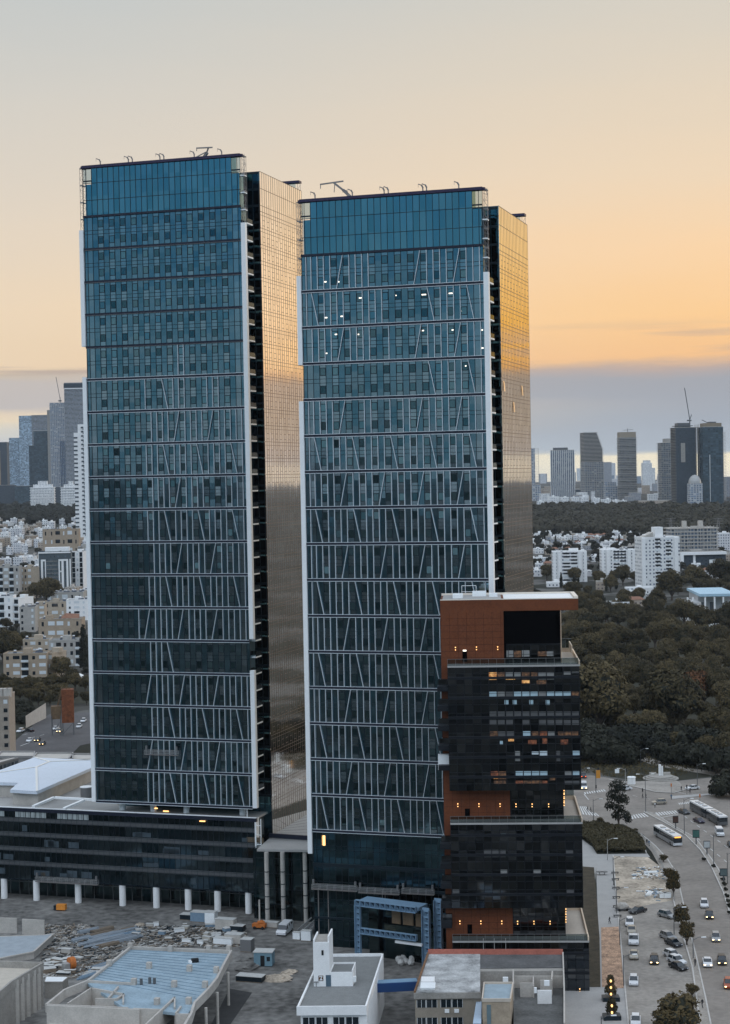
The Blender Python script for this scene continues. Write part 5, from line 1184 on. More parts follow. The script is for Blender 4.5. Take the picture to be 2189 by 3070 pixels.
for i in range(1, 16):
    k = i/16; a, b = A1.lerp(A2, k), B1.lerp(B2, k); mb.beam((a.x-S2.x, a.y-S2.y, ZB-.48), (b.x-S2.x, b.y-S2.y, ZB-.48), .10, .05)
mb.build('deck_seam', mat('deck_seam', (.1, .17, .24), .7, 0, .1), UB)
mb = MB()
for i in range(len(pl)):
    a, b = pl[i], pl[(i+1) % len(pl)]
    if i in (6, 7): continue
    wallstrip(mb, a, b, ZB-1.6, ZB, .45)
mb.build('edge_beam', M['concrete_l'], UB)
MB().prism([r3(G(*p, ZB)) for p in [za(575, 1465), za(1060, 1185), za(1480, 1490), bq(300, 965), bq(500, 1000), bq(330, 1300), za(880, 1900)]], 0, ZB-3.2).build('lower_storey', M['concrete_l'], UB)
mb = MB()
for (p, q_) in ((za(575, 1460), za(1560, 1500)), (za(820, 1450), za(1110, 1260)), (za(1110, 1260), za(1500, 1330)), (za(1500, 1330), za(1500, 1440)), (za(1160, 1390), za(1420, 1390)), (za(1320, 1380), za(1440, 1240)), (za(1420, 1390), za(1510, 1330)), (za(1070, 1170), za(1610, 1200)), (bq(0, 950), bq(240, 960)), (bq(100, 1100), bq(365, 850)), (bq(365, 850), bq(365, 940)), (bq(375, 990), bq(420, 930)), (bq(500, 1000), bq(380, 1000))):
    wallstrip(mb, r3(G(*p, ZB)), r3(G(*q_, ZB)), ZB-3.3, ZB-.05, .3)
mb.build('partition_wall', M['concrete_l'], UB)
mb = MB(); wallstrip(mb, r3(G(*za(570, 1470), ZB)), r3(G(*za(1700, 1520), ZB)), 0, ZB-.1, .4); mb.build('front_wall', M['concrete_l'], UB)
for p in [bq(330, 450), bq(670, 450), bq(845, 450), bq(140, 600), bq(497, 625), bq(735, 640), bq(362, 765), bq(635, 770), bq(210, 920), bq(490, 915), bq(5, 745), za(1330, 1000), za(1590, 790)]:
    P = G(*p, ZB-.5); MB().rbox((P.x-S2.x, P.y-S2.y, ZB), (.9, .9, 1.3), -.25).build('column_stub', M['concrete_l'], UB)
mb = MB()
for i, p in enumerate([bq(850, 560), bq(755, 740), bq(655, 870), bq(810, 640)]):
    P = G(*p, ZB); mb.cyl((P.x-S2.x+.3, P.y-S2.y, 0), .28 if i < 3 else .6, ZB-1.2, 10)
mb.build('side_column', M['concrete_l'], UB) if False else None
for i, p in enumerate([bq(845, 560), bq(750, 735), bq(650, 870)]):
    P = G(*p, ZB); MB().cyl((P.x-S2.x-.2, P.y-S2.y, 0), .28, ZB-1.6, 10).build('side_column', M['concrete_l'], UB)
P = G(*bq(545, 545), ZB-.5); MB().rbox((P.x-S2.x, P.y-S2.y, ZB-.2), (1.4, 1.0, .7), .2).build('roof_hatch', M['black'], UB); MB().rbox((P.x-S2.x-.9, P.y-S2.y-.4, ZB-.3), (.5, .9, .4), .4).build('roof_sack', M['white'], UB)
for p in ((70, 745), (145, 735), (187, 738)): P = G(*bq(*p), ZB-.5); MB().cyl((P.x-S2.x, P.y-S2.y, ZB-.5), .28, 1.1, 8).build('roof_pipe', M['pole'], UB)
struct(MB().prism([(G(*p, .05).x, G(*p, .05).y) for p in [bq(850, 780), bq(1050, 815), bq(860, 1093), bq(690, 1093), bq(760, 960)]], .01, .06).build('dirt_patch', mat('damp_soil', (.05, .05, .05), .9, 0, .4, .4)))
# -- raw concrete hall at the lower left
def hall(name, label, cat, px_pts, z, wallm, roofm, z0=0, parapet=.5, th=.4):
    P = [G(*p, z) for p in px_pts]; S_ = Vector((P[0].x, P[0].y, 0)); t = thing(name, label, cat, S_); rr = [(p.x-S_.x, p.y-S_.y) for p in P]
    MB().prism(rr, z0, z-parapet).build('wall', wallm, t); c = (sum(p[0] for p in rr)/len(rr), sum(p[1] for p in rr)/len(rr))
    MB().prism([(c[0]+(p[0]-c[0])*.985, c[1]+(p[1]-c[1])*.985) for p in rr], z-parapet+.004, z-parapet+.06).build('roof', roofm, t)
    if parapet:
        mb = MB()
        for i in range(len(rr)): wallstrip(mb, rr[i], rr[(i+1) % len(rr)], z-parapet-.2, z, th)
        mb.build('parapet', wallm, t)
    return t, rr
t, rr = hall('concrete_hall', 'raw concrete building with sandy roof at the lower left corner', 'building', [za(-400, 925), za(520, 955), za(140, 1180), za(-400, 1640)], 8.5, M['concrete'], mat('sandy_roof', (.5, .45, .38), .9, 0, .15), parapet=1.3)
mb = MB(); a, b = rr[1], rr[2]
for k in (.15, .3, .5, .68, .85):
    x, y = a[0]+(b[0]-a[0])*k, a[1]+(b[1]-a[1])*k; mb.rbox((x, y, 4), (.7, .7, 8), .4)
mb.build('wall_pier', M['concrete_l'], t)
hall('site_shed', 'small flat-roofed shed between the raw concrete building and the blue deck', 'shed', [za(540, 1190), za(760, 1190), za(830, 1130), za(560, 1125)], 3.2, M['concrete'], M['white'], parapet=.12, th=.15)
# -- pale slab foundation further back
t, rr = hall('slab_foundation', 'pale concrete slab with upstand walls at the left edge of the site', 'foundation', [za(-300, 650), za(540, 620), za(655, 600), za(410, 820), za(-300, 960)], 1.6, M['concrete_l'], mat('blue_grey_slab', (.33, .37, .40), .9, 0, .2, .5), parapet=.1)
mb = MB(); q0 = lambda x, y: tuple(G(*za(x, y), .5)[:2]); wallstrip(mb, q0(-300, 560), q0(210, 575), 0, 3.4, .35); wallstrip(mb, q0(275, 585), q0(545, 600), 0, 3.4, .35)
o = mb.build('retaining_wall', M['concrete_l']); tag(o, 'pale upright wall panels behind the slab at the left edge', 'wall')
# ================================================================ construction clutter
def item(name, label, cat, px_, mbf, m, a=None, z=.02, group=None, m2=None):
    P = G(*px_, z); t = thing(name, label, cat, P, rnd.uniform(0, 3.1) if a is None else a, group); mbf(t); return t
rg = random.Random(9)
stackm = [mat('grey_steel_bars', (.3, .34, .38), .6, .2, .2, 2), mat('weathered_timber', (.2, .16, .12), .9, 0, .3, 2), mat('pale_formwork', (.5, .5, .48), .8, 0, .2, 2), mat('blue_panels', (.18, .26, .34), .6, 0, .2, 2)]
def stack(px_, Ln, wd, ht, a, m, label, group=None, n=5, name='material_stack'):
    P = G(*px_, .02); t = thing(name, label, 'material stack', P, a, group)
    for i in range(n):
        y = -wd/2+wd*(i+.5)/n; l2 = Ln*rg.uniform(.82, 1); dx = rg.uniform(-.3, .3)
        MB().box(-l2/2+dx, l2/2+dx, y-wd/n*.36, y+wd/n*.36, 0, ht*rg.uniform(.7, 1)).build('beam_bundle', m, t)
    return t
g1 = 'bundles of steel and timber lying on the construction site'
for i in range(22):
    k = i/22; x = 700+900*rg.random(); y = 900-rg.random()*360
    px_ = za(1000+rg.uniform(0, 620)-(i % 5)*8, 760-rg.uniform(0, 1)*200+0)
    stack(px_, rg.uniform(5, 10), rg.uniform(1, 2), rg.uniform(.3, .7), .75+rg.uniform(-.12, .12), stackm[rg.choice([0, 0, 3, 1])], 'slanted bundle of bars on the ground before the columned podium', g1)
for i in range(10):
    stack(za(1080+i*20+rg.uniform(-10, 10), 1130-i*17), rg.uniform(4, 7), .8, .3, .9, stackm[rg.choice([0, 2, 3])], 'slim pale bundle of bars along the left wall of the blue deck building', 'slim bundles beside the blue deck building', n=3)
g2 = 'crates and pallets scattered on the construction site'
boxm = [M['concrete_l'], M['white'], stackm[1], stackm[3], M['grey'], mat('pale_pallet', (.45, .42, .36), .8, 0, .2)]
def crate(px_, s, label, m, group=None, a=None, name='site_crate', cat='crate'):
    P = G(*px_, .02); t = thing(name, label, cat, P, rg.uniform(-.6, .6) if a is None else a, group)
    MB().box(-s[0]/2, s[0]/2, -s[1]/2, s[1]/2, .15, s[2]).build('crate_body', m, t); MB().box(-s[0]/2-.05, s[0]/2+.05, -s[1]/2-.05, s[1]/2+.05, s[2], s[2]+.08).build('lid', stackm[2], t)
    MB().box(-s[0]/2, s[0]/2, -s[1]/2, -s[1]/2+.15, 0, .15).build('skid', stackm[1], t); MB().box(-s[0]/2, s[0]/2, s[1]/2-.15, s[1]/2, 0, .15).build('skid', stackm[1], t); return t
for i in range(34):
    x, y = rg.uniform(0, 980), rg.uniform(210, 400)
    crate(bq(x, y) if i < 24 else za(rg.uniform(560, 1350), rg.uniform(820, 1120)), (rg.uniform(.8, 2.4), rg.uniform(.6, 1.4), rg.uniform(.3, 1.0)), 'small crate or pallet among the clutter behind the blue deck roof' if i < 24 else 'small crate among the clutter left of the blue deck roof', boxm[rg.randrange(6)], g2 if i < 24 else 'crates left of the blue deck roof')
for (x, y, s, lab, m) in [(500, 165, (4, 2.2, 1.2), 'dark low bin at the left of the skips before the columns', M['frame']), (620, 185, (5.5, 2.2, 2.2), 'teal grey container before the podium columns', stackm[3]), (690, 200, (2.4, 2, 2.6), 'pale blue container end right of the teal grey one', boxm[1]), (820, 255, (4.4, 2, 2.4), 'pale concrete block row in the middle of the site yard', boxm[0]), (925, 270, (3, 2, 1.3), 'dark debris bin right of the pale blocks', M['frame']),
                          (800, 385, (4.2, 1.6, 1.4), 'white box at the corner of the blue deck roof', M['white']), (895, 375, (3.8, 2.2, 2.0), 'cream container behind the white box', M['concrete_l']), (1010, 445, (2.4, 2.2, 2.6), 'grey shed left of the blue site cabin', M['grey']),
                          (1210, 235, (4.0, 1.4, 1.2), 'concrete barrier beside the hall columns', M['concrete_l']), (1448, 345, (1.6, 1, 1.6), 'small white box before the entrance steps', M['white']), (1535, 355, (2.2, 1.2, 2.2), 'white bulk bag stand at the foot of the shorter tower', M['white']), (1040, 710, (5.5, 2.4, 1.1), 'low dark skip on the dirt right of the deck building', M['frame'])]:
    crate(bq(x, y), s, lab, m, a=-.3)
# site cabin
P = G(*bq(1160, 570), .02); t = thing('site_cabin', 'blue grey site cabin with dark open door in the middle of the yard', 'cabin', P, -.15)
MB().box(-1.9, 1.9, -1.4, 1.4, .15, 2.9).build('wall', mat('cabin_blue', (.16, .27, .33), .6, 0, .2, 1), t); MB().box(-2.05, 2.05, -1.55, 1.55, 2.9, 3.05).build('roof', stackm[2], t); MB().box(-.5, .35, -1.46, -1.405, .2, 2.3).build('door', M['black'], t); MB().box(.8, 1.5, -1.46, -1.405, 1.2, 2.1).build('window', M['carglass'], t)
# orange rotary machine
P = G(*bq(1120, 250), .02); t = thing('orange_machine', 'orange pump machine with upright pale mast near the hall columns', 'machine', P, -.3)
org = mat('machine_orange', (.5, .15, .03), .6, 0, .3, 2)
MB().box(-1.6, 1.4, -.7, .7, .4, 1.2).blob((.3, 0, 1.3), (.9, .7, .6), 3).build('body', org, t); MB().box(-.15, .15, -.15, .15, 1.2, 6.5).build('mast', M['concrete_l'], t)
for x in (-1, .9):
    for y in (-.75, .75): MB().tube((x, y-.1, .35), (x, y+.1, .35), .35, 12).build('wheel', M['tyre'], t)
P = G(*za(750, 325), .02); t = thing('orange_generator', 'small orange generator on the yard before the columns at left', 'generator', P, -.2)
MB().box(-1.1, 1.1, -.6, .6, .25, 1.5).build('body', mat('generator_orange', (.7, .26, .04), .5, 0, .3, 2), t); MB().box(-1.8, -1.15, -.5, .5, .2, 1.2).build('tank', M['frame'], t)
P = G(*za(870, 1040), .02); t = thing('orange_drum', 'large rust orange drum among the junk left of the blue deck', 'drum', P, .6)
MB().tube((-.5, 0, 1.3), (.6, 0, 1.3), 1.25, 16).build('drum', org, t); MB().box(-1.8, -.6, -.8, .8, 0, 1.5).build('frame', M['rail_grey'], t)
for i in range(14):
    crate(za(rg.uniform(560, 1000), rg.uniform(960, 1110)), (rg.uniform(1, 3), rg.uniform(.8, 1.6), rg.uniform(.4, 1.2)), 'dark junk box between the raw concrete building and the blue deck', [M['frame'], stackm[1], M['grey'], org][rg.choice([0, 1, 2, 0, 1, 3])], 'dark junk boxes near the orange drum')
# bulk bags by the portal
for i, (x, y) in enumerate([(1150, 1240), (1180, 1232), (1215, 1225), (1245, 1235), (1200, 1255), (1235, 1262), (1165, 1262), (1255, 1215)]):
    P = G(700+x/2.32, 2350+y/2.32, .02); t = thing('bulk_bag', 'pale filled bulk bag in the heap before the steel portal', 'bag', P, rg.uniform(0, 3), 'bulk bags heaped before the steel portal')
    MB().blob((0, 0, .6), (.75, .7, .65), i+3, sub=2, rough=.12).build('bag', stackm[2], t)
# entrance steps
t = thing('stair_flight', 'dark metal stair with pale cheeks beside the shorter tower foot', 'stair', G(*bq(1490, 300), .02), -.9)
for i in range(8): MB().box(-1.4, 1.4, i*.5, i*.5+.45, 0, .25+i*.22).build('step', M['grey'], t)
for s in (-1.6, 0, 1.6): MB().beam((s, 0, .6), (s, 4, 2.7), .14, .3).build('cheek', M['rail_grey'], t)
# plank heaps + rubble as uncountable stuff
mb = MB()
for i in range(4200):
    k = i % 3; p = G(*(bq(rg.uniform(-20, 1000), rg.uniform(225, 410)) if k == 0 else za(rg.uniform(500, 1600), rg.uniform(560, 1150)) if k == 1 else za(rg.uniform(540, 1100), rg.uniform(500, 700))), .02)
    s = rg.uniform(.08, .3); mb.rbox((p.x, p.y, s*.4), (s*rg.uniform(1, 8), s, s*.6), rg.gauss(.8, .5) if i % 2 else rg.uniform(0, 3.1), rg.choice((0, 1, 1, 2, 3, 3, 4, 2)))
o = mb.build('site_rubble', [stackm[2], stackm[1], M['frame'], M['concrete'], mat('damp_soil2', (.06, .05, .04), .9, 0, .4, 1)]); tag(o, 'rubble and offcuts strewn over the construction yard', 'rubble', kind='stuff')
# lot debris
mb = MB()
for i in range(260):
    p = G(*(a5(rg.uniform(660, 1000), rg.uniform(0, 120)) if i % 2 else a5(rg.gauss(880, 60), rg.gauss(255, 25))), .06)
    s = rg.uniform(.1, .4); mb.rbox((p.x, p.y, s*.4), (s*rg.uniform(1, 4), s, s*.5), rg.uniform(0, 3.1), rg.randrange(3))
o = mb.build('lot_debris', [M['white'], stackm[1], stackm[3]]); tag(o, 'scraps and rubbish strewn over the dirt lot', 'rubble', kind='stuff')
for x in (955, 1000): crate(a5(x, 310), (1.6, .9, 1.3), 'white box %s of a pair at the edge of the dirt lot' % ('left' if x < 980 else 'right'), M['white'], a=.1, cat='box', name='white_box')
for (x, y) in ((820, 270), (840, 60)): stack(a5(x, y), 4, 1.2, .5, 1.2 if x == 820 else .1, M['white'], 'white boards lying on the %s part of the dirt lot' % ('near' if x == 820 else 'far'), n=3, name='board_pile')

for i, (x, y, r_) in enumerate([(960, 520, 2.6), (1010, 590, 3.4), (60, 215, 1.4), (1270, 700, 3.0), (1380, 640, 2.0)]):
    P = G(*bq(x, y), .02); t = thing('earth_mound', ['grey earth mound beside the blue site cabin', 'largest bluish earth mound before the low dark skip', 'small earth heap by the second podium column', 'flat brown earth mound right of the low dark skip', 'small brown mound nearest the white building'][i], 'mound', P, i)
    MB().blob((0, 0, 0), (r_, r_*.7, r_*.28), i+9, sub=3, rough=.18).build('soil', [M['soil'], M['soil'], M['dirt'], M['dirt'], M['dirt']][i], t)
# ================================================================ city: towers and houses
def wm(key, *a, **k):
    if key not in M: M[key] = wallwin(key, *a, **k)
    return M[key]
wm('w_white', (.78, .78, .77), (.05, .06, .08), roof=(.62, .62, .62)); wm('w_white2', (.66, .66, .67), (.04, .05, .07), pw=2.8, roof=(.5, .51, .52))
wm('w_beige', (.42, .35, .28), (.06, .05, .05), roof=(.4, .37, .34)); wm('w_tan', (.34, .28, .22), (.05, .045, .04), pw=3.6, roof=(.34, .32, .3)); wm('w_grey', (.33, .34, .36), (.05, .06, .08), roof=(.36, .36, .37))
wm('w_bluegrey', (.26, .31, .37), (.04, .06, .09), pw=2.6, roof=(.3, .33, .36))
M['redroof'] = mat('tiled_roof', (.22, .11, .07), .85, 0, .3, .5)
M['tank'] = mat('boiler_white', (.72, .73, .75), .4, 0, .05); M['panel'] = mat('solar_panel', (.03, .04, .06), .2, 0, .1)
TANK = MB().tube((-.6, 0, .8), (.6, 0, .8), .32, 8).mesh('water_tank', M['tank']); SOL = MB().add([(-.9, -.8, .1), (.9, -.8, .1), (.9, .8, 1.1), (-.9, .8, 1.1), (-.9, .8, .1), (.9, .8, .1)], [(0, 1, 2, 3), (3, 2, 5, 4)]).mesh('solar_panel', M['panel'])
def house(P, w, d, h, yaw, mkey, label, cat='building', group=None, rg=random, top=True, tanks=0, name='apartment_block', pitched=False, steps=0):
    """P: foot of the middle of the front wall"""
    t = thing(name, label, cat, P, yaw, group)
    MB().box(-w/2, w/2, 0, d, -4, h).build('wall', M[mkey], t)
    if pitched:
        MB().add([(-w/2-.4, -.4, h), (w/2+.4, -.4, h), (w/2+.4, d+.4, h), (-w/2-.4, d+.4, h), (-w*.3, d/2, h+2), (w*.3, d/2, h+2)], [(0, 1, 5, 4), (1, 2, 5), (2, 3, 4, 5), (3, 0, 4)]).build('roof', M['redroof'], t)
    else:
        mb = MB().box(-w/2-.02, w/2+.02, -.02, .25, h, h+.8).box(-w/2-.02, w/2+.02, d-.25, d+.02, h, h+.8).box(-w/2-.02, -w/2+.25, .25, d-.25, h, h+.8).box(w/2-.25, w/2+.02, .25, d-.25, h, h+.8)
        mb.build('parapet', M['whitewall'] if 'white' in mkey else M['concrete_l'], t)
        if top:
            x = rg.uniform(-.25, .2)*w; s = rg.uniform(.16, .3)*w; MB().box(x-s/2, x+s/2, d*.3, d*.3+min(d*.45, 5), h+.01, h+rg.uniform(2.2, 3.4)).build('stair_head', M['whitewall'] if 'white' in mkey else M['concrete_l'], t)
        for i in range(tanks):
            x, y = rg.uniform(-.42, .42)*w, rg.uniform(.1, .9)*d
            for me in (TANK, SOL):
                o = bpy.data.objects.new(me.name.split('.')[0], me); C.objects.link(o); o.parent = t; o.location = (x, y+(1 if me is TANK else 0), h+.1+(.9 if me is TANK else 0)); o.rotation_euler = (0, 0, -yaw+.2)
    return t
def bpxl(x0, x1, ybase, ytop, depth, mkey, label, yaw=None, **k):
    """block whose front spans picture columns x0..x1 with its foot on row ybase and its top on row ytop"""
    P = G((x0+x1)/2, ybase); w = (x1-x0)/FPX*P.y; h = (ybase-ytop)/FPX*P.y
    return house(P, w, depth, h, random.uniform(-.12, .12) if yaw is None else yaw, mkey, label, **k), P, w, h
rc = random.Random(21)
# ---- right skyline (about 3.5 km away)
def slabs(t, w, d, h, n, m, over=1.2, x0=None, x1=None, z0=0, th=.5):
    mb = MB(); x0 = -w/2 if x0 is None else x0; x1 = w/2 if x1 is None else x1
    for i in range(n+1): z = z0+(h-z0)*i/n; mb.box(x0-over, x1+over, -over, d+over, z-th/2, z+th/2)
    mb.build('floor_slab', m, t)
wm('t_ribs', (.45, .5, .56), (.03, .045, .07), pw=4.6, ph=3.4, fw=.95, ribs=True); wm('t_bands', (.42, .42, .42), (.03, .04, .055), ph=3.6, fh=.62, band=True); wm('t_dark', (.04, .055, .07), (.015, .022, .03), pw=4, fw=.5)
wm('t_grid', (.46, .47, .48), (.05, .07, .10), pw=5, ph=3.8, fw=.8, fh=.62); wm('t_blue', (.028, .05, .062), (.015, .028, .038), pw=5, ph=3.8, fw=.9, fh=.75); wm('t_glassblue', (.19, .235, .28), (.15, .2, .245), pw=4, ph=3.6, fw=.8, fh=.8)
gf = None
def tw(x0, x1, yb, yt, dep, mk, label, yaw=.0, name='high_rise', cat='high rise', **k):
    t, P, w, h = bpxl(x0, x1, yb, yt, dep, mk, label, yaw=yaw, name=name, cat=cat, top=False, **k); return t, P, w, h
t, P, w, h = tw(1560, 1606, 1492, 1345, 30, 't_grid', 'grey gridded tower peeping out just right of the shorter glass tower'); slabs(t, 6, 8, h, 30, M['concrete_l'], 0, x0=w/2+.5, x1=w/2+9)
MB().box(w/2+8.6, w/2+9.2, 0, 1, 0, h).build('open_frame', M['concrete_l'], t)
t, P, w, h = tw(1653, 1724, 1496, 1350, 35, 't_ribs', 'dark high rise with pale vertical ribs and square top, left part of the right skyline', yaw=-.1)
MB().box(-w/2+6, w/2-14, 3, 25, h, h+6).build('roof_plant', M['pole'], t); slabs(t, w, 35, h, 36, M['concrete_l'], .6, th=.35)
mb = MB()
for i in range(13): x = -w/2+w*i/12; mb.box(x-.6, x+.6, -1.4, -.05, 0, h)
mb.build('facade_rib', M['whitewall'], t)
t, P, w, h = tw(1754, 1812, 1497, 1385, 40, 't_grid', 'high rise of stacked pale floors stepping in on its upper right side', yaw=.1); slabs(t, w, 40, h, 30, M['concrete_l'], 1.5)
k = P.y/FPX; z = h; xr = w/2
for i in range(22):
    z1 = h+(1385-1296)*k*(i+1)/22; xr = w/2-(0 if i < 10 else (i-9)*1.0); MB().box(-w/2, xr-2, 0, 38, z-.01, z1).build('upper_storey', M['t_dark'], t); MB().box(-w/2-1, xr, -1.5, 40, z1-1.3, z1-.3).build('floor_slab', M['concrete_l'], t); z = z1
t, P, w, h = tw(1861, 1910, 1498, 1312, 34, 't_bands', 'dark banded slab tower standing alone in the middle of the right skyline', yaw=.0); slabs(t, w, 34, h, 46, M['concrete'], 1.4, th=.9)
MB().box(-w/2, w/2, 0, 34, h, h+18*k*.9).build('crown', mat('tan_crown', (.3, .25, .19), .8, 0, .1), t); mb = MB().beam((-8, 5, h+26*k/1.5+3), (12, 5, h+26*k/1.5+4), .8); mb.box(0, 1, 4, 6, h+10, h+19); mb.build('roof_hoist', M['pole'], t)
t, P, w, h = tw(1928, 1956, 1472, 1388, 25, 'w_white', 'pale stepped tower block behind the right skyline, taller half'); MB().box(w/2, w/2+10, 2, 20, 0, h*.82).box(-w/2+4, w/2-4, 3, 20, h+.81, h+8).build('stepped_wing', M['w_white'], t)
tw(1977, 1996, 1480, 1421, 25, 'w_white', 'pale ribbed block left of the dark unfinished twin'); tw(1998, 2013, 1482, 1432, 25, 'w_white2', 'narrow pale block touching the grey tower base'); tw(1730, 1752, 1440, 1404, 20, 'w_white', 'small pale block between ribbed and stepped high rises'); tw(1812, 1835, 1470, 1386, 26, 'w_grey', 'grey block behind the stepped high rise'); tw(1832, 1846, 1440, 1388, 20, 'w_white2', 'pale narrow block left of the banded slab tower')
t, P, w, h = tw(1986, 2026, 1498, 1328, 35, 't_grid', 'grey balconied tower just left of the dark unfinished twin', yaw=.05); slabs(t, w, 35, h, 40, M['concrete'], 2.2); MB().box(-w/2+9, w/2, 4, 30, h+.8, h+9).build('crown', M['concrete'], t)
t, P, w, h = tw(2028, 2090, 1512, 1282, 40, 't_dark', 'left one of the dark unfinished twin towers, with scaffolded edge', yaw=.05)
k = P.y/FPX; slabs(t, 10, 34, h, 50, M['concrete'], 1.0, x0=w/2-1, x1=w/2+5); slabs(t, 3, 34, h, 50, M['concrete'], 1, x0=-w/2-2, x1=-w/2)
MB().box(-w/2+6, w/2-10, 5, 30, h+.8, h+9).box(-w/2+1, w/2-4, 3, 32, h+3, h+4).build('roof_plant', M['pole'], t); mb = MB()
for i in range(8): mb.box(w/2+5+(i % 2), w/2+5.5+(i % 2), -2+i*5, -1.5+i*5, h*.2, h+6)
mb.box(-w/2+10, -w/2+18, -.6, -.05, h*.55, h*.8); mb.build('scaffold', M['concrete'], t)
cr = thing('tower_crane', 'luffing tower crane above the left unfinished twin tower', 'crane', P+Vector((12, 20, 0)))
zb_ = h; mb = MB(); mb.beam((0, 0, h-20), (0, 0, h+26*k), 1.8); mb.build('mast', M['lattice2'] if 'lattice2' in M else M['pole'], cr)
MB().box(-5, 3, -2, 2, h+20*k, h+24*k).build('cab', M['pole'], cr); MB().beam((0, 0, h+24*k), (-15*k*.95, 0, h+(1282-1161)*k), 1.3).build('jib', M['pole'], cr); MB().beam((0, 0, h+24*k), (6*k, 0, h+40*k), 1.2).build('counter_jib', M['pole'], cr)
t, P, w, h = tw(2110, 2172, 1512, 1280, 40, 't_blue', 'right one of the dark unfinished twin towers at the right edge', yaw=.05); slabs(t, 8, 34, h*.93, 50, M['concrete'], 1.0, x0=w/2-1, x1=w/2+4)
MB().box(-w/2+4, w/2-2, 3, 36, h+.8, h+12*k).build('crown', mat('crown_tan', (.25, .2, .14), .8, 0, .1), t); MB().beam((-6, 10, h+12*k), (-18, 10, h+22*k), 1.2).box(-5, 8, 6, 20, h+12*k, h+16*k).build('roof_hoist', M['pole'], t)
mb = MB(); [mb.box(-w/2+12, -w/2+13, -1.2, -.05, z_, z_+3.6) for z_ in [h*i/60 for i in range(38)]]; mb.build('edge_plate', M['whitewall'], t)
t, P, w, h = tw(2069, 2108, 1516, 1450, 25, 't_grid', 'domed pale block standing between the unfinished twin towers'); mb = MB(); k = P.y/FPX
mb.blob((0, 12, h), (w/2, 12, 27*k), 1, sub=3, rough=0); mb.build('dome', M['rail_grey'], t)
tw(1560, 1622, 1502, 1455, 25, 't_grid', 'low grey office block at the foot of the gridded tower'); tw(2178, 2215, 1500, 1430, 30, 'w_grey', 'grey block cut by the right picture edge in the skyline')
tw(1715, 1752, 1490, 1468, 25, 't_dark', 'low dark office wing between ribbed and stepped high rises'); t, P, w, h = tw(1815, 1860, 1498, 1458, 25, 't_grid', 'low stepped terrace block left of the banded slab tower foot'); MB().box(-w/2, w/4, 3, 20, h, h+9).build('upper_step', M['t_grid'], t)
# white low blocks in front of the skyline
for i, (x0, x1, yb, yt, lab) in enumerate([(1610, 1645, 1518, 1504, 'long low white block at the left end of the white row'), (1648, 1678, 1517, 1490, 'white block with grey windows left half of the twin white blocks'), (1682, 1708, 1517, 1492, 'white block right half of the twin white blocks'), (1714, 1738, 1516, 1492, 'white block with dark loggias left half'), (1741, 1764, 1516, 1490, 'white block with dark loggias right half'), (1775, 1800, 1517, 1494, 'white block with curved roofs under the stepped high rise'), (1803, 1832, 1517, 1498, 'white block right of the curved roofs'), (1838, 1858, 1515, 1500, 'small white block left of the banded tower foot'), (1862, 1880, 1516, 1502, 'small white block below the banded tower')]):
    bpxl(x0, x1, yb, yt, 20, 'w_white', lab, group='white blocks at the foot of the right skyline', rg=rc)
t, P, w, h = tw(1925, 2007, 1518, 1502, 40, 'w_beige', 'long plain sandy hall in front of the skyline', name='sandy_hall', cat='hall')
gfar = 'far pale houses along the horizon'
for i in range(46):
    x = rc.uniform(1600, 2220) if i % 3 else rc.uniform(-30, 30); yb = rc.uniform(1440, 1478)
    if i % 3 == 0: continue
    wpx = rc.uniform(9, 26); bpxl(x, x+wpx, yb, yb-rc.uniform(10, 32), 30, rc.choice(['w_white', 'w_white2', 'w_grey', 'w_bluegrey']), 'far pale house block low on the horizon between the skyline towers', group=gfar, rg=rc, top=False, name='far_block')
for i in range(40):
    x = rc.uniform(1600, 2200); yb = rc.uniform(1478, 1508); wpx = rc.uniform(12, 30)
    bpxl(x, x+wpx, yb, yb-rc.uniform(9, 26), 25, rc.choice(['w_white', 'w_white2', 'w_grey', 'w_beige']), 'low pale house between the feet of the right skyline towers', group='low houses at the feet of the right skyline', rg=rc, top=False, name='far_block')
# ---- left skyline
t, P, w, h = tw(-12, 24, 1505, 1326, 40, 't_dark', 'dark tower with warm lit left face at the left picture edge'); MB().box(-w/2-.5, w/2-22, -1, -.05, h*.2, h*.86).build('painted_light_face', wm('t_painted_light', (.5, .34, .2), (.1, .08, .06), pw=4, fw=.6), t)  # warm light on the left face is put into this panel's wall colour
tw(31, 90, 1505, 1313, 40, 't_glassblue', 'plain pale blue slab tower at left', yaw=-.05)
t, P, w, h = tw(62, 100, 1505, 1247, 40, 't_glassblue', 'tall blue grey slab behind the plain pale blue one'); tw(100, 150, 1506, 1245, 40, 't_bands', 'tall striped slab joined right of the blue grey slab', yaw=.02)
tw(105, 147, 1508, 1292, 40, 't_blue', 'dark blue glass tower in front of the striped slab'); tw(90, 107, 1508, 1336, 40, 't_blue', 'narrow dark blue tower left of the dark glass tower')
t, P, w, h = tw(147, 178, 1508, 1296, 40, 't_glassblue', 'tower with bright reflecting top between dark glass and striped towers'); k = P.y/FPX; MB().box(-w/2+2, w/2-2, -.8, -.05, h-16*k, h+3*k).build('bright_top', M['whitewall'], t)  # matt white panel on the upper front
t, P, w, h = tw(155, 200, 1508, 1208, 40, 't_grid', 'grey tower topped by a crane behind the bright topped one', yaw=.03); MB().box(-w/2-8, -w/2-.05, 3, 20, 0, h*.93).build('side_core', M['concrete'], t)
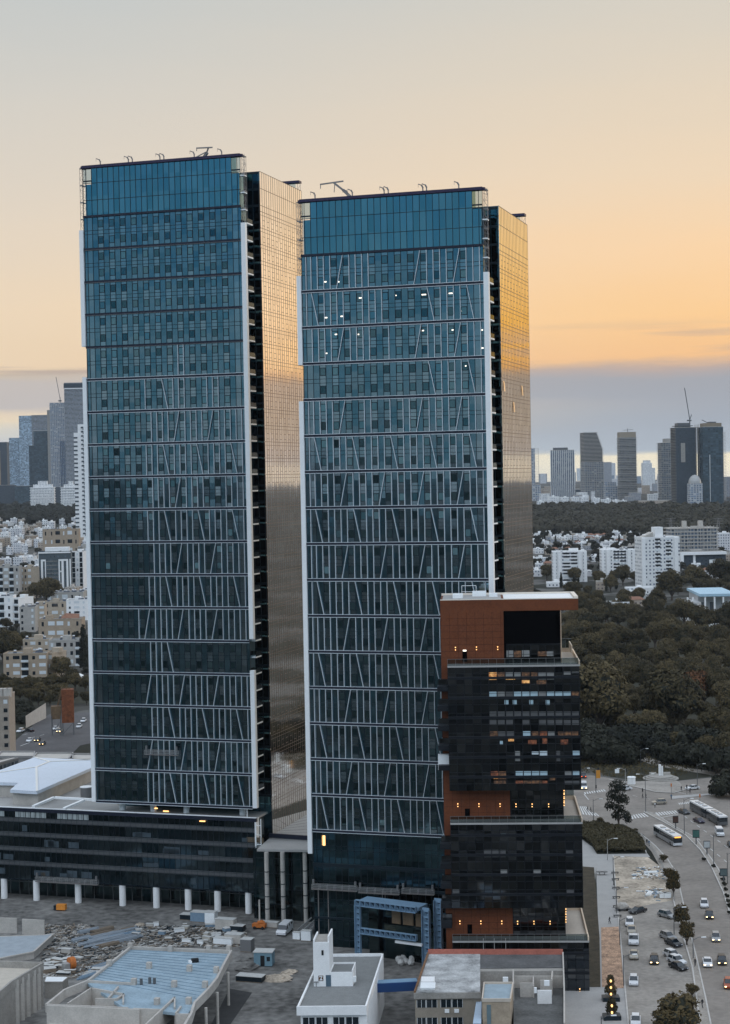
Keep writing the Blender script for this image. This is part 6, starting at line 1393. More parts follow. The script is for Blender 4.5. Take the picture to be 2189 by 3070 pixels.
P2 = P; cr = thing('tower_crane', 'luffing crane on the grey tower of the left skyline', 'crane', P+Vector((6, 20, 0))); MB().beam((0, 0, h-9), (0, 0, h+18*k), 1.8).build('mast', M['pole'], cr); MB().box(-5, 4, -2, 2, h+5*k, h+9*k).build('cab', M['pole'], cr); MB().beam((0, 0, h+12*k), (-11*k, 0, h+78*k), 1.4).build('jib', M['pole'], cr)
t, P, w, h = tw(200, 262, 1508, 1148, 45, 't_bands', 'tallest grey tower of the left skyline beside the glass tower', yaw=.05); MB().box(-w/2-1, w/2, -1, -.05, h-16*k, h-2*k).build('dark_crown', M['t_dark'], t); MB().box(-w/2+1, w/2, -1.2, -.06, h-18*k, h-15*k).build('pale_band', M['whitewall'], t)
t, P, w, h = tw(183, 207, 1508, 1322, 20, 't_ribs', 'slim blue and white striped tower in the left skyline'); 
t, P, w, h = tw(180, 204, 1500, 1426, 20, 't_dark', 'low dark block with white band in the left skyline'); MB().box(-w/2, w/2, -.6, -.05, h*.78, h*.88).build('pale_band', M['whitewall'], t)
tw(-20, 44, 1510, 1455, 30, 't_dark', 'low dark office block under the warm faced tower'); tw(45, 92, 1510, 1457, 30, 't_blue', 'low dark blue office block under the pale blue slab'); tw(150, 185, 1510, 1460, 30, 't_dark', 'low dark block between the two white stepped apartments')
for x0, x1, lab in ((93, 163, 'white stepped apartment block before the left skyline, left one'), (184, 240, 'white stepped apartment block before the left skyline, right one')):
    t, P, w, h = bpxl(x0, x1, 1530, 1462, 25, 'w_white', lab, yaw=.1, top=False); k = P.y/FPX
    MB().box(-w/2+8*k, w/2-6*k, 3, 22, h, h+10*k).box(-w/2+22*k, w/2-20*k, 5, 20, h+10*k, h+20*k).build('stepped_top', M['w_white'], t); slabs(t, w, 25, h, 9, M['whitewall'], 1.5, th=1.0)
# checkered balcony tower behind the edge of the taller glass tower
P = G(245, 1625); k = P.y/FPX; t = thing('checkered_tower', 'white tower with staggered dark balcony notches beside the taller glass tower', 'high rise', P, 0)
w = 36*k; h = (1625-1272)*k; MB().box(-17*k, 17*k, 0, 18, -3, h-25*k).box(-5*k, 17*k, 1, 18, h-25*k, h).build('wall', M['whitewall'], t)
for i in range(26):
    z = h-12*k-i*12.7*k
    if z < 5: break
    MB().box(-1*k+(9*k if 0 else 6*k), 14*k, -.5, -.05, z, z+4.5*k).build('balcony', M['t_dark'], t)
    MB().box(11*k, 14*k, -.5, -.06, z-5*k, z).build('balcony', M['t_dark'], t)
    if i > 1: MB().box(-17*k, -6*k, -.5, -.05, z-5*k, z-.6*k).build('balcony', M['t_dark'], t)
# ---- left residential quarter: filler rows then the named blocks
gl_ = 'low houses packed between the left skyline and the white apartments'
for yb in (1576, 1590, 1606, 1622, 1640, 1660, 1682, 1706, 1732, 1760, 1790):
    x = -20+rc.uniform(-10, 10)
    while x < 262:
        sc_ = (yb-1450)/160; wpx = rc.uniform(13, 28)*(.6+sc_*.42); y = yb+rc.uniform(-7, 7)
        if not (rc.random() < .12):
            mk = rc.choice(['w_white', 'w_white2', 'w_beige', 'w_tan', 'w_white', 'w_beige', 'w_white', 'w_white2'])
            bpxl(x, x+wpx*.93, y, y-rc.uniform(11, 22)*(.6+sc_*.5), rc.uniform(10, 16), mk, 'pale flat-roofed house packed in the quarter left of the towers', group=gl_, yaw=rc.uniform(-.35, .35), rg=rc, name='flat_roof_house', tanks=2 if yb > 1650 else 0)
        x += wpx
        if rc.random() < .3: tree('far%d' % rc.randrange(3), G(x, y+2), .8, 'dark tree between the packed houses left of the towers', group='trees between the packed houses at left', name='garden_tree')
# ---- near left blocks with real windows
SH = mat('shutter_white', (.62, .66, .68), .6, 0, .15, 2); AW = mat('balcony_slab', (.4, .37, .33), .85, 0, .2)
def flats(x0, x1, yb, yt, dep, wallm, label, cols, floors, yaw=.05, pil=0, name='apartment_block', tanks=5, off=0):
    P = G((x0+x1)/2, yb); k = P.y/FPX; w = (x1-x0)*k; h = (yb-yt)*k; t = thing(name, label, 'building', P, yaw); zp = h*.16 if pil else 0
    MB().box(-w/2, w/2, 0, dep, zp if pil else -3, h).build('wall', wallm, t)
    if pil:
        for i in range(6): MB().box(-w/2+w*i/5-.25 if i else -w/2, -w/2+w*i/5+.25 if i < 5 else w/2, .3, .8, -1, zp-.01).build('pillar', wallm, t)
        MB().box(-w/2+2, w/2-2, 3, dep-1, -1, zp-.02).build('black_infill', M['black'], t)  # black block filling the open storey behind the pillars
    fh = (h-zp)/floors; n = len(cols)
    for f in range(floors):
        z = zp+fh*f
        for c, kind in enumerate(cols):
            xa = -w/2+w*(c+.12)/n; xb = -w/2+w*(c+.88)/n
            if kind == 'w':
                MB().box((xa+xb)/2-.7, (xa+xb)/2+.7, -.06, -.005, z+fh*.35, z+fh*.8).build('window', M['carglass'] if rc.random() < .6 else SH, t)
            elif kind == 's':
                MB().box(xa, xb, -.10, -.005, z+fh*.42, z+fh*.85).build('window', SH if rc.random() < .7 else M['carglass'], t)
            elif kind == 'b':
                MB().box(xa, xb, -.08, -.005, z+fh*.3, z+fh*.9).build('window', M['carglass'], t)
                b = MB().box(xa-.2, xb+.2, -1.3, -.09, z+.02, z+.2).build('balcony', AW, t); MB().box(xa-.2, xb+.2, -1.3, -1.15, z+.21, z+fh*.32).build('railing', SH, b)
            elif kind == 'd': MB().box(xa, xb, -.08, -.005, z+fh*.1, z+fh*.98).build('window', M['carglass'], t)
    mb = MB().box(-w/2-.1, w/2+.1, -.1, .2, h, h+.7).box(-w/2-.1, w/2+.1, dep-.2, dep+.1, h, h+.7).box(-w/2-.1, -w/2+.2, .2, dep-.2, h, h+.7).box(w/2-.2, w/2+.1, .2, dep-.2, h, h+.7); mb.build('parapet', wallm, t)
    MB().box(-w/2+.2, w/2-.2, .2, dep-.2, h+.003, h+.05).build('roof', M['gravel'], t); MB().box(w*off-2, w*off+2.4, dep*.4, dep*.4+4, h+.051, h+2.6).build('stair_head', wallm, t)
    for i in range(tanks):
        x, y = rc.uniform(-.42, .42)*w, rc.uniform(.15, .85)*dep
        for me in (TANK, SOL):
            o = bpy.data.objects.new(me.name.split('.')[0], me); C.objects.link(o); o.parent = t; o.location = (x, y+(1 if me is TANK else 0), h+.1+(.9 if me is TANK else 0))
    return t, w, h, dep
WBG = mat('beige_plaster', (.36, .285, .21), .9, 0, .2, .5, var2=.15); WTN = mat('tan_plaster', (.42, .35, .27), .9, 0, .2, .5, var2=.15); WGR = mat('greyish_plaster', (.4, .38, .35), .9, 0, .2, .5, var2=.15)
flats(130, 238, 1690, 1588, 16, WBG, 'brownish four-storey block behind the modern white apartments', 'wwswsw', 4, off=.2)
t, w, h, dep = flats(118, 214, 1790, 1655, 16, wm('w_glassy', (.07, .09, .10), (.03, .04, .05), roof=(.4, .4, .4)), 'modern apartment block with white frames and dark glass left of the tower', '', 1, yaw=.1)
mb = MB()
for x0_, x1_ in ((-.5, -.485), (-.42, -.36), (-.3, -.27), (.12, .16), (.21, .28), (.36, .42), (.46, .5)): mb.box(w*x0_, w*x1_, -.5, -.02, 0, h*(.84 if abs(x0_) < .48 else 1.0))
mb.box(-w/2, w/2, -.55, -.02, h-1.0, h+.2)
for a, b in ((-.42, -.27), (.12, .42)):
    mb.box(w*a, w*b, -.52, -.02, h*.8, h*.84)
    for z in (.28, .55): mb.box(w*.16, w*.21, -.5, -.02, h*z, h*z+1.4)
mb.build('white_frame', M['whitewall'], t); slabs(t, w*.34, 4, h*.8, 9, AW, 0, x0=-w*.25, x1=w*.1, th=.4); MB().box(-w*.3, w*.45, 4, 14, h+.1, h+4).build('penthouse', M['whitewall'], t)
flats(216, 252, 1780, 1655, 14, M['whitewall'], 'white wing with dark window strips right of the modern block', 'dwd', 8, yaw=-.25)
flats(236, 268, 1760, 1640, 14, WGR, 'grey block with pink balcony half hidden by the tower edge', 'bw', 8)
flats(-20, 60, 1800, 1700, 14, WGR, 'grey beige block with shuttered windows at the left edge', 'wbsbw', 5); flats(58, 98, 1795, 1703, 18, WTN, 'warm beige block joined to the grey beige one', 'sws', 5, yaw=-.3)
flats(-30, 40, 1880, 1790, 16, M['whitewall'], 'white curved-corner block with balconies at the left edge', 'bbw', 4); flats(40, 60, 1880, 1795, 16, M['whitewall'], 'rounded white balcony corner of the left edge block', 'b', 4, yaw=-.5, tanks=0)
flats(60, 106, 1895, 1822, 12, WGR, 'grey plain block with few small windows right of the white curved one', 'w.w', 4); flats(100, 135, 1880, 1815, 12, WTN, 'cream narrow block with roof canopy', 'ws', 4)
flats(140, 250, 1800+8, 1778, 26, WGR, 'wide low block whose roof is full of white boilers', 'wwsww', 1, tanks=16); flats(130, 200, 1850, 1806, 14, WTN, 'cream block with terrace trees under the boiler roofs', 'wsw', 2); flats(200, 262, 1860, 1800, 14, M['whitewall'], 'white block beside the tower edge under the boiler roofs', 'wsw', 4)
t, w, h, dep = flats(116, 246, 1915, 1858, 14, WBG, 'brown four-storey block with big shutters and tilted roof terrace', 'wssww', 2, yaw=.0, off=-.3)
MB().add([(0, 1, h+.8), (w*.42, 1, h+.8), (w*.42, 6, h+3.2), (w*.1, 6, h+3.8), (0, 6, h+.8), (w*.42, 6, h+.8)], [(0, 1, 2, 3), (0, 3, 4), (1, 5, 2)]).build('roof_canopy', M['redroof'], t)
flats(70, 150, 1985, 1920, 14, WTN, 'tan block with grey roof left half of the stepped pair', 'wsww', 3, tanks=4); flats(148, 245, 1998, 1922, 14, WGR, 'grey tan block with small windows right half of the stepped pair', 'wswwb', 3, tanks=4)
flats(11, 142, 2045, 1962, 13, WBG, 'brown block on stilts with white shutters at the near left', 'wsbws', 3, yaw=.0, pil=1, tanks=4); flats(140, 160, 2040, 1960, 13, WTN, 'warm side wing of the brown block on stilts', 's', 3, yaw=-.4, tanks=0)
t, w, h, dep = flats(-10, 30, 2275, 2092, 14, mat('speckled_beige', (.34, .29, .24), .9, 0, .25, .6, var2=.25), 'plain beige tower block cut by the left picture edge', '.w', 7, tanks=0)
mb = MB(); [mb.cyl((x, 3, h), 1.0, 3.2, 10) for x in (-1.0, w*.2, w*.42)]; mb.build('roof_silo', M['concrete_l'], t)
# dome-roofed white kiosk and wall by the road
P = G(232, 2045); t = thing('white_shelter', 'small white domed shelter at the end of the left street', 'shelter', P, .2); MB().blob((0, 0, .5), (4.5, 3, 4), 2, sub=2, rough=.05).build('dome', M['whitewall'], t)
# trees of the left quarter
for i, (x, y, tp, key, lab) in enumerate([(40, 1960, 1890, 'broad0', 'dark tree mass left of the brown shutter block'), (10, 1990, 1880, 'broad1', 'big dark tree at the left edge beside the stilts block'), (75, 1945, 1890, 'broad2', 'dark tree before the narrow cream block'), (110, 1800, 1745, 'broad3', 'dark tree under the warm beige block'), (140, 1815, 1728, 'broad4', 'dark tree in front of the modern white apartments'), (165, 1800, 1735, 'broad1', 'dark tree hiding the foot of the modern block'), (80, 1835, 1770, 'broad0', 'olive tree behind the grey plain block'),
                                          (185, 2040, 1965, 'broad3', 'dark round tree right of the brown stilts block'), (215, 2050, 2000, 'broad1', 'low dark tree by the domed shelter'), (20, 1890, 1850, 'broad2', 'tree at the foot of the white curved block')]):
    treepx(key, x, y, tp, lab)
for i, (x, y, tp) in enumerate([(252, 2010, 1870), (262, 2015, 1900), (228, 1995, 1915)]): treepx('cyp', x, y, tp, 'tall dark cypress beside the tower edge %s' % ('left of the others' if i == 2 else 'behind the brown shutter block' if i == 0 else 'nearest the glass'), name='cypress', szz=1)
for i in range(34):
    x = rc.uniform(-5, 262); y = rc.uniform(2062, 2118); treepx('broad%d' % rc.randrange(5), x, y, y-rc.uniform(35, 55), 'dark tree on the slope above the left road', group='dark trees on the slope above the left road')
for i in range(8):
    x = rc.uniform(28, 95); y = rc.uniform(2110, 2175); treepx('bush%d' % (i % 2), x, y, y-rc.uniform(20, 34), 'dark bush on the bank left of the ramp wall', group='dark bushes left of the ramp wall', name='bush')
for i in range(14):
    x = rc.uniform(0, 260); y = rc.uniform(1880, 2035); treepx('far%d' % (i % 3), x, y, y-rc.uniform(18, 30), 'small tree in the gardens of the left quarter', group='small garden trees of the left quarter', name='garden_tree')
sheet('slope', [(-60, 2255), (30, 2250), (60, 2190), (75, 2180), (140, 2110), (300, 2110), (300, 2040), (-60, 2040)], .03, M['grass'])
sheet('road', [(0, 2330), (40, 2225), (110, 2165), (150, 2140), (290, 2135), (290, 2225), (240, 2235), (150, 2330)], .05, M['asphalt_d'])
stripe_line('lane_marking', [q5(360, 830), q5(560, 790)], .3, z=.08, dash=3); stripe_line('lane_marking', [q5(500, 880), q5(800, 800)], .3, z=.08, dash=3); stripe_line('lane_marking', [q5(330, 1010), q5(620, 900)], .3, z=.08)
A, B = G(*q5(420, 720)), G(*q5(745, 560)); t = thing('ramp_wall', 'pale concrete retaining wall rising beside the left road', 'wall', A); d = B-A
MB().add([(0, 0, 0), (d.x, d.y, 0), (d.x, d.y, 6.5), (0, 0, 5), (0, .6, 0), (d.x, d.y+.6, 0), (d.x, d.y+.6, 6.5), (0, .6, 5)], [(0, 1, 2, 3), (4, 7, 6, 5), (3, 2, 6, 7), (0, 3, 7, 4), (1, 5, 6, 2)]).build('wall', M['concrete_l'], t)
# orange silos
P = G(*q5(1110, 840)); k = P.y/FPX; so_ = mat('rusty_silo', (.17, .055, .022), .85, 0, .8, .8, var2=.7); so2 = mat('tan_silo', (.14, .09, .05), .85, 0, .7, .8, var2=.3)
t = thing('silo_plant', 'rust orange silo box on legs with lower tan box beside it', 'silo', P, .15)
MB().box(-18*k, 18*k, 0, 4.5, 44/1*k*1.0-20*k*.3, 138*k).build('tall_silo', so_, t); MB().box(-50*k, -20*k, .5, 4.5, 50*k, 88*k).build('short_silo', so2, t)
mb = MB()
for x in (-48, -22, -16, 16): [mb.box(x*k-.15, x*k+.15, y, y+.3, 0, 60*k) for y in (.2, 4)]
mb.beam((-48*k, .3, 10*k), (-22*k, .3, 44*k), .2); mb.beam((-16*k, .3, 5*k), (16*k, .3, 38*k), .2); mb.build('leg_frame', M['pole'], t)
mb = MB(); mb.box(-18*k, -16*k, 1, 2, 138*k, 145*k); mb.box(-4*k, -2*k, 1, 2, 138*k, 146*k); mb.box(4*k, 6*k, 1, 2, 138*k, 144*k); mb.beam((-30*k, 2, 90*k), (-16*k, 2, 140*k), .7); mb.build('top_pipes', so2, t)
for i, (a, b, c, d_, z, lab) in enumerate([(20, 1090, 560, 1140, 18, 'low flat grey block behind the white pavilion, left part'), (600, 1110, 1180, 1180, 20, 'low long block with dark window band behind the white pavilion'), (1180, 1130, 1560, 1190, 20, 'low grey block with white edge beside the tower, behind the pavilion')]):
    pts = [q5(a-80, d_+30), q5(c, d_+30), q5(c, b), q5(a, b)]
    t, rr = hall('low_block', lab, 'building', pts, z, wm('w_strip', (.3, .29, .28), (.03, .035, .04), pw=1.6, ph=20, fw=.85, fh=.5), M['concrete_l'], parapet=.5)
hall('low_block', 'low block with dark glazed front left of the white pavilion', 'building', [q5(-200, 1330), q5(300, 1190), q5(220, 1180), q5(-200, 1270)], 20, wm('w_strip2', (.2, .2, .2), (.02, .025, .03), pw=1.8, ph=20, fw=.85, fh=.8), M['concrete_l'], parapet=.3)
# ---- right residential quarter
gr_ = 'white villas and small houses among trees right of the shorter tower'
for yb in (1612, 1622, 1634, 1648, 1664, 1684, 1706, 1730):
    x = 1560+rc.uniform(-10, 10)
    while x < 2215:
        wpx = rc.uniform(14, 32)*(.7+(yb-1600)/200); y = yb+rc.uniform(-5, 5)
        if rc.random() < (.92 if yb < 1690 else .6):
            bpxl(x, x+wpx*.9, y, y-rc.uniform(10, 17)*(.7+(yb-1600)/200), rc.uniform(10, 15), rc.choice(['w_white', 'w_white', 'w_white', 'w_white2', 'w_beige', 'w_grey']), 'white or pale villa among the trees right of the shorter tower', group=gr_, yaw=rc.uniform(-.4, .4), rg=rc, name='villa', pitched=rc.random() < .15, tanks=1 if yb > 1640 else 0)
        x += wpx*1.05
        if rc.random() < .55: tree('far%d' % rc.randrange(3), G(x, y+3), rc.uniform(.6, 1.1), 'dark garden tree among the villas right of the shorter tower', group='garden trees among the villas at right', name='garden_tree')
t, P, w, h = bpxl(1659, 1761, 1745, 1655, 18, 'w_white', 'white nine-storey apartment block, left of three large ones at right', yaw=-.05, tanks=3)
def loggias(t, w, h, cols, n, fw_=.09):
    for c in cols:
        for f in range(n):
            z = h*(f+.35)/n; MB().box(w*c-w*fw_, w*c+w*fw_, -.12, -.01, z, z+h/n*.5).build('loggia', M['black'] if (f+int(c*10)) % 5 else SH, t)
def piers(t, w, h, cols, hh=1.03):
    for c in cols: MB().box(w*c-w*.045, w*c+w*.045, -1.2, -.02, 0, h*hh).build('facade_pier', M['whitewall'], t)
loggias(t, w, h, (-.1, .12), 9); piers(t, w, h, (-.45, -.3, .3, .45))
t, P, w, h = bpxl(1804, 1906, 1735, 1650, 18, 'w_white', 'white apartment block half hidden by trees, middle of three large ones at right', yaw=-.05, tanks=3); loggias(t, w, h, (-.05, .14), 9); piers(t, w, h, (-.45, -.3, .32, .45))
t, P, w, h = bpxl(1925, 2042, 1768, 1612, 22, 'w_white', 'tallest white apartment block with stepped top, right of three large ones', yaw=.12, tanks=2); loggias(t, w, h, (-.08, .2), 14, .07); piers(t, w, h, (-.46, .4), 1.0)
MB().box(-w*.12, w*.1, 4, 14, h, h+9).build('top_storey', M['whitewall'], t); MB().add([(-w*.48, 0, h+.8), (-w*.2, 0, h+5), (-w*.2, 12, h+5), (-w*.48, 12, h+.8), (-w*.2, 0, h+.8), (-w*.2, 12, h+.8)], [(0, 1, 2, 3), (0, 4, 1), (3, 2, 5), (1, 4, 5, 2)]).build('pitched_top', M['concrete_l'], t)
t, P, w, h = bpxl(2012, 2150, 1668, 1584, 30, 't_grid', 'concrete block under construction with open floors, upper right', yaw=.0); slabs(t, w, 30, h, 8, M['concrete_l'], 2.2, th=1)
mb = MB(); [mb.box(x-.3, x+.3, -3, -2.4, 0, h+3) for x in [-w/2+w*i/14 for i in range(15)]]; mb.build('scaffold', M['concrete_l'], t); MB().box(-w*.2, -w*.12, 8, 16, h, h+8).box(w*.15, w*.24, 8, 16, h, h+8).build('lift_core', M['concrete_l'], t)
t, P, w, h = bpxl(2045, 2178, 1705, 1656, 22, 't_dark', 'modern white framed dark glass building at the right', yaw=.05); MB().box(-w/2-2, w/2, -3, -.02, h-2.2, h+.5).box(-w/2-2, -w/2+1, -3, -.02, 0, h-2.2).box(-w*.25, -w*.2, -1, -.02, 0, h-2.2).box(w*.12, w*.3, -1, -.02, 0, h*.55).build('white_frame', M['whitewall'], t)
bpxl(2150, 2190, 1650, 1600, 15, 'w_white2', 'pale small block at the right edge behind the construction block')
# sports hall with pale blue roof and lit forecourt
P = G(2150, 1868); t = thing('sports_hall', 'white sports hall with pale blue roof and lit forecourt at the right edge', 'hall', P, -.05); k = P.y/FPX
MB().box(-90*k, -45*k, 2, 30, 0, 62*k).box(-44*k, 60*k, 18, 60, 0, 80*k).build('wall', wm('w_hall', (.5, .5, .5), (.06, .07, .08), pw=7, ph=14, fw=.5, fh=.7), t)
MB().box(-50*k, 60*k, 0, 62, 80*k, 88*k).build('roof', mat('pale_blue_roof', (.36, .52, .62), .6, 0, .1, .2), t)
for x in (-88, -72, -36, -8, 18): MB().box(x*k, (x+4)*k, -.5, 1.5, 0, 78*k).build('pier', M['whitewall'], t)
for (x, z) in ((-66, 34), (-61, 34), (-50, 42), (-46, 42), (14, 35), (19, 35), (28, 42)): MB().box(x*k, x*k+1.8, -.9, -.6, z*k, z*k+1.1).build('flood_lamp', M['office'], t)
MB().box(-100*k, 60*k, -8, -1, -1, 10*k).build('forecourt_wall', M['concrete_l'], t)
for i in range(14):
    x = rc.uniform(2050, 2189); y = rc.uniform(1862, 1884); crate((x, y), (4.2, 1.8, 1.4), 'pale parked vehicle glimpsed below the sports hall', M['white'], group='pale vehicles below the sports hall', name='parked_vehicle', cat='vehicle')
for (x0, x1, yb, yt, lab) in [(1825, 1888, 1835, 1808, 'long white villa behind the park wood'), (1880, 1935, 1828, 1798, 'tan villa with brown tiled roof behind the park wood'), (1865, 1940, 1800, 1782, 'wide white villa above the tiled one'), (1878, 1960, 1782, 1764, 'white villa row by the tall white block'), (1790, 1822, 1770, 1745, 'beige villa right of the left apartment block'), (1640, 1700, 1760, 1748, 'low white roofs at the foot of the left apartment block')]:
    bpxl(x0, x1, yb, yt, 12, 'w_white' if 'tan' not in lab and 'beige' not in lab else 'w_beige', lab, name='villa', pitched='tiled roof' in lab)
for i in range(85):
    x = rc.uniform(1600, 2200); y = rc.uniform(1745, 1885)
    if x > 2060 and y > 1790 and y < 1880: continue
    P = G(x, y); treek = rc.choice(['broad0', 'broad1', 'broad2', 'broad3', 'broad4', 'bush0']); tree(treek, P, rc.uniform(.6, 1.05)*(1.3 if treek == 'bush0' else 1), 'dark leafy tree between the apartment blocks and the park at right', group='trees between the apartment blocks and the park')
for i, (x, y, tp, lab) in enumerate([(1683, 1765, 1715, 'pointed cypress before the left white apartment block'), (1722, 1775, 1722, 'dark cypress right of the pointed one'), (1735, 1785, 1730, 'wide cypress pair right of the apartment block'), (1848, 1770, 1720, 'slim cypress standing between the white villas'), (1818, 1775, 1735, 'small cypress left of the villas'), (1666, 1640, 1604, 'lone cypress near the forest edge at left'), (1857, 1640, 1600, 'lone cypress near the middle of the forest edge')]): treepx('cyp', x, y, tp, lab, name='cypress')
for (x, y, tp, lab) in [(1868, 1755, 1690, 'large round dark tree before the middle apartment block'), (2015, 1800, 1705, 'large olive round tree right of the tallest apartment block'), (2080, 1770, 1690, 'dark tree before the modern white framed building'), (2160, 1760, 1670, 'tall dark tree at the right edge beside the framed building'), (1640, 1740, 1690, 'dark olive tree beside the shorter tower foot')]: treepx('broad%d' % rc.randrange(5), x, y, tp, lab)
# far forest belts
def belt(name, label, x0, x1, y0, y1, n, h, seed, size=2.6):
    r = random.Random(seed); mb = MB()
    for i in range(n):
        x, y = r.uniform(x0, x1), r.uniform(y0, y1); P = G(x, y); R_ = r.uniform(5, 10); hh = h*r.uniform(.75, 1.15)
        mb.blob((P.x, P.y, P.z+hh*.5), (R_*.85, R_*.85, hh*.48), seed=i, m=1, sub=1, rough=.25)
        for _ in range(46):
            v = Vector((r.gauss(0, 1), r.gauss(0, 1)-.4, r.gauss(0, 1))).normalized(); p = Vector((P.x+v.x*R_, P.y+v.y*R_, P.z+hh*.52+v.z*hh*.5)); a = (v+Vector((r.uniform(-1, 1), r.uniform(-1, 1), r.uniform(-.3, 1)))*.7).normalized(); u_ = a.cross(Vector((r.uniform(-1, 1), r.uniform(-1, 1), .3))).normalized(); w_ = a.cross(u_); s = size*r.uniform(.4, 1)
            mb.add([p-u_*s, p+w_*s*.8, p+u_*s, p-w_*s], [(0, 1, 2, 3)])
    o = mb.build(name, [M['leaffar'], M['leaffar']]); tag(o, label, 'forest', kind='stuff'); return o
belt('forest', 'dark forest belt before the right skyline', 1560, 2260, 1530, 1606, 950, 15, 77); belt('forest', 'dark trees before the left skyline', -60, 262, 1520, 1572, 330, 14, 78)
sheet('forest_floor', [(1500, 1612), (1500, 1520), (2300, 1520), (2300, 1612)], None, M['grass']) if False else None
# pylons
for x in (2012, 2155):
    P = G(x, 1608); k = P.y/FPX; t = thing('power_pylon', '%s lattice pylon standing in the forest belt' % ('left' if x < 2100 else 'right'), 'pylon', P); mb = MB(); hh = 55*k
    for s in (-1, 1): mb.beam((s*3, 0, 0), (s*.5, 0, hh), .4)
    for i in range(9): z = hh*i/9; a = 3-2.5*i/9; mb.beam((-a, 0, z), (a, 0, z+hh/9), .22); mb.beam((a, 0, z), (-a, 0, z+hh/9), .22)
    for z in (.7, .84, .97): mb.beam((-6, 0, hh*z), (6, 0, hh*z), .3)
    mb.build('lattice', M['lattice'], t)
# ================================================================ street furniture and people
def pxh(P, ytop): return (PX(P)[1]-ytop)/FPX*P.y
def lampost(px_, top, label, arm=1, dbl=False, conv=a4, z=.1, col='pole', group=None, az_=0, name='street_lamp'):
    P = G(*conv(*px_), z); h = pxh(P, conv(0, top)[1]); t = thing(name, label, 'street lamp', P, az_, group)
    MB().tube((0, 0, 0), (0, 0, h), .11, 8, .07).build('pole', M[col], t)
    for s in ((1, -1) if dbl else (arm,)):
        MB().tube((0, 0, h-.5), (s*1.2, 0, h+.1), .06, 6).tube((s*1.2, 0, h+.1), (s*2.0, 0, h+.12), .06, 6).build('arm', M[col], t); MB().box(min(s*1.7, s*2.7), max(s*1.7, s*2.7), -.16, .16, h+.0, h+.16).build('lamp_head', M['white'], t)
    return t
lampost((785, 778), 400, 'tall double-arm street lamp in the middle of the junction', dbl=True); lampost((583, 500), 345, 'single-arm lamp at the park side of the junction', arm=-1, col='rail_grey'); lampost((405, 1255), 1045, 'white lamp post on the pale plaza by the hedge', arm=1, col='rail_grey')
lampost((735, 295), 150, 'thin park lamp among the trees left of the park path'); lampost((1300, 545), 300, 'lamp post at the far right corner of the junction'); lampost((1170, 1000), 645, 'tall lamp post in the median by the single bus'); lampost((1462, 1300), 1000, 'tall lamp post on the median further right'); lampost((265, 895), 650, 'thin dark post behind the hedge near the tower'); lampost((1600, 1494), 1180, 'bare lamp post near the right picture edge in the median')
lampost((1580, 350), 230, 'park lamp at the right edge of the wood'); lampost((150, 420), 345, 'small lamp post beside the brown tower at the junction')
for (b, tp, lab) in [((465, 180), -100, 'plaza lamp post at the top of the pale walkway'), ((497, 455), 205, 'plaza lamp post beside the dirt lot'), ((528, 775), 510, 'plaza lamp post beside the white pickup row'), ((567, 1180), 870, 'plaza lamp post beside the white hatchback'), ((1068, 670), 400, 'lamp post by the brown roadside trees'), ((1258, 905), 700, 'thin post on the pavement of the wide road'), ((345, 1700), 1480, 'grey post at the bottom of the front plaza')]:
    lampost(b, tp, lab, conv=a5, arm=1, col='pole')
# traffic lights and signs
P = G(*a4(290, 592), .1); t = thing('traffic_signal', 'traffic pole with orange sign board at the upper left of the junction', 'traffic light', P); h = pxh(P, a4(0, 365)[1])
MB().tube((0, 0, 0), (0, 0, h), .13, 8).tube((0, 0, h-1.2), (-4, 0, h-1.6), .07, 6).build('pole', M['pole'], t); MB().box(.1, 1.4, -.1, .1, h-2.4, h+.1).build('sign_board', mat('orange_sign', (.6, .26, .04), .5, 0, .15, 2), t); MB().box(-.2, .2, -.25, -.1, 1.6, 2.6).build('signal_head', M['black'], t); MB().box(.5, 1.1, -.2, -.11, h+.2, h+.9).build('camera_box', M['frame'], t)
for (x, y, lab) in [(590, 440, 'white signal box on the park side post'), (1195, 605, 'traffic light on the island at the right'), (755, 640, 'dark signal post at the junction centre, left one'), (1040, 590, 'orange bollard sign on the far corner'), (1325, 700, 'small orange sign at the rear of the articulated bus')]:
    P = G(*a4(x, y), .1); t = thing('signal_post', lab, 'traffic light', P); MB().tube((0, 0, 0), (0, 0, 2.6), .06, 6).build('pole', M['pole'], t); MB().box(-.18, .18, -.15, .15, 2.0, 3.0).build('signal_head', M['orange_sign'] if 'orange_sign' in M and 0 else (M['black'] if 'orange' not in lab else org), t)
t = thing('white_sign', 'small white square sign at the edge of the park', 'sign', G(*a4(500, 440), .1)); MB().tube((0, 0, 0), (0, 0, 2.2), .05, 6).build('pole', M['pole'], t); MB().box(-.7, .7, -.05, .05, 1.6, 2.9).build('sign_plate', M['white'], t)
for i, (x, y, tp, wd, lab) in enumerate([(1083, 945, 818, .6, 'dark brown poster panel at the start of the median'), (1287, 1100, 955, .7, 'green poster panel on the median behind the bus'), (1395, 1200, 1065, .65, 'pale poster panel in the middle of the median'), (1562, 1480, 1340, .7, 'grey green poster panel near the right end of the median')]):
    P = G(*a4(x, y), .14); h = pxh(P, a4(0, tp)[1]); t = thing('poster_panel', lab, 'billboard', P, -.1)
    MB().box(-.15, .15, -.1, .1, 0, h*.5).build('post', M['pole'], t); MB().box(-wd*1.3, wd*1.3, -.15, .15, h*.45, h).build('case', M['frame'], t); MB().box(-wd*1.15, wd*1.15, -.18, -.155, h*.5, h*.96).build('poster', mat('poster_%d' % i, [(.08, .04, .03), (.05, .14, .12), (.5, .52, .52), (.12, .16, .16)][i], .5, 0, .3, 3), t)
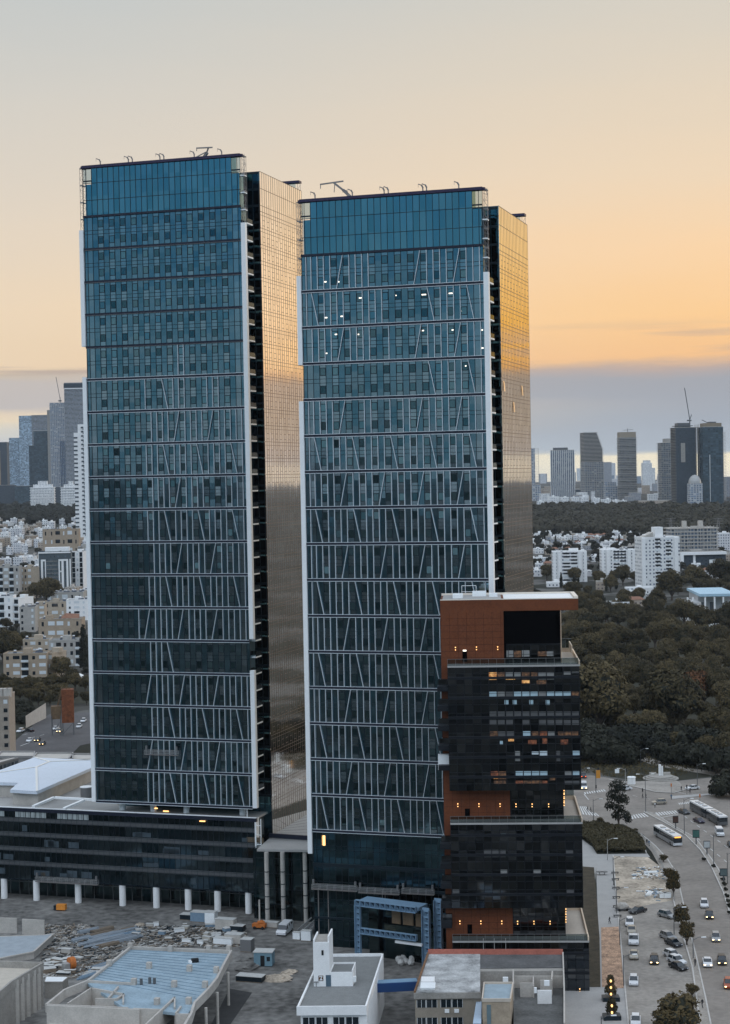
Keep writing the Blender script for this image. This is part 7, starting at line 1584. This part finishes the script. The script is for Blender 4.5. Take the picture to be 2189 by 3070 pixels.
# monument with round stepped base
P = G(*a4(955, 470), .05); t = thing('monument', 'white monument on a round stepped base at the park edge', 'monument', P)
for i in range(3): MB().cyl((0, 4, i*.35), 5.8-i*.9, .34, 28).build('base_step', M['concrete'], t)
MB().box(-3.4, -1.2, 5.2, 5.7, 1.05, 1.9).box(1.2, 3.4, 5.2, 5.7, 1.05, 1.9).build('curved_bench', M['concrete_l'], t); MB().box(-.55, .2, 4, 4.7, 1.05, 4.6).box(.3, .8, 3.8, 4.4, 1.05, 4.0).build('sculpture', M['whitewall'], t)
for x in (628, 658): P = G(*a4(x, 500), .15); t = thing('round_kiosk', '%s one of two small white kiosks at the corner plaza' % ('left' if x < 640 else 'right'), 'kiosk', P); MB().cyl((0, 0, 0), .8, 2.2, 12).build('drum', M['whitewall'], t); MB().cyl((0, 0, 2.2), 1.0, .25, 12, .6).build('cap', M['white'], t)
# lit planters at the front plaza
for i, (x, y, ht, lab) in enumerate([(437, 1325, 4.6, 'dark planter shrub with three warm lamps on the front plaza'), (447, 1510, 3.6, 'dark planter shrub with two warm lamps nearer the camera')]):
    P = G(*a5(x, y), .1); t = thing('lit_planter', lab, 'planter', P); MB().box(-1.6, 1.6, -1.1, 1.1, 0, .8).build('planter_box', M['frame'], t)
    me = leafmesh('crown', [((0, 0, 2), (1.15, .9, 1.3)), ((0, 0, ht-.8), (.75, .7, 1.1))], 900, .2, 90+i, [M['leaf'], M['leafdark']]); o = bpy.data.objects.new('shrub', me); C.objects.link(o); o.parent = t
    for j in range(3-i): MB().blob((-.1, -1.1+j*.0, 1.5+j*1.25), (.2, .2, .26), 1, sub=1, rough=0).build('warm_lamp', M['lamp'], t)
# loungers / cart / benches
t = thing('covered_cart', 'cream covered cart at the top of the car park', 'cart', G(*a5(550, 430), .05), .2); MB().blob((0, 0, 1), (1.6, .9, .9), 4, sub=2, rough=.1).build('cover', M['concrete_l'], t); MB().box(-1.4, 1.9, -.8, .8, .2, .5).build('frame', M['pole'], t)
for x, y in ((-.9, .8), (.9, .8), (-.9, -.8), (.9, -.8)): MB().tube((x, y-.05, .3), (x, y+.05, .3), .3, 10).build('wheel', M['tyre'], t)
for i, y in enumerate((65, 130, 215, 310, 400, 495)):
    t = thing('plaza_bench', 'dark bench at the kerb of the pale walkway beside the dirt lot', 'bench', G(*a5(478+i*5, y), .07), 0, 'dark benches along the pale walkway'); MB().box(-.9, .9, -.3, .3, .35, .45).build('seat', M['frame'], t); MB().box(-.8, -.7, -.25, .25, 0, .34).build('leg', M['frame'], t); MB().box(.7, .8, -.25, .25, 0, .34).build('leg', M['frame'], t)
for i, x in enumerate((325, 375)): t = thing('round_table', '%s small dark table on the upper plaza' % ('left' if i == 0 else 'right'), 'table', G(*a5(x, 75), .07)); MB().cyl((0, 0, .7), .8, .08, 12).build('table_top', M['pole'], t); MB().cyl((0, 0, 0), .08, .7, 8).build('leg', M['pole'], t)
# railings along the pavement
t = thing('street_fence', 'thin mesh fence along the pavement between dirt lot and road', 'fence', (0, 0, 0)); mb = MB(); pts = [G(*p, .13) for p in (a4(690, 1010), a4(750, 1040), a4(850, 1170), a4(930, 1290), a4(985, 1400), a5(1010, 60), a5(1040, 200), a5(1070, 340))]
t.location = pts[0]
for a, b in zip(pts, pts[1:]):
    a, b = a-pts[0], b-pts[0]
    for z in (.3, .75, 1.2): mb.beam((a.x, a.y, z), (b.x, b.y, z), .05)
    n = max(1, int((b-a).length/2))
    for i in range(n+1): p = a.lerp(b, i/n); mb.beam((p.x, p.y, 0), (p.x, p.y, 1.25), .07)
mb.build('railing', M['rail_grey'], t)
treepx('dry1', 2005, 2640, 2590, 'scrubby growth along the fence of the dirt lot', name='shrub', szz=.8); treepx('dry0', 1990, 2585, 2550, 'scrubby growth at the upper fence of the dirt lot', name='shrub', szz=.7)
# people: one continuous skinned body each
def person_mesh(walk, cloth, skinm, hair):
    J = [(0, 0, .95), (0, 0, 1.2), (0, 0, 1.42), (0, .01, 1.52), (0, .02, 1.66), (.1, 0, .9), (.11, walk*.22, .5), (.11, walk*.1-.02*walk, .06), (.12, walk*.1+.16, .03), (-.1, 0, .9), (-.11, -walk*.18, .5), (-.11, -walk*.36, .07), (-.12, -walk*.3+.1, .03), (.2, 0, 1.4), (.26, -walk*.12, 1.12), (.27, -walk*.02+.04, .86), (-.2, 0, 1.4), (-.26, walk*.12, 1.12), (-.27, walk*.2, .87)]
    E_ = [(0, 1), (1, 2), (2, 3), (3, 4), (0, 5), (5, 6), (6, 7), (7, 8), (0, 9), (9, 10), (10, 11), (11, 12), (2, 13), (13, 14), (14, 15), (2, 16), (16, 17), (17, 18)]
    Rr = [.15, .14, .15, .06, .105, .1, .07, .045, .04, .1, .07, .045, .04, .07, .05, .035, .07, .05, .035]
    me = bpy.data.meshes.new('body'); me.from_pydata(J, E_, []); o = bpy.data.objects.new('body', me); C.objects.link(o); o.modifiers.new('s', 'SKIN')
    for i, r_ in enumerate(Rr): me.skin_vertices[0].data[i].radius = (r_, r_*.85)
    me.skin_vertices[0].data[0].use_root = True
    m_ = o.modifiers.new('u', 'SUBSURF'); m_.levels = 1; m_.render_levels = 1
    dg = bpy.context.evaluated_depsgraph_get(); dg.update(); nm = bpy.data.meshes.new_from_object(o.evaluated_get(dg)); bpy.data.objects.remove(o)
    for mm in (cloth, skinm, hair, M['person_legs']): nm.materials.append(mm)
    for p in nm.polygons:
        z = p.center.z; x = abs(p.center.x); p.material_index = 1 if (1.5 < z < 1.66 and p.normal.y > -.2) or (x > .22 and z < .93) else 2 if z >= 1.5 else 3 if z < .95 else 0
    return nm
M['person_legs'] = mat('dark_trousers', (.02, .022, .03), .8, 0, .1); SKN = mat('skin', (.4, .24, .16), .6, 0, .05); HAIR = mat('dark_hair', (.02, .015, .01), .6, 0, .1)
cl = {'dark': mat('dark_jacket', (.015, .016, .02), .8, 0, .1), 'white': mat('white_shirt', (.6, .6, .6), .8, 0, .1), 'blue': mat('blue_shirt', (.05, .12, .2), .8, 0, .1)}
PMs = {k: person_mesh(1, v, SKN, HAIR) for k, v in cl.items()}
for (conv, x, y, c, a, lab) in [(a5, 1277, 990, 'dark', 3.2, 'person in dark clothes walking along the pavement of the wide road'), (a4, 797, 1108, 'dark', .4, 'person in dark clothes beside the hedge tip, left of a pair'), (a4, 818, 1122, 'blue', .5, 'person in blue beside the hedge tip, right of a pair'), (a4, 755, 642, 'dark', 1.5, 'person in dark clothes crossing left of the double lamp'), (a4, 787, 650, 'dark', 1.2, 'person in dark clothes crossing beside the double lamp'), (a4, 876, 738, 'white', 2.8, 'person in a white shirt behind the turning beige car'), (a4, 205, 775, 'dark', 1.6, 'person in dark clothes on the left crosswalk, left one'), (a4, 238, 780, 'dark', 1.6, 'person in dark clothes on the left crosswalk, right one'), (a4, 1140, 570, 'dark', 1.0, 'person in dark clothes behind the far white car'), (a4, 1225, 598, 'dark', 2.0, 'person in dark clothes in front of the far white car'), (a4, 1040, 655, 'blue', .2, 'person in blue on the far crossing'), (a5, 1060, 160, 'dark', .4, 'person in dark clothes beside the slim brown tree'), (a5, 425, 565, 'dark', 1.2, 'person in dark clothes on the pale walkway'), (a5, 1348, 1400, 'dark', .5, 'person in dark clothes at the bottom of the road pavement')]:
    t = thing('person', lab, 'person', G(*conv(x, y), .12), a); o = bpy.data.objects.new('body', PMs[c]); C.objects.link(o); o.parent = t; t.scale = (1.0,)*3
# ================================================================ air
hz = MB().box(-12100, 12100, -12100, 13100, -6, 260).build('haze', None)
hz.data.materials.clear(); hm = bpy.data.materials.new('haze'); hm.use_nodes = True; ht = hm.node_tree; ht.nodes.clear(); pv = ht.nodes.new('ShaderNodeVolumePrincipled'); ho = ht.nodes.new('ShaderNodeOutputMaterial'); ht.links.new(pv.outputs[0], ho.inputs['Volume'])
pv.inputs['Color'].default_value = (.78, .87, .98, 1); pv.inputs['Density'].default_value = 2.2e-5; hz.data.materials.append(hm); hz['kind'] = 'stuff'; hz['label'] = 'thin bluish evening haze over the whole city'; hz['category'] = 'haze'
